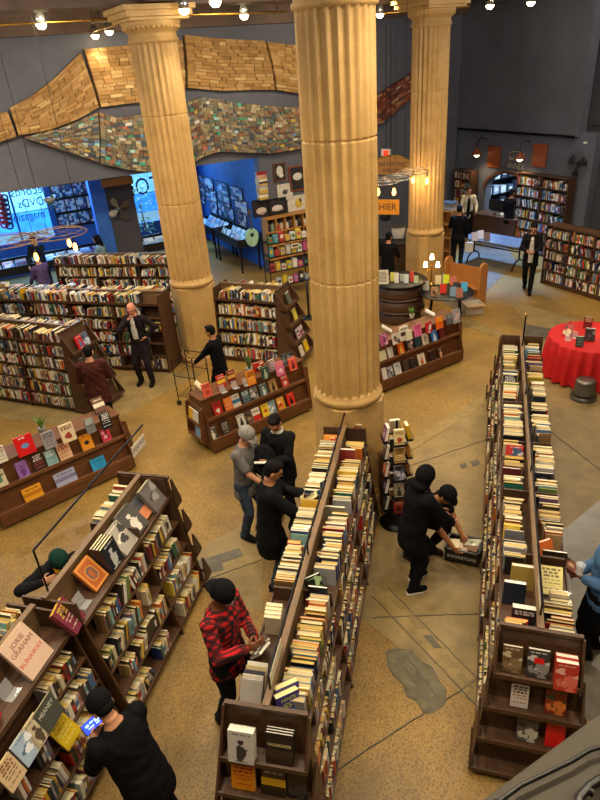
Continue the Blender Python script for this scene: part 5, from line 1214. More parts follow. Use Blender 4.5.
bp_ = thing('backpack', 'black backpack hanging between the grey tee shirt and the dark sweater', 'backpack', (-2.38, 6.05, 1.02), radians(20))
m = MB(); m.ell((0, 0, .18), (.17, .10, .23), n=18, m=12); m.ell((0, -.08, .1), (.12, .06, .12), n=14, m=10); remesh(m, 'bag_body', 'cloth_charcoal', bp_, .012, 2, .006)
for sx in (-1, 1):
    m = MB(); m.tube([(sx * .08, .09, .36), (sx * .10, .16, .30), (sx * .1, .16, .15), (sx * .09, .09, .02)], .016, 8); m.build('strap', 'cloth_black', bp_)
def tie(t, HM, T, s, X, up, fw, sh, elb, wr):
    m = MB(); loft(m, [T(.10) + fw * .115 * s, T(.30) + fw * .122 * s, T(.44) + fw * .11 * s, T(.53) + fw * .075 * s], [(.05 * s, .03 * s), (.062 * s, .03 * s), (.05 * s, .03 * s), (.03 * s, .025 * s)], X, 12); remesh(m, 'shirt_front', 'cloth_white', t, .008, 1)
    m = MB()
    for sx in (-1, 1): m.add([T(.53) + X * sx * .035 * s + fw * .09 * s, T(.33) + X * sx * .055 * s + fw * .152 * s, T(.42) + X * sx * .105 * s + fw * .135 * s, T(.51) + X * sx * .08 * s + fw * .10 * s], [(0, 1, 2, 3)])
    m.build('lapel', 'cloth_coat', t)
person('suit', 'balding person in a dark suit and pale shirt, one hand at the mouth', (-6.26, 10.0), (.12, -1), 1.76, 2, (20, 0), ((-.13, .05), (.13, 0)), ((-.20, .04, 1.06), (.06, .20, 1.44)), poles=((-1, -.2, -.2), (.8, .1, -.8)), top='cloth_suit', legs='cloth_suit', skin='skin_pink', hairstyle='balding', hair='hair_grey', hem=.2, extra=tie)
person('hoodie', 'person in a black hooded top with the hood up, seen from behind, patterned sneakers', (-.42, 5.44), (.80, .55), 1.70, 10, (18, 0), ((-.10, .07), (.10, -.06)), ((-.10, .44, .92), (.14, .46, .90)), top='cloth_black', legs='cloth_black', shoes='shoe_black', hood=True, hairstyle='long', hem=.14, loose=.02)
person('crouch', 'person in black with a flat-brimmed cap bending over the basket', (-.44, 6.0), (.90, -.35), 1.72, 38, (14, 0), ((-.13, .12), (.13, -.04)), ((-.08, .60, .46), (.14, .58, .44)), poles=((-.8, -.2, .3), (.8, -.2, .3)), pelvis=.54, top='cloth_black', sleeve='short', legs='cloth_black', shoes='shoe_brown', skin='skin_tan', cap=('cap_black', 'cap_black', 0))
person('walk', 'person in a dark open jacket walking towards the bookcases with a phone', (1.44, 16.1), (-.12, -1), 1.74, 3, (26, 0), ((-.07, .24), (.08, -.2)), ((-.08, .30, 1.10), (.10, .30, 1.12)), top='cloth_charcoal', legs='cloth_black', skin='skin_fair', hem=.16, far=True, heel=(0, .05),
       extra=lambda t, HM, T, s, X, up, fw, sh, elb, wr: front(t, T, s, X, fw, 'cloth_white'))
person('denim', 'person in a blue denim jacket and black skirt looking up, cut by the picture edge', (1.45, 4.86), (-1, .12), 1.70, 0, (-22, 0), ((-.09, .05), (.09, -.04)), ((-.07, .19, 1.08), (.08, .22, 1.06)), top='cloth_denim', legs='cloth_black', skin='skin_fair', hairstyle='long', hair='hair_brown', hem=.04, loose=.012,
       extra=lambda t, HM, T, s, X, up, fw, sh, elb, wr: skirt(t, T, s, X))
held('denim', (.02, .26, 1.02), .05, .14, .21, '7a4a3c', 'brown-red book held against the denim jacket', (-.2, -1, 0), 65, cols=['7a4a3c', 'b89878', '3c2a24'])
W_ = PEOPLE['denim'][1]; t = thing('drinking_cup', 'clear cup held above the book by the person in the denim jacket', 'cup', W_ @ Vector((-.09, .25, 1.12)))
m = MB(); m.lathe([(.0, .002), (.03, 0), (.042, .12), (.039, .12), (.028, .006)], 20); m.build('cup_body', 'clear_acrylic', t)
m = MB(); m.lathe([(.044, .118), (.045, .126), (.03, .135), (.0, .136)], 20); m.build('lid', 'clear_acrylic', t)
person('cart', 'person in black behind the middle walnut display, pushing a wire cart', (-4.30, 9.30), (-.97, .15), 1.62, 6, (12, 0), hands=((-.2, .42, 1.0), (.2, .42, 1.0)), top='cloth_black', legs='cloth_black', skin='skin_tan', far=True)
person('maroon', 'person in a maroon sweater, seen from behind at the stepped bookcase end', (-6.0, 7.98), (-.5, .87), 1.72, 4, (14, 0), hands=((-.14, .3, 1.05), (.12, .32, 1.08)), top='cloth_maroon', legs='cloth_charcoal', skin='skin_fair', loose=.018)
person('phone', 'person in black and a black cap bent over a glowing phone', (-2.17, 2.24), (-.93, .38), 1.72, 24, (30, 0), ((-.12, .06), (.14, -.12)), ((-.08, .46, 1.04), (.09, .46, 1.02)), poles=((-.7, -.6, -.4), (.7, -.6, -.4)), top='cloth_black', legs='cloth_black', shoes='shoe_white', skin='skin_fair', cap=('cap_black', 'cap_black', 0), loose=.014, fat=1.06)
W_ = PEOPLE['phone'][1]; p_ = W_ @ Vector((.01, .56, 1.06)); t = thing('phone', 'lit phone showing a bright blue screen in the capped person\'s hands', 'phone', (0, 0, 0)); 
Mf = W_ @ face_M((.01, .56, 1.07), (0, -.55, .83)); t.matrix_world = Mf
m = MB(); m.box((0, 0, -.004), (.185, .09, .008)); m.build('case', 'black_plastic', t, .003)
emis('screen_blue', '1c3cf0', 2.2); emis('screen_light', '9fc4ff', 2.0)
m = MB(); m.box((0, 0, .0006), (.175, .082, .001)); sc_ = m.build('screen', 'screen_blue', t)
for k, (x, y, w_, h_) in enumerate(((-.05, .012, .03, .02), (-.01, .016, .03, .014), (.035, .008, .04, .026), (-.03, -.014, .05, .01), (.03, -.018, .03, .012))):
    m = MB(); m.box((x, y, .0016), (w_, h_, .0006)); m.build('screen_tile', 'screen_light', sc_)
qy_ = on_local(WM, 88, 742, .75).y; clear(WM, .15, .6, qy_ - .13, qy_ + .13, .7, 1.04)
face_book(WM, (.53, qy_, .735), (1, 0, 0), .02, .2, .27, 'c8a818', 'yellow booklet on the shelf just under the lit phone', 'face-out books along the poetry ledge', 35, design('words', ['c8a818', 'a08010', 'e0d080'], random.Random(1)))
person('greencap', 'person in a dark green cap with a yellow brim, half hidden behind the poetry bookcase', (-4.0, 3.95), (.75, -.65), 1.68, 34, (22, 0), ((-.12, .1), (.12, -.05)), ((-.2, .42, 1.36), (.22, .40, 1.36)), pelvis=.92, top='cloth_charcoal', legs='cloth_jeans', skin='skin_fair', cap=('cap_green', 'brim_yellow', 0))
person('backblack', 'person in black with a paper bag, back turned, at the blue-lit table', (-.4, 18.0), (.05, 1), 1.76, 2, (14, 0), hands=((-.16, .32, 1.05), (.26, .0, .78)), top='cloth_black', legs='cloth_dark_jeans', skin='skin_tan', far=True)
p_ = PEOPLE['backblack'][1] @ Vector((.32, -.02, .48)); t = thing('tote_bag', 'cream paper bag hanging from the hand of the person in black', 'bag', p_)
m = MB(); m.prism([(-.11, -.04), (.11, -.04), (.12, .04), (-.12, .04)], 0, .27, 'z'); m.build('bag_body', 'white_card', t)
m = MB(); m.tube([(-.05, 0, .27), (-.04, 0, .34), (.04, 0, .34), (.05, 0, .27)], .005, 6); m.build('handle', 'white_card', t)
person('cream', 'person in a cream sweater standing behind the desk by the arch', (-.22, 21.05), (.25, -1), 1.72, 8, (10, 0), hands=((-.2, .34, 1.0), (.22, .36, 1.0)), top='cloth_cream', legs='cloth_black', skin='skin_fair', far=True, hairstyle='bun', hair='hair_brown',
       extra=lambda t, HM, T, s, X, up, fw, sh, elb, wr: front(t, T, s, X, fw, 'cloth_coat'))
person('arch', 'dark-clothed person standing just inside the arch', Bp(UW - .30, vc - .55)[:2], (.6, .7), 1.76, 0, (5, 0), top='cloth_black', legs='cloth_black', skin='skin_tan', far=True)
pc_ = at(388, 233, 1.72); person('cashier', 'person in black seen from behind under the cashier sign', (pc_.x, pc_.y), (.2, 1), 1.72, 5, (10, 0), hands=((-.15, .35, 1.05), (.15, .35, 1.05)), top='cloth_black', legs='cloth_black', skin='skin_tan', far=True, hairstyle='bun')
def head_at(px, py, v): 
    d = ray(px, py); P0 = Bp(0, v); t_ = (P0 - Vector(CAMP)).dot(VX) / Vector(d).dot(VX); return Vector(CAMP + d * t_)
for key, lab, px, py, v, top_, hs, fc in (('staff', 'person with bare arms behind the window counter of the blue room', 30, 224, 6.9, 'cloth_charcoal', 'short', (.2, -1)), ('floral', 'person with long dark hair and a flowery blue shirt beside the blue wall rack', 96, 224, 5.5, 'floral', 'long', (-1, -.2)), ('purple', 'person in purple bent among the records at the picture edge', 36, 250, 4.6, 'cloth_purple', 'bun', (-1, .3))):
    q_ = head_at(px, py, v); person(key, lab, (q_.x, q_.y), fc, min(1.8, max(1.5, q_.z)), 5, (12, 0), hands=((-.15, .36, 1.0), (.15, .36, 1.0)), top=top_, legs='cloth_black', far=True, hairstyle=hs)

# ------------------------------------------------------------ things on the shop floor
# basket with books
pb = at(463, 556, 0); bk = thing('shopping_basket', 'black plastic basket of books on the floor in front of the bending person', 'basket', pb, radians(-8))
m = MB(); a, b, hh = .20, .145, .2
for s in (-1, 1): m.box((0, s * b, hh / 2), (2 * a, .012, hh)); m.box((s * a, 0, hh / 2), (.012, 2 * b, hh))
m.build('basket_wall', 'black_plastic', bk)
m = MB(); m.box((0, 0, .008), (2 * a - .02, 2 * b - .02, .012)); m.build('basket_floor', 'black_plastic', bk)
m = MB(); 
for s in (-1, 1): m.box((0, s * b, hh), (2 * a + .03, .03, .016)); m.box((s * a, 0, hh), (.03, 2 * b + .03, .016))
m.build('rim', 'black_plastic', bk)
text_mesh('lettering', 'BOOKSTORE', .06, 'white_paper', bk, Matrix.Translation((0, -b - .0075, .1)) @ Matrix.Rotation(pi / 2, 4, 'X'))
Wb = Matrix.Translation(pb) @ Matrix.Rotation(radians(-8), 4, 'Z')
for k, (x, y, c, nm) in enumerate(((-.09, .03, 'd8c8a0', 'cream'), (.0, -.04, 'b8a888', 'tan'), (.1, .03, '8a5a3a', 'brown'))):
    zz = Vector((.2 * (k - 1), 1, .15)).normalized(); xx = Vector((0, -.15, 1)).normalized(); yy = zz.cross(xx).normalized(); xx = yy.cross(zz)
    add_book(Wb @ frame(Vector((x, y - .09, .10 + .02 * k)) - yy * .06, xx, yy, zz), .03, .12, .18, c, None, '%s book lying in the black floor basket' % nm, 'books in the floor basket', design('photo', [c, '5a4a3c', 'e8e0d0'], random.Random(k)), None, True)
held('crouch', (.02, .66, .50), .015, .13, .19, 'b0b098', 'pale green-grey book held over the floor basket', (0, -.8, .2), 60, cols=['b0b098', '5a6a58', 'e0dcc8'])
# spinner rack
ps = at(396, 522, 0); Ws = Matrix.Translation(ps); sp = thing('spinner_rack', 'rotating wire book rack between the big column and the hooded person', 'book rack', ps)
m = MB(); m.lathe([(.22, 0), (.22, .02), (.05, .05), (.0, .05)], 24); m.build('base', 'black_metal', sp)
m = MB(); m.tube([(0, 0, .04), (0, 0, 1.62)], .015, 8); m.build('pole', 'black_metal', sp)
for k, z in enumerate((.28, .55, .82, 1.09, 1.36)):
    m = MB()
    for q in range(4):
        Rz = Matrix.Rotation(pi / 2 * q + .35, 4, 'Z'); m.box((.15, 0, z - .01), (.08, .18, .008), Rz); m.tube([(.19, -.09, z), (.19, -.09, z + .05), (.19, .09, z + .05), (.19, .09, z)], .004, 6, M=Rz)
    m.build('pocket_ring', 'black_metal', sp)
SPC = [['d8a81c', '2a6a5c', 'f0e8d0'], ['c8b890', '6a5a4a', '3a322c'], ['8a4070', 'd8b0c8', '5a2048'], ['e0c88c', '8a5a2c', 'a83c20']], [['c07828', 'f0d090', '5a3018'], ['2c2a28', 'd8d4c8', 'a89858'], ['4a4444', 'c8c4bc', '8a3a30'], ['b8924c', '5a3c1c', 'f0e0b0']], [['8a5a30', 'd8b478', '3a2414'], ['1c3830', 'c8b060', '8ab09c'], ['c84a2c', 'f0b880', 'f8e0c0'], ['5a5a6a', 'c0c0cc', '2c2c38']], [['a87838', 'e8d0a0', '3c2818'], ['6a4a34', 'c8a878', '2a1c14'], ['5a3c6a', 'c8b0d0', '2c1c38'], ['9a8a6c', '3a3428', 'e0d8c0']], [['7a4c24', 'd0a060', '2c1a0c'], ['b08848', '5a3c1c', 'e8d8b0'], ['3a3a42', '9a9aa4', 'd0d0d8'], ['8a2c20', 'd89880', '3c1410']]
for k, z in enumerate((1.36, 1.09, .82, .55, .28)):
    for q in range(4):
        a = pi / 2 * q + .35; n_ = (cos(a), sin(a), 0); cc = SPC[k][q]
        face_book(Ws, (cos(a) * .13, sin(a) * .13, z), n_, .045, .13, .2, cc[0], '%s book in the %s tier of the rotating rack, %s side' % (cname(cc[0]), ('top', 'second', 'middle', 'fourth', 'bottom')[k], ('aisle', 'far', 'column', 'near')[q]), 'books on the rotating rack', 10, design(('words', 'photo', 'figure', 'title')[(k + q) % 4], cc, random.Random(k * 9 + q)))
pk = at(382, 497, 0); t = thing('side_cabinet', 'plain brown wooden cabinet beside the big column behind the rotating rack', 'cabinet', (pk.x + .17, pk.y - .12, 0), pi / 4)
m = MB(); m.box((0, 0, .42), (.28, .28, .8)); m.build('carcass', 'walnut', t, .005)
m = MB(); m.box((0, 0, .835), (.31, .31, .03)); m.build('top', 'walnut_edge', t, .004)
m = MB(); m.box((0, -.147, .42), (.25, .012, .72)); dr_ = m.build('door', 'walnut', t, .003)
m = MB(); m.ell((.09, -.162, .5), (.012, .012, .012)); m.build('knob', 'brass', dr_)
# red table, stool, things on it
prt = at(592, 336, .76); RT = .74
rt = thing('round_table', 'round table under a pleated bright red cloth to the floor', 'table', (prt.x, prt.y, 0))
m = MB(); n = 144; vs_ = []; lv = [(.0, .765, 0), (RT - .03, .765, 0), (RT, .755, 0), (RT + .012, .73, .15), (RT + .03, .5, .6), (RT + .05, .25, .9), (RT + .065, .035, 1)]
for r_, z, k in lv:
    for i in range(n):
        a = 2 * pi * i / n; rr_ = r_ + k * (.06 * sin(a * 22 + 1.2 * sin(a * 3)) + .014 * sin(a * 8 + 1)); vs_.append((rr_ * cos(a), rr_ * sin(a), z + (.012 * sin(a * 5) if z < .2 else 0)))
m.add(vs_, [(j * n + i, j * n + (i + 1) % n, (j + 1) * n + (i + 1) % n, (j + 1) * n + i) for j in range(len(lv) - 1) for i in range(n)], None, True); m.build('tablecloth', 'red_cloth', rt)
m = MB(); m.lathe([(.28, 0), (.28, .03), (.05, .08), (.05, .7), (.3, .74), (RT - .02, .745), (RT - .02, .755)], 32); m.build('pedestal', 'dark_wood', rt)
Wrt = Matrix.Translation((prt.x, prt.y, 0))
def rt_pt(px, py): q = at(px, py, .77); return (q.x - prt.x, q.y - prt.y, .768)
gT = 'books on the red table'
face_book(Wrt, rt_pt(566, 336), (-.7, -1, 0), .03, .16, .24, 'b8302c', 'red book opened against a stand on the red tablecloth', gT, 30, design('photo', ['b8302c', 'e0c8a0', '5a1c18'], random.Random(1)))
face_book(Wrt, rt_pt(571, 334), (.8, -.8, 0), .03, .16, .24, 'c8382c', 'second red book leaning back to back with the opened one', gT, 30, design('words', ['c8382c', 'e8d8b8', '5a1c18'], random.Random(2)))
face_book(Wrt, rt_pt(579, 346), (-.1, -1, 0), .05, .13, .19, '3a4a44', 'small dark green book upright at the front of the red tablecloth', gT, 8, design('words', ['2c3a36', '6a7a70', 'a8b0a0'], random.Random(3)))
face_book(Wrt, rt_pt(589, 340), (-.1, -1, 0), .07, .17, .23, '3c3436', 'bigger dark grey boxed book on the red tablecloth', gT, 10, design('photo', ['3c3436', '5a5054', '8a8084'], random.Random(4)))
face_book(Wrt, rt_pt(587, 328), (-.1, -1, 0), .04, .15, .22, '7a2424', 'maroon book with cream page edges behind the boxed one', gT, 6, design('words', ['7a2424', 'c0a080', '3a1414'], random.Random(5)))
for k, (px, py, nm) in enumerate(((568, 340, 'clear stand under the opened red book'), (575, 338, 'clear stand beside the small green book'))):
    q = rt_pt(px, py); stand(Wrt, q[0], q[1], .768, nm + ' on the red table')
q = at(604, 332, .77); t = thing('table_lamp', 'small lit lamp with a glowing shade on the red table', 'lamp', (q.x, q.y, .768))
m = MB(); m.lathe([(.06, 0), (.06, .012), (.015, .03), (.018, .1), (.012, .2), (0, .2)], 16); m.build('base', 'brass', t)
m = MB(); m.lathe([(.075, .19), (.05, .33), (.048, .33), (.073, .19)], 20); m.build('lamp_shade', 'shade_glow', t)
pst = at(583, 398, 0); t = thing('kick_stool', 'round grey step stool in front of the red tablecloth', 'stool', pst)
m = MB(); m.lathe([(.22, .0), (.225, .05), (.20, .07), (.195, .09)], 32); m.build('base_ring', 'grey_metal', t)
m = MB(); m.lathe([(.19, .09), (.155, .33)], 32); m.build('drum', 'dark_tile', t)
m = MB(); m.lathe([(.197, .085), (.2, .1), (.197, .115)], 32); m.build('bumper', 'black_plastic', t)
m = MB(); m.lathe([(.165, .32), (.17, .345), (.15, .365), (.05, .36), (0, .355)], 32); m.build('step', 'grey_metal', t)
# wire cart
pcx = PEOPLE['cart'][1] @ Vector((0, .62, 0)); t = thing('shopping_cart', 'thin black wire cart pushed by the person behind the middle walnut display', 'cart', pcx, PEOPLE['cart'][0].rotation_euler[2])
m = MB(); m.tube([(-.22, -.2, .12), (-.22, -.2, 1.02), (.22, -.2, 1.02), (.22, -.2, .12)], .012, 8); m.tube([(-.22, -.2, .95), (-.22, .25, .95), (-.22, .25, .12)], .01, 8); m.tube([(.22, -.2, .95), (.22, .25, .95), (.22, .25, .12)], .01, 8); m.build('frame', 'black_metal', t)
for z in (.2, .62):
    m = MB()
    for k in range(9): y = -.2 + .45 * k / 8; m.tube([(-.22, y, z), (.22, y, z)], .005, 6)
    m.tube([(-.22, -.2, z), (-.22, .25, z), (.22, .25, z), (.22, -.2, z)], .007, 6)
    m.build('wire_basket', 'black_metal', t)
for sx in (-1, 1):
    for y in (-.2, .25):
        m = MB(); m.lathe([(.0, -.015), (.05, -.015), (.05, .015), (0, .015)], 14, Matrix.Translation((sx * .22, y, .053)) @ Matrix.Rotation(pi / 2, 4, 'Y')); m.build('wheel', 'black_plastic', t)
# black round table with books and a candelabra, counter, bench, box
pt = at(446, 291, .76); t = thing('round_table', 'black round table with upright books and a three-light candelabra', 'table', (pt.x, pt.y, 0))
m = MB(); m.lathe([(0, .73), (.60, .73), (.62, .745), (.60, .76), (0, .76)], 48); m.build('tabletop', 'black_plastic', t)
for k in range(4):
    a = pi / 4 + pi / 2 * k; m = MB(); m.tube([(.42 * cos(a), .42 * sin(a), .73), (.5 * cos(a), .5 * sin(a), 0.0)], .022, 8); m.build('leg', 'black_metal', t)
Wt = Matrix.Translation((pt.x, pt.y, 0)); gB = 'books on the black round table'
for px, py, c, ph, st_ in ((426, 290, ['b0a898', '5a5048'], 'grey book', 'photo'), (434, 296, ['a87850', '3a2c24', 'e0c8a0'], 'brown picture book', 'photo'), (438, 284, ['d8c89c', '5a5040', '8a7a5c'], 'cream book behind the lamp', 'words'), (446, 283, ['d8e030', '5a6a20', '2c3020'], 'bright yellow-green book', 'dot'), (443, 293, ['dc2c20', 'f0c0b0', '5a1410'], 'bright red book', 'words'), (453, 285, ['c86a58', '3a2c34', 'f0d0c0'], 'salmon book', 'photo'), (456, 291, ['3a3438', '8a8088'], 'dark book', 'photo'), (453, 296, ['7a9ab0', 'c8d8e0', '3a5060'], 'slate blue book', 'words'), (464, 291, ['4cb0d8', 'd0ecf8', '1c6a94'], 'sky blue book', 'words'), (465, 300, ['a86a50', '5a3424', 'd8a888'], 'brown-pink book at the table rim', 'photo')):
    q = at(px, py, .77); d_ = Vector((q.x - pt.x, q.y - pt.y, 0)); 
    if d_.length > .52: d_ = d_.normalized() * .52
    face_book(Wt, (d_.x, d_.y, .763), (.05, -1, 0), .03, .14, .21, c[0], ph + ' standing on the black round table', gB, 16, design(st_, c, random.Random(int(px))))
q = at(431, 284, .77); t = thing('candelabra', 'three-light candelabra glowing in front of the far column', 'lamp', (q.x, q.y, .763))
m = MB(); m.lathe([(.09, 0), (.09, .015), (.02, .04), (.022, .08), (.014, .1), (.02, .2), (.014, .32), (.02, .4), (.012, .48)], 16); m.build('base', 'brass', t)
for k, (x, z) in enumerate(((-.14, .42), (.14, .42), (0, .6))):
    if x: m = MB(); m.tube([(0, 0, .36), (x * .6, 0, .33), (x, 0, .37), (x, 0, z)], .009, 8); m.build('arm', 'brass', t)
    m = MB(); m.lathe([(.055, z), (.035, z + .12), (.033, z + .12), (.053, z)], 16, Matrix.Translation((x, 0, 0))); m.build('lamp_shade', 'shade_glow', t)
pc = at(399, 279, 1.0); t = thing('cashier_counter', 'curved dark counter of stepped bands under the cashier sign', 'counter', (pc.x, pc.y + .1, 0))
m = MB(); 
for z, r_, h_ in ((.0, .50, .3), (.32, .55, .28), (.62, .53, .3)): m.lathe([(0, z), (r_, z), (r_ + .02, z + .03), (r_, z + h_), (0, z + h_)], 40)
m.build('body', 'dark_wood', t)
for z in (.3, .6): m = MB(); m.lathe([(.48, z), (.60, z + .0), (.60, z + .025), (.48, z + .025)], 40); m.build('band', 'dark_wood_end', t)
m = MB(); m.lathe([(0, .93), (.62, .93), (.64, .95), (.62, .97), (0, .97)], 40); m.build('countertop', 'black_plastic', t)
Wk = Matrix.Translation((pc.x, pc.y + .1, 0))
for k in range(7):
    x = -.25 + .11 * k; c = ['c8c0b0', 'd8d060', 'e0d8c8', 'a8b0a8', 'd0d8d0', 'c84a34', 'b8c8a0'][k]
    face_book(Wk, (x, -.30 + .12 * (k % 2), .972), (.1, -1, 0), .02, .10, .17 + .03 * (k % 3), c, '%s card, %s along the cashier counter' % (cname(c), ordw(k + 1)), 'cards on the cashier counter', 12, design('photo', [c, '4a4440', 'e8e4dc'], random.Random(k)))
t = thing('counter_sign', 'cream printed notice propped on the cashier counter', 'sign', Wk @ Vector((-.36, -.40, .972)), radians(5))
m = MB(); m.box((0, 0, .16), (.3, .012, .32), Matrix.Rotation(radians(-12), 4, 'X')); m.build('board', 'sign_cream', t)
m = MB()
for k in range(8): m.box((0, -.0075, .06 + .03 * k), (.22, .002, .01), Matrix.Rotation(radians(-12), 4, 'X'))
m.build('print', 'sign_ink', t)
# oak bench with round-topped ends
b0, b1 = at(447, 296, 0), at(474, 303, 0); d_ = (b1 - b0); t = thing('bench', 'light oak bench end with rounded sides behind the black round table', 'bench', b0, atan2(d_.y, d_.x))
bl = d_.length + .2
def rounded(w, h): return [(-w / 2, 0), (w / 2, 0), (w / 2, h - w / 2)] + [(w / 2 * cos(a), h - w / 2 + w / 2 * sin(a)) for a in np.linspace(.2, pi - .2, 9)] + [(-w / 2, h - w / 2)]
for x in (0, bl):
    m = MB(); m.prism(rounded(.3, 1.05), x - .03, x + .03, 'x'); m.build('side_panel', 'oak', t, .006)
m = MB(); m.box((bl / 2, .05, .5), (bl - .06, .03, .78)); m.build('back_panel', 'oak', t)
m = MB(); m.box((bl / 2, -.05, .42), (bl - .06, .22, .03)); m.build('seat', 'oak', t)
pb2 = at(472, 312, 0); t = thing('cardboard_box', 'pale open cardboard box on the floor below the black round table', 'box', pb2, radians(20))
m = MB(); 
for s in (-1, 1): m.box((0, s * .16, .12), (.42, .008, .24)); m.box((s * .21, 0, .12), (.008, .32, .24))
m.box((0, 0, .006), (.41, .31, .008)); m.build('box_body', 'white_card', t)
m = MB(); m.box((0, -.22, .235), (.42, .13, .005), Matrix.Rotation(0, 4, 'X')); m.build('flap', 'cardboard', t)
# glass-blue lit table with curved trestle, desk behind
pt2 = at(497, 239, .76); t = thing('library_table', 'long table catching blue light, on curled iron legs', 'table', (pt2.x, pt2.y, 0), radians(-35))
simple('table_gloss', '6a7078', 0.18, spec=.8)
m = MB(); m.box((0, 0, .745), (1.9, .85, .04)); m.build('tabletop', 'table_gloss', t, .006)
for x in (-.75, .75):
    m = MB(); m.tube([(x, -.3, .03)] + [(x, -.3 * cos(a), .03 + .26 * sin(a)) for a in np.linspace(0, pi, 9)] + [(x, .3, .03)], .022, 8); m.tube([(x, 0, .28), (x, 0, .73)], .024, 8); m.build('leg', 'black_metal', t)
m = MB(); m.tube([(-.75, 0, .5), (.75, 0, .5)], .018, 8); m.build('stretcher', 'black_metal', t)
Wt2 = Matrix.Translation((pt2.x, pt2.y, 0))
for k, (px, py, c) in enumerate(((475, 241, 'b8a898'), (481, 239, 'd0c0b0'), (487, 241, '6a5048'))):
    q = at(px, py, .77); face_book(Wt2, (q.x - pt2.x, q.y - pt2.y, .768), (.3, -1, 0), .03, .17, .24, c, '%s picture book, %s along the blue-lit table' % (cname(c), ordw(k + 1)), 'books on the blue-lit table', 25, design('photo', [c, '3a2c28', 'e8e0d4'], random.Random(k)))
pd = at(493, 213, .9); t = thing('desk', 'dark service desk crowded with papers in front of the arch', 'desk', (pd.x + .2, pd.y - .25, 0), radians(-40))
m = MB(); m.box((0, 0, .88), (1.7, .6, .04)); m.build('desktop', 'dark_wood', t, .004)
m = MB(); m.box((0, -.26, .44), (1.6, .03, .84)); m.build('front_panel', 'dark_wood_end', t)
for x in (-.8, .8): m = MB(); m.box((x, 0, .43), (.04, .55, .86)); m.build('side_panel', 'dark_wood_end', t)
Wd = Matrix.Translation((pd.x + .2, pd.y - .25, 0)) @ Matrix.Rotation(radians(-40), 4, 'Z')
t = thing('monitor', 'dark computer screen on the service desk by the arch', 'monitor', Wd @ Vector((-.2, .05, .9)), radians(150))
m = MB(); m.box((0, 0, .27), (.5, .03, .3)); m.build('screen', 'black_plastic', t, .004)
m = MB(); m.lathe([(.1, 0), (.1, .01), (.02, .02), (.02, .15)], 16); m.build('stand', 'black_plastic', t)
for k, x in enumerate((.2, .45, .65)):
    t = thing('paper_stack', ('pale paper stack beside the screen on the service desk', 'middle paper stack on the service desk', 'paper stack at the arch end of the service desk')[k], 'papers', Wd @ Vector((x, -.05, .901)), .4 * k)
    m = MB(); m.box((0, 0, .03), (.2, .27, .06)); m.build('papers', 'white_paper', t)
    m = MB(); m.box((0, 0, .064), (.19, .26, .008)); m.build('cover_sheet', 'sign_cream', t)
# ------------------------------------------------------------ signs, wall pieces, hanging lamps
def cord(t, pts, name='cable', r=.006): m = MB(); m.tube(pts, r, 6); return m.build(name, 'black_metal', t)
def wall_M(px, py, P0, n, off=.03):
    p = on_plane(px, py, Vector(P0) - Vector(n) * off, n); return p, face_M(p, -Vector(n))
def flat_thing(name, label, cat, px, py, P0, n, w, h, d, mat, off=.03, group=None, part='board', frame_mat=None, tilt=0):
    p, M = wall_M(px, py, P0, n, off + d / 2); t = thing(name, label, cat, (0, 0, 0), 0, group); t.matrix_world = M @ Matrix.Rotation(radians(tilt), 4, 'Z')
    m = MB(); m.box((0, 0, 0), (w, h, d)); m.build(part, mat, t)
    if frame_mat:
        m = MB(); f = .03
        for s in (-1, 1): m.box((s * w / 2, 0, .005), (f, h + f, d + .02)); m.box((0, s * h / 2, .005), (w + f, f, d + .02))
        m.build('frame', frame_mat, t)
    return t
PS, NS_ = Bp(0, VS), VX; PF, NF_ = Bp(UW + .1, 0), UX; PFR = Bp(UW + .35, 0); PBL = Bp(UB, 0); PBK = Bp(0, VB)
# cashier sign, arch sign, exit sign
pcs = at(392, 207, 2.35); n_ = Vector((-pcs.x, -pcs.y, 0)).normalized()
def hung(name, label, cat, px, py, z, w, h, mat, n=None, wire_to=None):
    p = at(px, py, z); nn = n or Vector((-p.x, -p.y, 0)).normalized(); t = thing(name, label, cat, (0, 0, 0)); t.matrix_world = face_M(p, nn)
    m = MB(); m.box((0, 0, 0), (w, h, .03)); m.build('board', mat, t, .004)
    for s in (-1, 1): cord(t, [(s * w * .4, h / 2, 0), (s * w * .4, (wire_to or 5.0) - z, 0)], 'wire', .004)
    return t
t = hung('cashier_sign', 'mustard sign with black CASHIER lettering hanging between the columns', 'sign', 380, 207, 2.25, .98, .36, 'cashier_yellow', Vector((-.12, -1, 0)).normalized(), 6.0)
text_mesh('lettering', 'CASHIER', .235, 'sign_ink', t, Matrix.Translation((0, 0, .016)), width=.92)
p_ = at(388, 172, 2.65); t = thing('arch_sign', 'arched wooden sign with two lines of worn letters above the cashier sign', 'sign', (0, 0, 0)); t.matrix_world = face_M(p_ + Vector((0, .7, 0)), (-.12, -1, 0))
m = MB(); arc_ = [(-.75, -.18)] + [(.75 * cos(a), -.18 + .52 * sin(a)) for a in np.linspace(pi, 0, 17)] + [(.75, -.18)]; m.prism(arc_[::-1], 0, .03, 'z'); m.build('board', 'pine', t)
m = MB(); m.tube([(.75 * cos(a), -.18 + .52 * sin(a), .02) for a in np.linspace(pi, 0, 17)], .025, 6); m.build('rim', 'brass', t)
text_mesh('lettering', 'THE FAR THE', .15, 'sign_ink', t, Matrix.Translation((0, .1, .032)), width=.9); text_mesh('lettering', 'STANDING', .13, 'sign_ink', t, Matrix.Translation((.05, -.07, .032)), width=.9)
cord(t, [(.0, .34, 0), (.0, 3.4, 0)], 'wire', .005)
p_ = at(386, 153, 3.0); t = thing('exit_sign', 'small lit red exit box hanging behind the big column', 'exit sign', (0, 0, 0)); t.matrix_world = face_M(p_, (-.12, -1, 0))
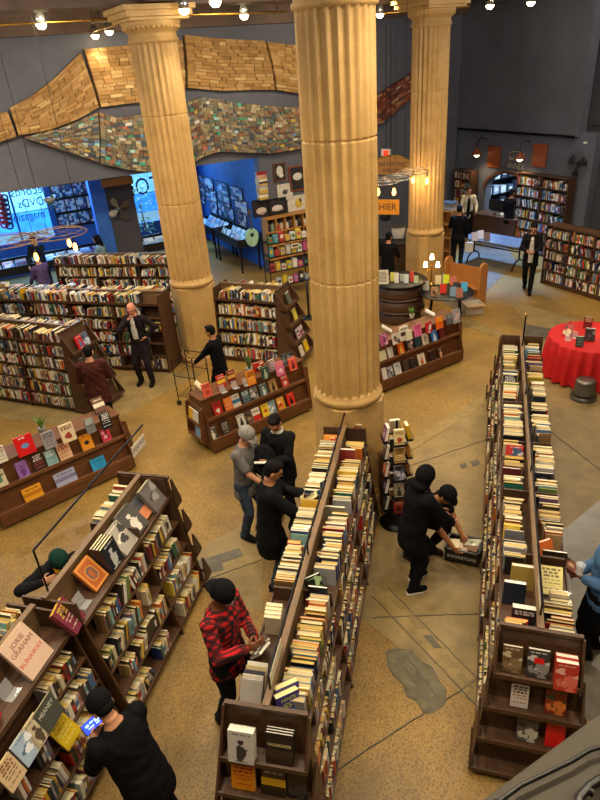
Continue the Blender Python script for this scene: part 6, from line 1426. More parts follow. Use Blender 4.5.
m = MB(); m.box((0, 0, -.03), (.30, .22, .06)); m.build('housing', 'white_paper', t); m = MB(); m.box((0, 0, .002), (.15, .13, .006)); m.build('lit_panel', 'exit_glow', t)
cord(t, [(0, .1, -.03), (0, 3.2, -.03)], 'stem', .008)
# far wall: plaques, gooseneck lamps, annex lettering
flat_thing('wall_plaque', 'reddish wooden plaque on the grey wall nearer the tan column', 'plaque', 494, 157, PF, NF_, .52, .62, .03, 'plaque_wood')
flat_thing('wall_plaque', 'reddish wooden plaque on the grey wall nearer the fan', 'plaque', 539.5, 155.5, PF, NF_, .50, .62, .03, 'plaque_wood')
for (px, py, who) in ((477, 152, 'near the narrow bookcase'), (520, 156, 'over the annex lettering')):
    p, M = wall_M(px, py, PF, NF_, .38); t = thing('wall_lamp', 'lit gooseneck wall lamp %s' % who, 'lamp', (0, 0, 0)); t.matrix_world = M
    m = MB(); m.lathe([(.16, -.07), (.13, .0), (.05, .07), (.03, .12), (0, .12)], 20, Matrix.Rotation(-pi / 2, 4, 'X')); m.build('lamp_shade', 'plaque_wood', t)
    m = MB(); m.ell((0, -.07, 0), (.09, .09, .09)); m.build('bulb', 'shade_glow', t)
    m = MB(); m.tube([(0, .1, 0), (0, .3, .02), (0, .42, -.12), (0, .34, -.36)], .012, 8); m.build('arm', 'black_metal', t)
p, M = wall_M(516, 163, PF, NF_, .01)
t = thing('wall_lettering', 'cream painted lettering RARE BOOK ANNEX above the arch', 'lettering', (0, 0, 0)); t.matrix_world = M
text_mesh('lettering', 'ANNEX', .24, 'sign_cream', t, Matrix.Translation((0, -.1, .002)), width=.82); text_mesh('lettering', 'Rare Book', .15, 'sign_cream', t, Matrix.Translation((0, .12, .002)), width=.95)
m = MB(); m.tube([(-.3 + .3 * (1 - cos(a)), .24 + .08 * sin(a), .004) for a in np.linspace(0, pi, 9)], .008, 6); m.box((0, -.26, .003), (.6, .014, .004)); m.build('flourish', 'sign_cream', t)
# pale goods on a rack inside the arch
t = thing('annex_rack', 'dim rack of pale goods seen through the arch', 'rack', Bp(UW + 1.75, vc + 2.05), BR)
for z in (.5, 1.0, 1.5, 2.0): m = MB(); m.box((0, 0, z), (2.2, .35, .03)); m.build('shelf', 'black_metal', t)
for x in (-1.1, 1.1): m = MB(); m.box((x, 0, 1.1), (.04, .35, 2.2)); m.build('upright', 'black_metal', t)
g = random.Random(77)
for j, z in enumerate((.5, 1.0, 1.5, 2.0)):
    for i in range(6):
        c = g.choice(('d8dce4', 'a8b4c8', '5a6478', 'e8e8ec', '3c4454')); hh = g.uniform(.2, .36); o = Matrix.Translation(Bp(UW + 1.75, vc + 2.05, z + .016)) @ Matrix.Rotation(BR, 4, 'Z') @ Vector((-.85 + .34 * i, 0, 0))
        b = thing('goods_box', '%s box, %s along the %s shelf inside the arch' % (cname(c), ordw(i + 1), ('bottom', 'second', 'third', 'top')[j]), 'box', o, BR, 'goods inside the arch'); m = MB(); m.box((0, 0, hh / 2), (.24, .2, hh), col=lin(c)); m.build('box_body', 'book_cover', b); m = MB(); m.box((0, -.102, hh * .5), (.14, .003, hh * .4), col=lin('f0f0f0')); m.build('label_panel', 'book_cover', b)
# fan on the dark wall
p, M = wall_M(577, 165, PFR, NF_, .3); t = thing('wall_fan', 'round black cage fan on the dark wall above the bookcases', 'fan', (0, 0, 0)); t.matrix_world = M
m = MB()
for r_ in (.12, .2, .28, .35): m.tube([(r_ * cos(a), r_ * sin(a), .06 - r_ * .1) for a in np.linspace(0, 2 * pi, 28, endpoint=False)], .006, 6, close=True)
for k in range(16): a = 2 * pi * k / 16; m.tube([(0, 0, .07), (.35 * cos(a), .35 * sin(a), .025)], .004, 6)
m.build('cage', 'grey_metal', t)
for k in range(3):
    a = 2 * pi * k / 3; m = MB(); m.add([(0, 0, 0)] + [(.3 * cos(a + q), .3 * sin(a + q), -.02 + .05 * q) for q in (0, .35, .7, .95)], [(0, 1, 2, 3, 4)]); m.build('blade', 'black_metal', t)
m = MB(); m.lathe([(.08, -.14), (.09, -.05), (.05, .02), (0, .02)], 16); m.build('motor', 'black_metal', t); m = MB(); m.tube([(0, 0, -.12), (.3, -.1, -.2), (.3, .1, -.3)], .015, 6); m.build('bracket', 'black_metal', t)
for (px, py, w, h, lab) in ((580, 189, .34, .22, 'upper cream notice on the dark wall below the fan'), (578, 203, .22, .34, 'lower cream notice on the dark wall below the fan')):
    t = flat_thing('wall_notice', lab, 'sign', px, py, PFR, NF_, w, h, .015, 'sign_cream')
    m = MB()
    for k in range(3): m.box((0, (k - 1) * h * .22, .009), (w * .7, h * .08, .002))
    m.build('print', 'sign_ink', t)
for (px, py, lab) in ((538, 169, 'cream section label on the tall arch bookcase, toward the arch'), (565, 173.5, 'cream section label on the tall arch bookcase, toward the fan')):
    q = at(px, py, 2.2); t = thing('section_label', lab, 'label', (0, 0, 0)); t.matrix_world = face_M(q + Vector((.05, .08, 0)), (-.77, -.64, 0))
    m = MB(); m.box((0, 0, 0), (.26, .13, .01)); m.build('card', 'sign_cream', t); m = MB(); m.box((0, .0, .006), (.2, .03, .002)); m.build('print', 'sign_ink', t)
q = at(567, 204, 1.45); t = thing('shelf_notice', 'white notice with dark print on the tall arch bookcase', 'sign', (0, 0, 0)); t.matrix_world = face_M(q, (-.77, -.64, 0))
m = MB(); m.box((0, 0, 0), (.3, .3, .01)); m.build('card', 'white_paper', t)
m = MB()
for k in range(4): m.box((0, .09 - .06 * k, .006), (.22, .03, .002))
m.build('print', 'sign_ink', t)
q = at(548, 147, 3.0)
t = thing('security_camera', 'small white security camera on the pipe above the dark wall', 'camera', (0, 0, 0)); p, M = wall_M(586, 142.5, PFR, NF_, .2); t.matrix_world = M
m = MB(); m.lathe([(.05, -.06), (.06, .0), (.05, .1), (0, .1)], 14, Matrix.Rotation(pi / 2, 4, 'Y')); m.build('camera_body', 'white_paper', t); m = MB(); m.box((0, 0, -.1), (.03, .03, .16)); m.build('mount', 'white_paper', t)
# wheel-rim chandeliers
def chandelier(label, rings, bulbs, zc, ccx, mt='silver_metal'):
    o = at(*ccx, zc); t = thing('chandelier', label, 'chandelier', o)
    for (px, py, r) in rings:
        c = at(px, py, zc) - o; m = MB()
        m.tube([(c.x + r * cos(a), c.y + r * sin(a), c.z) for a in np.linspace(0, 2 * pi, 40, endpoint=False)], .011, 6, close=True)
        m.tube([(c.x + r * .86 * cos(a), c.y + r * .82 * sin(a), c.z + .05) for a in np.linspace(0, 2 * pi, 40, endpoint=False)], .008, 6, close=True)
        for k in range(9):
            a = 2 * pi * k / 9; m.tube([(c.x + r * cos(a), c.y + r * sin(a), c.z), (c.x + .05 * cos(a + .5), c.y + .05 * sin(a + .5), c.z + .03)], .0025, 6)
        m.build('wheel_ring', mt, t)
        a = 1.2; cord(t, [(c.x + r * cos(a), c.y + r * sin(a), c.z), (c.x + r * cos(a), c.y + r * sin(a), ZC - zc)], 'wire', .005)
    for (px, py) in bulbs:
        q = at(px, py, zc - .2) - o; m = MB(); m.lathe([(0, -.1), (.035, -.07), (.042, -.03), (.03, .03), (.015, .06), (0, .06)], 14, Matrix.Translation(q)); b_ = m.build('bulb', 'bulb_glow', t)
        m = MB(); m.tube([q + Vector((0, 0, .05)), q + Vector((0, 0, .2))], .014, 8); m.build('socket', 'black_metal', b_)
        l = bpy.data.lights.new('bulb_light', 'POINT'); l.energy = 12; l.color = (1, .7, .38); l.shadow_soft_size = .05; lo = bpy.data.objects.new('bulb_light', l); COL.objects.link(lo); lo.location = o + q + Vector((0, 0, -.16))
    return t
chandelier('wheel-rim chandelier with bare bulbs hanging in front of the cashier sign', [(382, 182, .36), (413, 172, .36), (398, 178, .32)], [(378, 191), (394, 191), (413, 179), (427, 180)], 3.2, (398, 176))
chandelier('wheel-rim chandelier with bare bulbs hanging before the lettered street window', [(4, 242, .62), (58, 234, .55), (30, 239, .4)], [(36, 256), (69, 242), (75, 246)], 2.95, (40, 238), 'rail_wood')
# ------------------------------------------------------------ back room: prints, racks, record bins
def print_design(m, w, h, seed, z=.006):
    g = random.Random(seed); cols = [lin(c) for c in ('c8d8f0', '8ab0e8', '3a5c9c', 'e8e0e8', 'b890a8', '54708c', 'd8e8f0', '2c3c6c')]; n = 4
    for i in range(n):
        for j in range(5): m.box((-w / 2 + w * (i + .5) / n, -h / 2 + h * (j + .5) / 5, 0), (w / n, h / 5, z), col=g.choice(cols))
NB_ = UX
k = 0
rows_ = [[(199.5, 181), (208, 184), (222, 189), (236, 194)], [(200, 189), (211, 195.5), (224, 200), (241, 207)], [(201, 197), (213.5, 207), (222.5, 210), (229.5, 214), (242, 219)]]
for r_, row in enumerate(rows_):
    for c_, (px, py) in enumerate(row):
        p = on_plane(px, py, Vector(PBL) - UX * .03, UX); w = .95 if r_ < 2 else .7
        t = thing('wall_print', '%s blue-tinted print from the column, %s row on the blue wall' % (ordw(c_ + 1), ('top', 'middle', 'bottom')[r_]), 'print', (0, 0, 0), 0, 'prints on the blue wall'); t.matrix_world = face_M(p, -UX)
        m = MB(); print_design(m, w, .42, k); m.build('sheet', 'book_cover', t); m = MB()
        for s in (-1, 1): m.box((s * w / 2, 0, 0), (.02, .44, .02)); m.box((0, s * .21, 0), (w, .02, .02))
        m.build('frame', 'wall_dark', t); k += 1
def record_bin(label, short, c, yaw, ln, seed, dep=.7, top=.95):
    t = thing('record_bin', label, 'record bin', (c[0], c[1], 0), yaw, 'record bins')
    m = MB(); m.box((0, 0, top - .16), (ln, dep, .03)); m.box((0, -dep / 2, top - .05), (ln, .03, .24)); m.box((0, dep / 2, top - .0), (ln, .03, .34))
    for x in (-ln / 2, ln / 2): m.box((x, 0, top - .05), (.03, dep, .24))
    m.build('tray', 'black_plastic', t)
    for x in (-ln / 2 + .05, ln / 2 - .05):
        for y in (-dep / 2 + .05, dep / 2 - .05): m = MB(); m.box((x, y, (top - .16) / 2), (.05, .05, top - .16)); m.build('leg', 'black_metal', t)
    g = random.Random(seed); n = int(ln / .36); W = Matrix.Translation((c[0], c[1], 0)) @ Matrix.Rotation(yaw, 4, 'Z')
    cols = ['a8c8f0', '6a9cdc', 'd8e4f4', '3c64a8', 'c8a8b8', '8cb8d8', 'e8ecf4', '5a4a7c']
    for i in range(n):
        for j in range(2):
            cc = g.choice(cols); o = W @ Vector((-ln / 2 + .2 + i * .355, -dep / 2 + .12 + j * .34, top - .14)); r = thing('record', '%s record sleeve, %s along the %s row of the %s' % (cname(cc), ordw(i + 1), ('front', 'back')[j], short), 'record', o, yaw, 'records in the bins')
            Rx = Matrix.Rotation(radians(-38), 4, 'X'); d_ = design(g.choice(('photo', 'figure', 'frame')), [cc, g.choice(cols), g.choice(cols)], g, 6, 6); m = MB()
            m.box((0, .006, .15), (.31, .006, .31), Rx, lin('20242c'))
            for a in range(6):
                for b_ in range(6): m.add([(-.155 + .31 * (a + q) / 6, 0, -.005 + .31 * (b_ + s) / 6) for q, s in ((0, 0), (1, 0), (1, 1), (0, 1))], [(0, 1, 2, 3)], lin(d_['g'][b_][a]), M=Rx)
            m.build('sleeve', 'book_cover', r)
    return t
def bcenter(px, py, z=.95): return at(px, py, z)
yb_ = BR - pi / 2       # front faces away from the blue wall
c0 = Bp(UB - .45, VS + 1.2); record_bin('long record bin under the blue prints', 'blue wall bin', c0, BR - pi / 2, 1.9, 3); c0 = Bp(UB - .45, VS + 3.3); record_bin('second record bin under the blue prints with its end at the column', 'column-end bin', c0, BR - pi / 2, 1.9, 4)
cA = bcenter(146, 244); record_bin('record bin under the second street window', 'window bin', (cA.x, cA.y), BR, 2.2, 5); cB = bcenter(75, 255); record_bin('record bin in front of the blue wall rack', 'rack-side bin', (cB.x, cB.y), BR, 1.8, 6); cC = bcenter(5, 268); record_bin('record bin at the picture edge with blue sleeves', 'picture-edge bin', (cC.x, cC.y), BR, 1.6, 7)
p, M = wall_M(81, 203, PBK, VX, .06); t = thing('wall_rack', 'three-tier wall rack of magazines on the blue wall between the windows', 'rack', (0, 0, 0)); t.matrix_world = M
m = MB(); m.box((0, 0, -.03), (1.75, 1.35, .03)); m.build('back_panel', 'wall_dark', t)
for j in range(3): m = MB(); m.box((0, -.66 + .45 * j, .02), (1.75, .03, .1)); m.build('ledge', 'black_plastic', t)
for j in range(3):
    for i in range(5):
        r = thing('magazine', '%s magazine on the %s tier of the blue wall rack' % (ordw(i + 1), ('bottom', 'middle', 'top')[j]), 'magazine', (0, 0, 0), 0, 'magazines on the blue wall rack'); r.matrix_world = M @ Matrix.Translation((-.68 + .34 * i, -.45 + .45 * j, .02)); m = MB(); print_design(m, .29, .36, 50 + 5 * j + i, .01)
        g = random.Random(90 + 5 * j + i)
        m.build('cover', 'book_cover', r)
# red and blue paper rings around the street window edge
for i in range(7):
    for j in range(2):
        px, py = -1 + 5.2 * j + i * .9, 197 + i * 4.6 + j * 1.0
        p = on_plane(px, py, Vector(PBK) - VX * .05, VX); t = thing('paper_ring', '%s %s paper ring down the edge of the lettered window' % (ordw(i + 1), ('red', 'navy')[j]), 'decoration', (0, 0, 0), 0, 'paper rings on the window'); t.matrix_world = face_M(p, -VX)
        m = MB(); m.tube([(.1 * cos(a), .1 * sin(a), 0) for a in np.linspace(0, 2 * pi, 16, endpoint=False)], .03, 6, close=True); m.build('ring', 'red_plastic' if j == 0 else 'navy_ink', t); m = MB(); m.ell((0, 0, 0), (.03, .03, .012), n=8, m=6); m.build('centre', 'white_paper', t)
# dark screen wall with oak header and a fan
pa, pb_ = on_plane(103, 185, Bp(0, 6.2), VX), on_plane(131, 182, Bp(0, 6.2), VX); ua, ub = uv_of(pa)[0], uv_of(pb_)[0]
m = MB(); m.box(((ua + ub) / 2, 6.35, 1.6), (ub - ua, .3, 3.2)); bbuild(m, 'wall_pier', 'wall_dark')
m = MB(); m.box(((ua + ub) / 2, 6.17, pa.z + .04), (ub - ua + .1, .06, .2)); bbuild(m, 'trim_header', 'oak')
m = MB(); m.box((ua - .2, 6.3, 1.6), (.4, .3, 3.2)); bbuild(m, 'wall_pier_side', 'wall_blue')  # blue light on the pier's edge is put into this side's colour
p, M = wall_M(119, 209, Bp(0, 6.2), VX, .15); t = thing('wall_fan', 'small grey fan with broad blades on the dark pier in the blue room', 'fan', (0, 0, 0)); t.matrix_world = M
for k in range(4):
    a = 2 * pi * k / 4 + .3; m = MB(); m.add([(0, 0, 0)] + [(.34 * r_ * cos(a + q), .34 * r_ * sin(a + q), .06 * q) for r_, q in ((.7, -.25), (1, 0), (1, .35), (.7, .6))] + [(0, 0, .012)], [(0, 1, 2, 3, 4), (5, 4, 3, 2, 1)]); m.build('blade', 'grey_metal', t)
m = MB(); m.lathe([(.06, -.14), (.06, .0), (.03, .04), (0, .04)], 14); m.build('hub', 'grey_metal', t)
# hanging planter by the window
q = at(49, 198, 3.0); t = thing('hanging_planter', 'trailing plant hanging on cords before the lettered window', 'plant', q)
m = MB(); m.lathe([(.02, -.14), (.13, -.08), (.15, 0), (.13, 0), (.11, -.06), (0, -.1)], 16); m.build('pot', 'grey_pot', t)
mm = MB(); g = random.Random(4)
for i in range(46):
    a = g.uniform(0, 2 * pi); r_ = g.uniform(.05, .2); z = g.uniform(-.22, .14); c = Vector((r_ * cos(a), r_ * sin(a), z)); d_ = Vector((cos(a), sin(a), -.4)).normalized() * .08; s_ = Vector((-sin(a), cos(a), 0)) * .028
    mm.add([c - d_ * .2, c + d_ * .4 - s_, c + d_, c + d_ * .4 + s_], [(0, 1, 2, 3)])
mm.build('foliage', 'leaf_green', t)
for s in (-1, 1): cord(t, [(.12 * s, 0, 0), (.05 * s, 0, ZC - 3.0)], 'cord', .005)
q = on_plane(142, 214, Bp(0, VB - .5), VX); t = thing('window_plant', 'tall leafy plant standing before the second street window', 'plant', (q.x, q.y, 0))
m = MB(); m.lathe([(.14, 0), (.2, .4), (.17, .4), (0, .36)], 18); m.build('pot', 'grey_pot', t); m = MB(); m.tube([(0, 0, .35), (.03, .02, 1.0), (-.02, 0, 1.7)], .02, 6); m.build('stem', 'rail_wood', t)
mm = MB()
for i in range(170):
    a = g.uniform(0, 2 * pi); z = g.uniform(.8, 2.3); r_ = g.uniform(.05, .42) * (1.2 - abs(z - 1.6) * .7); c = Vector((r_ * cos(a), r_ * sin(a), z)); d_ = Vector((cos(a), sin(a), g.uniform(-.5, .5))).normalized() * .15; s_ = Vector((-sin(a), cos(a), 0)) * .045
    mm.add([c, c + d_ * .5 - s_, c + d_, c + d_ * .5 + s_], [(0, 1, 2, 3)])
mm.build('foliage', 'leaf_bright', t)
# ------------------------------------------------------------ gift corner on the dark wall between the left and big columns
simple('art_white', 'd8d2c4', .7); simple('art_dark', '2a2628', .7); simple('instrument_green', '9cc4a8', .4)
def framed(label, px, py, w, h, mat, fm, shapes, seed):
    t = flat_thing('framed_picture', label, 'picture', px, py, PS, VX, w, h, .02, mat, frame_mat=fm); g = random.Random(seed); m = MB()
    for c, x, y, rx, ry in shapes: m.ell((x, y, .012), (rx, ry, .004), n=12, m=6, col=lin(c))
    m.build('picture', 'book_cover', t); return t
framed('small black picture with a pale head in a wooden frame', 279.5, 172, .36, .46, 'art_dark', 'walnut_edge', [('d8d4cc', 0, .02, .11, .15), ('e8e4dc', .04, -.1, .08, .06)], 1)
framed('dark picture in a red-brown frame cut by the big column', 299, 178, .62, .66, 'art_dark', 'plaque_wood', [('e0dcd4', -.05, .05, .16, .11)], 2)
framed('cream print with a small grey emblem', 285, 192, .5, .46, 'art_white', None, [('4a4844', 0, 0, .09, .07), ('8a8680', .06, .02, .04, .06)], 3)
framed('black board with a pale fan shape, nearer the blue wall', 261, 208, .52, .46, 'art_dark', 'black_plastic', [('d8c8b8', 0, -.08, .17, .1), ('b89888', .02, -.14, .09, .06)], 4)
framed('black board with a white fan shape beside the first board', 277, 206, .58, .42, 'art_dark', 'black_plastic', [('e4dcd4', 0, -.06, .18, .09), ('d0c4bc', 0, -.1, .2, .04)], 5)
framed('cream and yellow strip picture by the big column', 297, 203, .62, .44, 'art_white', None, [('d8b84c', .05, 0, .12, .14), ('4a4844', .1, .05, .05, .09)], 6)
u0, _ = uv_of(on_plane(254, 190, PS, VX)); u1, _ = uv_of(on_plane(318, 190, PS, VX)); 
Wg = Matrix.Translation(Bp(u0 + .15, VS - .02)) @ Matrix.Rotation(BR, 4, 'Z'); lg = u1 - u0
zt_ = on_plane(280, 217, Bp(0, VS - .3), VX).z
t = thing('cubby_shelf', 'pine cubby shelf full of small goods on the dark wall', 'shelf', Wg.translation, BR); 
for z in (zt_, zt_ - .4, zt_ - .8, zt_ - 1.2): m = MB(); m.box((lg / 2, -.17, z), (lg, .32, .03)); m.build('shelf', 'pine', t)
nc = 7
for i in range(nc + 1): m = MB(); m.box((lg * i / nc, -.17, zt_ - .6), (.03, .32, 1.2)); m.build('divider', 'pine', t)
m = MB(); m.box((lg / 2, -.012, zt_ - .6), (lg, .02, 1.2)); m.build('back_panel', 'wall_dark', t)
GC = ['2c2a2c', '8aa090', 'd8ccb8', 'a83c3c', 'c8b098', '6a8a7c', 'e0d8c8', '4a4440', '8a7060', 'c8c0b4']
simple('mug_glaze', 'd0c4b0', .3)
for i in range(nc):
    for j in range(3):
        for k in range(2):
            c = GC[(i * 3 + j * 5 + k) % len(GC)]; o = Wg @ Vector((lg * (i + .3 + .4 * k) / nc, -.2, zt_ - .385 - .4 * j)); t = thing('gift_jar', '%s jar, %s cubby from blue wall, %s row of pine shelf, %s in it' % (cname(c), ordw(i + 1), ('top', 'middle', 'bottom')[j], ('first', 'second')[k]), 'jar', o, 0, 'jars in the pine cubbies')
            m = MB(); m.lathe([(.05, 0), (.065, .04), (.06, .16), (.045, .19), (0, .19)], 14, col=lin(c)); m.build('jar_body', 'book_cover', t); m = MB(); m.lathe([(.048, .19), (.048, .225), (0, .23)], 12); m.build('lid', 'grey_metal', t)
# leaning tower of books fixed on the wall
pT = on_plane(263, 199, Bp(0, VS - .14), VX); g = random.Random(12)
WT = Matrix.Translation((pT.x, pT.y, 0)) @ Matrix.Rotation(BR, 4, 'Z')
z = pT.z
t = thing('wall_bracket', 'small dark ledge holding the crooked book stack beside the blue wall', 'shelf', (pT.x, pT.y, z - .012), BR); m = MB(); m.box((0, .0, 0), (.3, .26, .02)); m.build('ledge', 'wall_dark', t); m = MB(); m.box((0, .1, -.06), (.02, .05, .12)); m.build('bracket_arm', 'wall_dark', t)
for i in range(12):
    tk = g.uniform(.05, .075); a = g.uniform(-.3, .3); c = rcol(g) if i % 3 else 'd8b048'; zz = Vector((cos(a), sin(a), 0)); xx = Vector((0, 0, 1)); yy = zz.cross(xx); yy = yy if yy.y > 0 else -yy; zz = xx.cross(yy)
    add_book(WT @ frame(Vector((0, 0, z + .002)) - yy * .1 - zz * .14, xx, yy, zz), tk, .2, .28, c, None, '%s book, %s from the bottom of the crooked stack by the blue wall' % (cname(c), ordw(i + 1)), 'crooked book stack on the wall'); z += tk + .001
# pale green ukulele hanging at the corner
p, M = wall_M(251.5, 234, Bp(0, VS - .5), VX, .0); t = thing('ukulele', 'pale green ukulele hanging at the end of the blue wall', 'instrument', (0, 0, 0)); t.matrix_world = M
m = MB(); m.prism([(.2 * cos(a) * (1 + .12 * sin(a)), -.1 + .26 * sin(a)) for a in np.linspace(0, 2 * pi, 28, endpoint=False)], -.04, .04, 'z'); m.build('body', 'instrument_green', t, .01)
m = MB(); m.box((0, .34, .03), (.05, .46, .03)); m.box((0, .62, .03), (.09, .14, .03)); m.build('neck', 'grey_metal', t); m = MB(); m.lathe([(0, .0), (.06, .0)], 16, Matrix.Translation((0, -.02, .042))); m.build('sound_hole', 'art_dark', t)
# wire display rack with boxed goods in front of the cubbies
c0 = at(290, 292, 0); Wq = Matrix.Translation((c0.x, c0.y, 0)) @ Matrix.Rotation(radians(40), 4, 'Z'); t = thing('display_rack', 'black wire rack of small boxed goods behind the bookcase between the columns', 'rack', (c0.x, c0.y, 0), radians(40))
for x in (-.6, .6):
    for y in (-.2, .2): m = MB(); m.tube([(x, y, 0), (x, y, 1.75)], .014, 6); m.build('upright', 'black_metal', t)
for z in (.3, .7, 1.1, 1.45): m = MB(); m.box((0, 0, z), (1.2, .42, .02)); m.build('shelf', 'black_metal', t)
BC = ['d8b04c', '4c8a5c', 'c85c8c', 'd8d0c8', '5aa0a8', '3a3438', 'e0c83c', 'b83c34', '8a9ab8', 'f0e8d8']
for j, z in enumerate((.3, .7, 1.1, 1.45)):
    for i in range(7):
        c = BC[(i * 3 + j * 7) % 10]; h_ = .14 + .05 * ((i + j) % 3); o = Wq @ Vector((-.5 + .165 * i, -.08, z + .011)); b = thing('gift_box', '%s boxed gift, %s along the %s shelf of the black wire rack' % (cname(c), ordw(i + 1), ('bottom', 'second', 'third', 'top')[j]), 'box', o, radians(40), 'boxed gifts on the wire rack')
        m = MB(); m.box((0, 0, h_ / 2), (.12, .12, h_), col=lin(c)); m.build('box_body', 'book_cover', b); m = MB(); m.box((0, -.0612, h_ * .55), (.08, .002, h_ * .4), col=lin(BC[(i + j + 4) % 10])); m.build('label_panel', 'book_cover', b)
t = thing('section_label', 'yellow-cream card on the black wire rack', 'label', Wq @ Vector((.15, -.24, 1.32)), radians(40)); m = MB(); m.box((0, 0, 0), (.24, .01, .12)); m.build('card', 'sign_cream', t); m = MB(); m.box((0, -.006, 0), (.16, .002, .04)); m.build('print', 'sign_ink', t)
pst2 = at(308, 268, .45); t = thing('queue_post', 'black post with a round foot behind the bookcase between the columns', 'post', (at(309, 318, 0).x, at(309, 318, 0).y, 0)); m = MB(); m.lathe([(.17, 0), (.17, .02), (.03, .05), (0, .05)], 20); m.build('base', 'black_metal', t); m = MB(); m.lathe([(.028, .04), (.028, .98), (0, .99)], 12); m.build('pole', 'black_metal', t)
# pine pigeonholes beside the right column
q0 = at(447, 236, .9); t = thing('pigeonhole_shelf', 'tall narrow pine shelf beside the far column', 'shelf', (q0.x, q0.y + .3, 0), radians(-30))
for z in (.05, .42, .8, 1.18, 1.55): m = MB(); m.box((0, 0, z), (.42, .34, .03)); m.build('shelf', 'pine', t)
for x in (-.2, .2): m = MB(); m.box((x, 0, .8), (.03, .34, 1.55)); m.build('side_panel', 'pine', t)
m = MB(); m.box((0, .16, .8), (.42, .02, 1.55)); m.build('back_panel', 'pine', t)
t = thing('storage_bin', 'clear plastic bin on top of the tall narrow pine shelf', 'bin', (q0.x, q0.y + .3, 1.567), radians(-30)); m = MB(); m.box((0, 0, .1), (.4, .32, .2)); m.build('bin_body', 'clear_acrylic', t); m = MB(); m.box((0, 0, .21), (.42, .34, .02)); m.build('lid', 'grey_metal', t)

# cashier clutter
for k, (px, py, z, c, nm) in enumerate(((384, 216, 1.55, 'black_plastic', 'black bin on the cashier back shelf'), (397, 234, 1.25, 'white_card', 'pale bundle on the cashier back shelf'))):
    q = at(px, py, z); t = thing('cashier_bin', nm, 'bin', (q.x, q.y + .3, z - .18)); m = MB(); m.lathe([(.14, 0), (.2, .3), (.18, .3), (0, .27)], 16); m.build('bin_body', c, t); m = MB(); m.lathe([(.19, .3), (.21, .31), (.19, .32)], 16); m.build('rim', 'grey_metal', t)
q = at(392, 246, 1.05); t = thing('back_counter', 'dark back counter behind the cashier', 'counter', (q.x, q.y + .45, 0)); m = MB(); m.box((0, 0, .52), (1.6, .5, 1.0)); m.build('carcass', 'dark_wood_end', t); m = MB(); m.box((0, 0, 1.035), (1.7, .58, .03)); m.build('countertop', 'black_plastic', t)

# ------------------------------------------------------------ track lights seen at the top and the ones over the hall
vis = [(41, 24, 'first track light from the picture edge'), (95, 35, 'track light just above the tan book wave'), (109, 31, 'track light touching the left column capital'), (184, 9, 'track light just past the left column capital'), (215, 1, 'track light at the top edge past the left column'), (244, 15, 'lone track light on the bar between two columns'), (380, 14, 'track light between the big and far columns'), (490, 5, 'track light past the far column'), (531, 2, 'last track light toward the dark wall')]
for k, (px, py, lab) in enumerate(vis):
    z = 6.45
    q = at(px, py, z)
    if (q - Vector(CAMP)).length > 17.5: q = Vector(CAMP) + (q - Vector(CAMP)).normalized() * 17.0
    track_head(q, lab, ZC, 90 if px < 300 else 200)
rail(at(-20, 26, 6.52), at(112, 19, 6.52), 'brass light bar at the top corner above the tan wave'); rail(at(76, 36, 6.48), at(135, 19, 6.48), 'short brass light bar running to the left column capital'); rail(at(186, 15, 6.5), at(286, 12, 6.5), 'brass light bar between the left and big columns')
r0_, r1_ = at(376, 14, 6.48), at(470, 6, 6.48)
for r_ in (r0_, r1_):
    d_ = r_ - Vector(CAMP)
    if d_.length > 17.4: r_.xyz = (Vector(CAMP) + d_.normalized() * 17.4).xyz
rail(r0_, r1_, 'brass light bar running past the far column capital')
WARM = (1.0, .83, .56)
for i, (x, y) in enumerate(((-7.5, 5.0), (-3.6, 6.4), (-4.6, 2.6), (-1.9, 3.6), (-2.6, .4), (.0, 1.8), (-.2, 5.6), (1.9, 4.2), (.6, 8.4), (2.4, 8.6), (-3.2, 9.3), (-.4, 11.4), (2.4, 12.6), (-6.4, 7.6), (-9.0, 8.4), (2.0, 1.4))):
    spot('ceiling_spot', (x, y * 1.13, 6.75), (x * .96, y * 1.11 + .1, 0), 360, 150, .9, WARM, .15)
# added spots without fixtures brighten the book waves; gooseneck beams follow
for u in (-5.0, -1.5, 2.0, 5.5):
    spot('wave_fill_spot', Bp(u, VS - 4.2, 6.5), Bp(u, VS, 4.0), 380, 110, .9, WARM, .12)
for px, py in ((477, 152), (520, 156)):
    p, M = wall_M(px, py, PF, NF_, .5); spot('gooseneck_beam', p + Vector((0, 0, -.14)), p + Vector((.1, .1, -3)), 60, 130, .9, (1, .75, .45), .06)
# daylight through the street windows and added blue fill points in the back room
def area(name, loc, target, w, h, watts, col):
    l = bpy.data.lights.new(name, 'AREA'); l.shape = 'RECTANGLE'; l.size = w; l.size_y = h; l.energy = watts; l.color = col
    o = bpy.data.objects.new(name, l); COL.objects.link(o); o.location = loc; o.rotation_euler = (Vector(target) - Vector(loc)).to_track_quat('-Z', 'Y').to_euler(); return o
DAY = (.28, .62, 1.0)
area('window_daylight', Bp((w1a + w1b) / 2, VB + 1.3, 3.6), Bp((w1a + w1b) / 2, VB - 3, .8), w1b - w1a, 1.5, 420, DAY)
area('window_daylight', Bp((w2a + w2b) / 2, VB + 1.3, 3.6), Bp((w2a + w2b) / 2, VB - 3, .8), w2b - w2a, 1.5, 420, DAY)
area('street_daylight', Bp(-5, VB + 2.2, 6.5), Bp(-5, VB + 5, 2.5), 14, 2.0, 4200, DAY)
for u in (-6.0, -1.5): 
    l = bpy.data.lights.new('back_room_fill', 'POINT'); l.energy = 260; l.color = (.25, .55, 1.0); l.shadow_soft_size = .25; o = bpy.data.objects.new('back_room_fill', l); COL.objects.link(o); o.location = Bp(u, 6.2, 3.3)
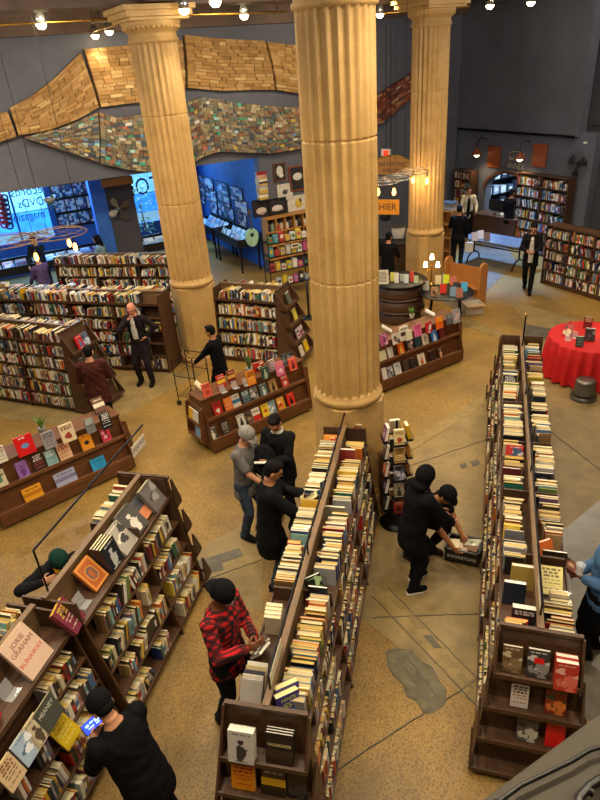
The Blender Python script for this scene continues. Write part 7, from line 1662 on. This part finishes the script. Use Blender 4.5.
l = bpy.data.lights.new('annex_lamp', 'POINT'); l.energy = 420; l.color = (.55, .78, 1.0); l.shadow_soft_size = .2; o = bpy.data.objects.new('annex_lamp', l); COL.objects.link(o); o.location = Bp(UW + 1.7, vc + .3, 2.7)
for x, y in ((-6.0, 6.5), (-2.5, 3.0), (1.2, 6.5), (-3.0, 10.0), (1.5, 12.5), (3.5, 16.0), (-9.0, 9.0)):  # added fill points without fixtures, lifting the walls and ceiling
    l = bpy.data.lights.new('hall_fill_point', 'POINT'); l.energy = 205; l.color = (1, .92, .80); l.shadow_soft_size = .25; o = bpy.data.objects.new('hall_fill_point', l); COL.objects.link(o); o.location = (x, y, 6.3)
q_ = at(497, 239, .76); spot('cool_spot', (q_.x - 1.0, q_.y + 1.5, 6.2), (q_.x, q_.y - .2, 0), 6000, 46, .8, (.16, .42, 1.0), .2)
w = bpy.data.worlds.new('sky'); SC.world = w; w.use_nodes = True; bg = w.node_tree.nodes['Background']; bg.inputs[0].default_value = (.30, .68, 1.0, 1); bg.inputs[1].default_value = 1.0
# ------------------------------------------------------------ the books: the 300 that show largest one by one, the rest as stuff
def rawbox(t, w, h): return [(x, y, z) for x in (0, t) for y in (0, w) for z in (0, h)]
def np4(M): return np.array([[M[i][j] for j in range(4)] for i in range(4)])
def book_visibility():
    vs_, fs_ = [], []
    for i, b in enumerate(BOOKS):
        C8 = np.array(rawbox(b['t'], b['w'], b['h'])) @ np4(b['M'])[:3, :3].T + np4(b['M'])[:3, 3]
        o = 8 * i; vs_.append(C8); fs_ += [(o, o + 1, o + 3, o + 2), (o + 4, o + 6, o + 7, o + 5), (o, o + 4, o + 5, o + 1), (o + 2, o + 3, o + 7, o + 6), (o, o + 2, o + 6, o + 4), (o + 1, o + 5, o + 7, o + 3)]
    me = bpy.data.meshes.new('probe'); me.from_pydata(np.concatenate(vs_).tolist(), [], fs_); o = bpy.data.objects.new('probe', me); COL.objects.link(o)
    dg = bpy.context.evaluated_depsgraph_get(); dg.update(); cnt = np.zeros(len(BOOKS), int); org = Vector(CAMP)
    for y in range(0, 800, 2):
        for x in range(0, 600, 2):
            ok, loc, n, fi, ob, _ = SC.ray_cast(dg, org, Vector(ray(x + 1, y + 1)))
            hops = 0
            while ok and hops < 4 and ob.active_material and ob.active_material.name in ('clear_acrylic', 'glass'):
                d = Vector(ray(x + 1, y + 1)).normalized(); ok, loc, n, fi, ob, _ = SC.ray_cast(dg, loc + d * .002, d); hops += 1
            if ok and ob.name == 'probe': cnt[fi // 6] += 1
    bpy.data.objects.remove(o); bpy.data.meshes.remove(me); return cnt
bpy.context.view_layer.update()
VIS = book_visibility()
order_ = sorted(range(len(BOOKS)), key=lambda i: -VIS[i])
NB = 299
chosen = [i for i in order_ if VIS[i] > 0][:NB]
cset = set(chosen); used_labels = {}
for i in chosen:
    b = BOOKS[i]; lab = b['desc']
    if not lab: lab = '%s book, %s from %s, %s' % (cname(b['cov']), ordw(b['ord']), b.get('endw', 'near end'), b['where'])
    if len(lab.split()) > 16: print('LONG', lab)
    root = thing('book', lab, 'book', (0, 0, 0), 0, b['group'] or 'books'); root.matrix_world = b['M']
    t, w, h = b['t'], b['w'], b['h']; c = lin(b['cov']); e = .0025 if t < .03 else .0035; m = MB(); D = b['design']
    ax = lambda x0, x1, y0, y1, z0, z1, col: m.box(((x0 + x1) / 2, (y0 + y1) / 2, (z0 + z1) / 2), (x1 - x0, y1 - y0, z1 - z0), col=col)
    ax(0, e, 0, w, 0, h, c); ax(t - e, t, 0, w, 0, h, c)
    bd = lin(b['band']) if b['band'] else c
    ax(e, t - e, 0, e, 0, h * .25, c); ax(e, t - e, 0, e, h * .25, h * .7, bd); ax(e, t - e, 0, e, h * .7, h, c)
    if D:
        nx, nz = D['nx'], D['nz']
        for r_ in range(nz):
            x = 0
            while x < nx:
                x2 = x
                while x2 < nx and D['g'][r_][x2] == D['g'][r_][x]: x2 += 1
                if D['g'][r_][x] != b['cov']: m.add([(t + .0004, w * q / nx, h * s / nz) for q, s in ((x, r_), (x2, r_), (x2, r_ + 1), (x, r_ + 1))], [(0, 1, 2, 3)], lin(D['g'][r_][x]))
                x = x2
    m.build('cover', 'book_cover', root)
    m = MB(); m.box((t / 2, (w - .004) / 2 + .001, h / 2), (t - 2 * e, w - .006, h - .008), col=lin(b['pg'])); m.build('page_block', 'book_pages', root)
    for tx in (b['texts'] or ()):
        if tx[0] == 'sticker':
            m = MB(); m.box((t + .001, w * .52, h * tx[3]), (.0012, w * .45, h * .2), col=lin(tx[2])); m.build('sticker', 'book_cover', root)
        else:
            mn = 'ink_' + tx[2]
            if mn not in MATS: simple(mn, tx[2], .5, var=.03)
            sz = tx[1]; M_ = frame((t + .0006, w * .5, h * tx[3]), (0, 1, 0), (0, 0, 1), (1, 0, 0))
            o = text_mesh('title_lettering', tx[0], sz, mn, root, M_, depth=.0004, width=min(1.0, w * .86 / (len(tx[0]) * sz * .68)))
V, Fc, Cc = [], [], []
for i, b in enumerate(BOOKS):
    if i in cset: continue
    M4 = np4(b['M']); t, w, h = b['t'], b['w'], b['h']
    pts = [(x, y, z) for z in (0, h * .25, h * .7, h) for x, y in ((0, 0), (t, 0), (t, w), (0, w))]
    o = len(V) * 16; V.append(np.array(pts) @ M4[:3, :3].T + M4[:3, 3]); c = lin(b['cov']); bd = lin(b['band']) if b['band'] else c; pg = lin(b['pg'])
    for k in range(3):
        q = o + 4 * k; col = bd if k == 1 else c
        for s, cc in ((0, col), (1, c), (2, pg), (3, c)): Fc.append((q + s, q + (s + 1) % 4, q + 4 + (s + 1) % 4, q + 4 + s)); Cc.append(cc)
    Fc.append((o + 12, o + 13, o + 14, o + 15)); Cc.append(pg); Fc.append((o + 3, o + 2, o + 1, o)); Cc.append(pg)
me = bpy.data.meshes.new('books'); me.from_pydata(np.concatenate(V).tolist(), [], Fc)
ca = me.color_attributes.new('Col', 'FLOAT_COLOR', 'CORNER'); arr = np.ones((len(me.loops), 4), np.float32); arr[:, :3] = np.repeat(np.array(Cc, np.float32), 4, axis=0); ca.data.foreach_set('color', arr.ravel())
me.materials.append(MATS['book_cover']); ob = bpy.data.objects.new('books', me); COL.objects.link(ob)
tag(ob, 'smaller and farther books packed along all the shop shelves', 'books', None, 'stuff')
print('BOOKS', len(BOOKS), 'seen', int((VIS > 0).sum()), 'chosen', len(chosen), 'smallest', VIS[chosen[-1]] if chosen else 0)
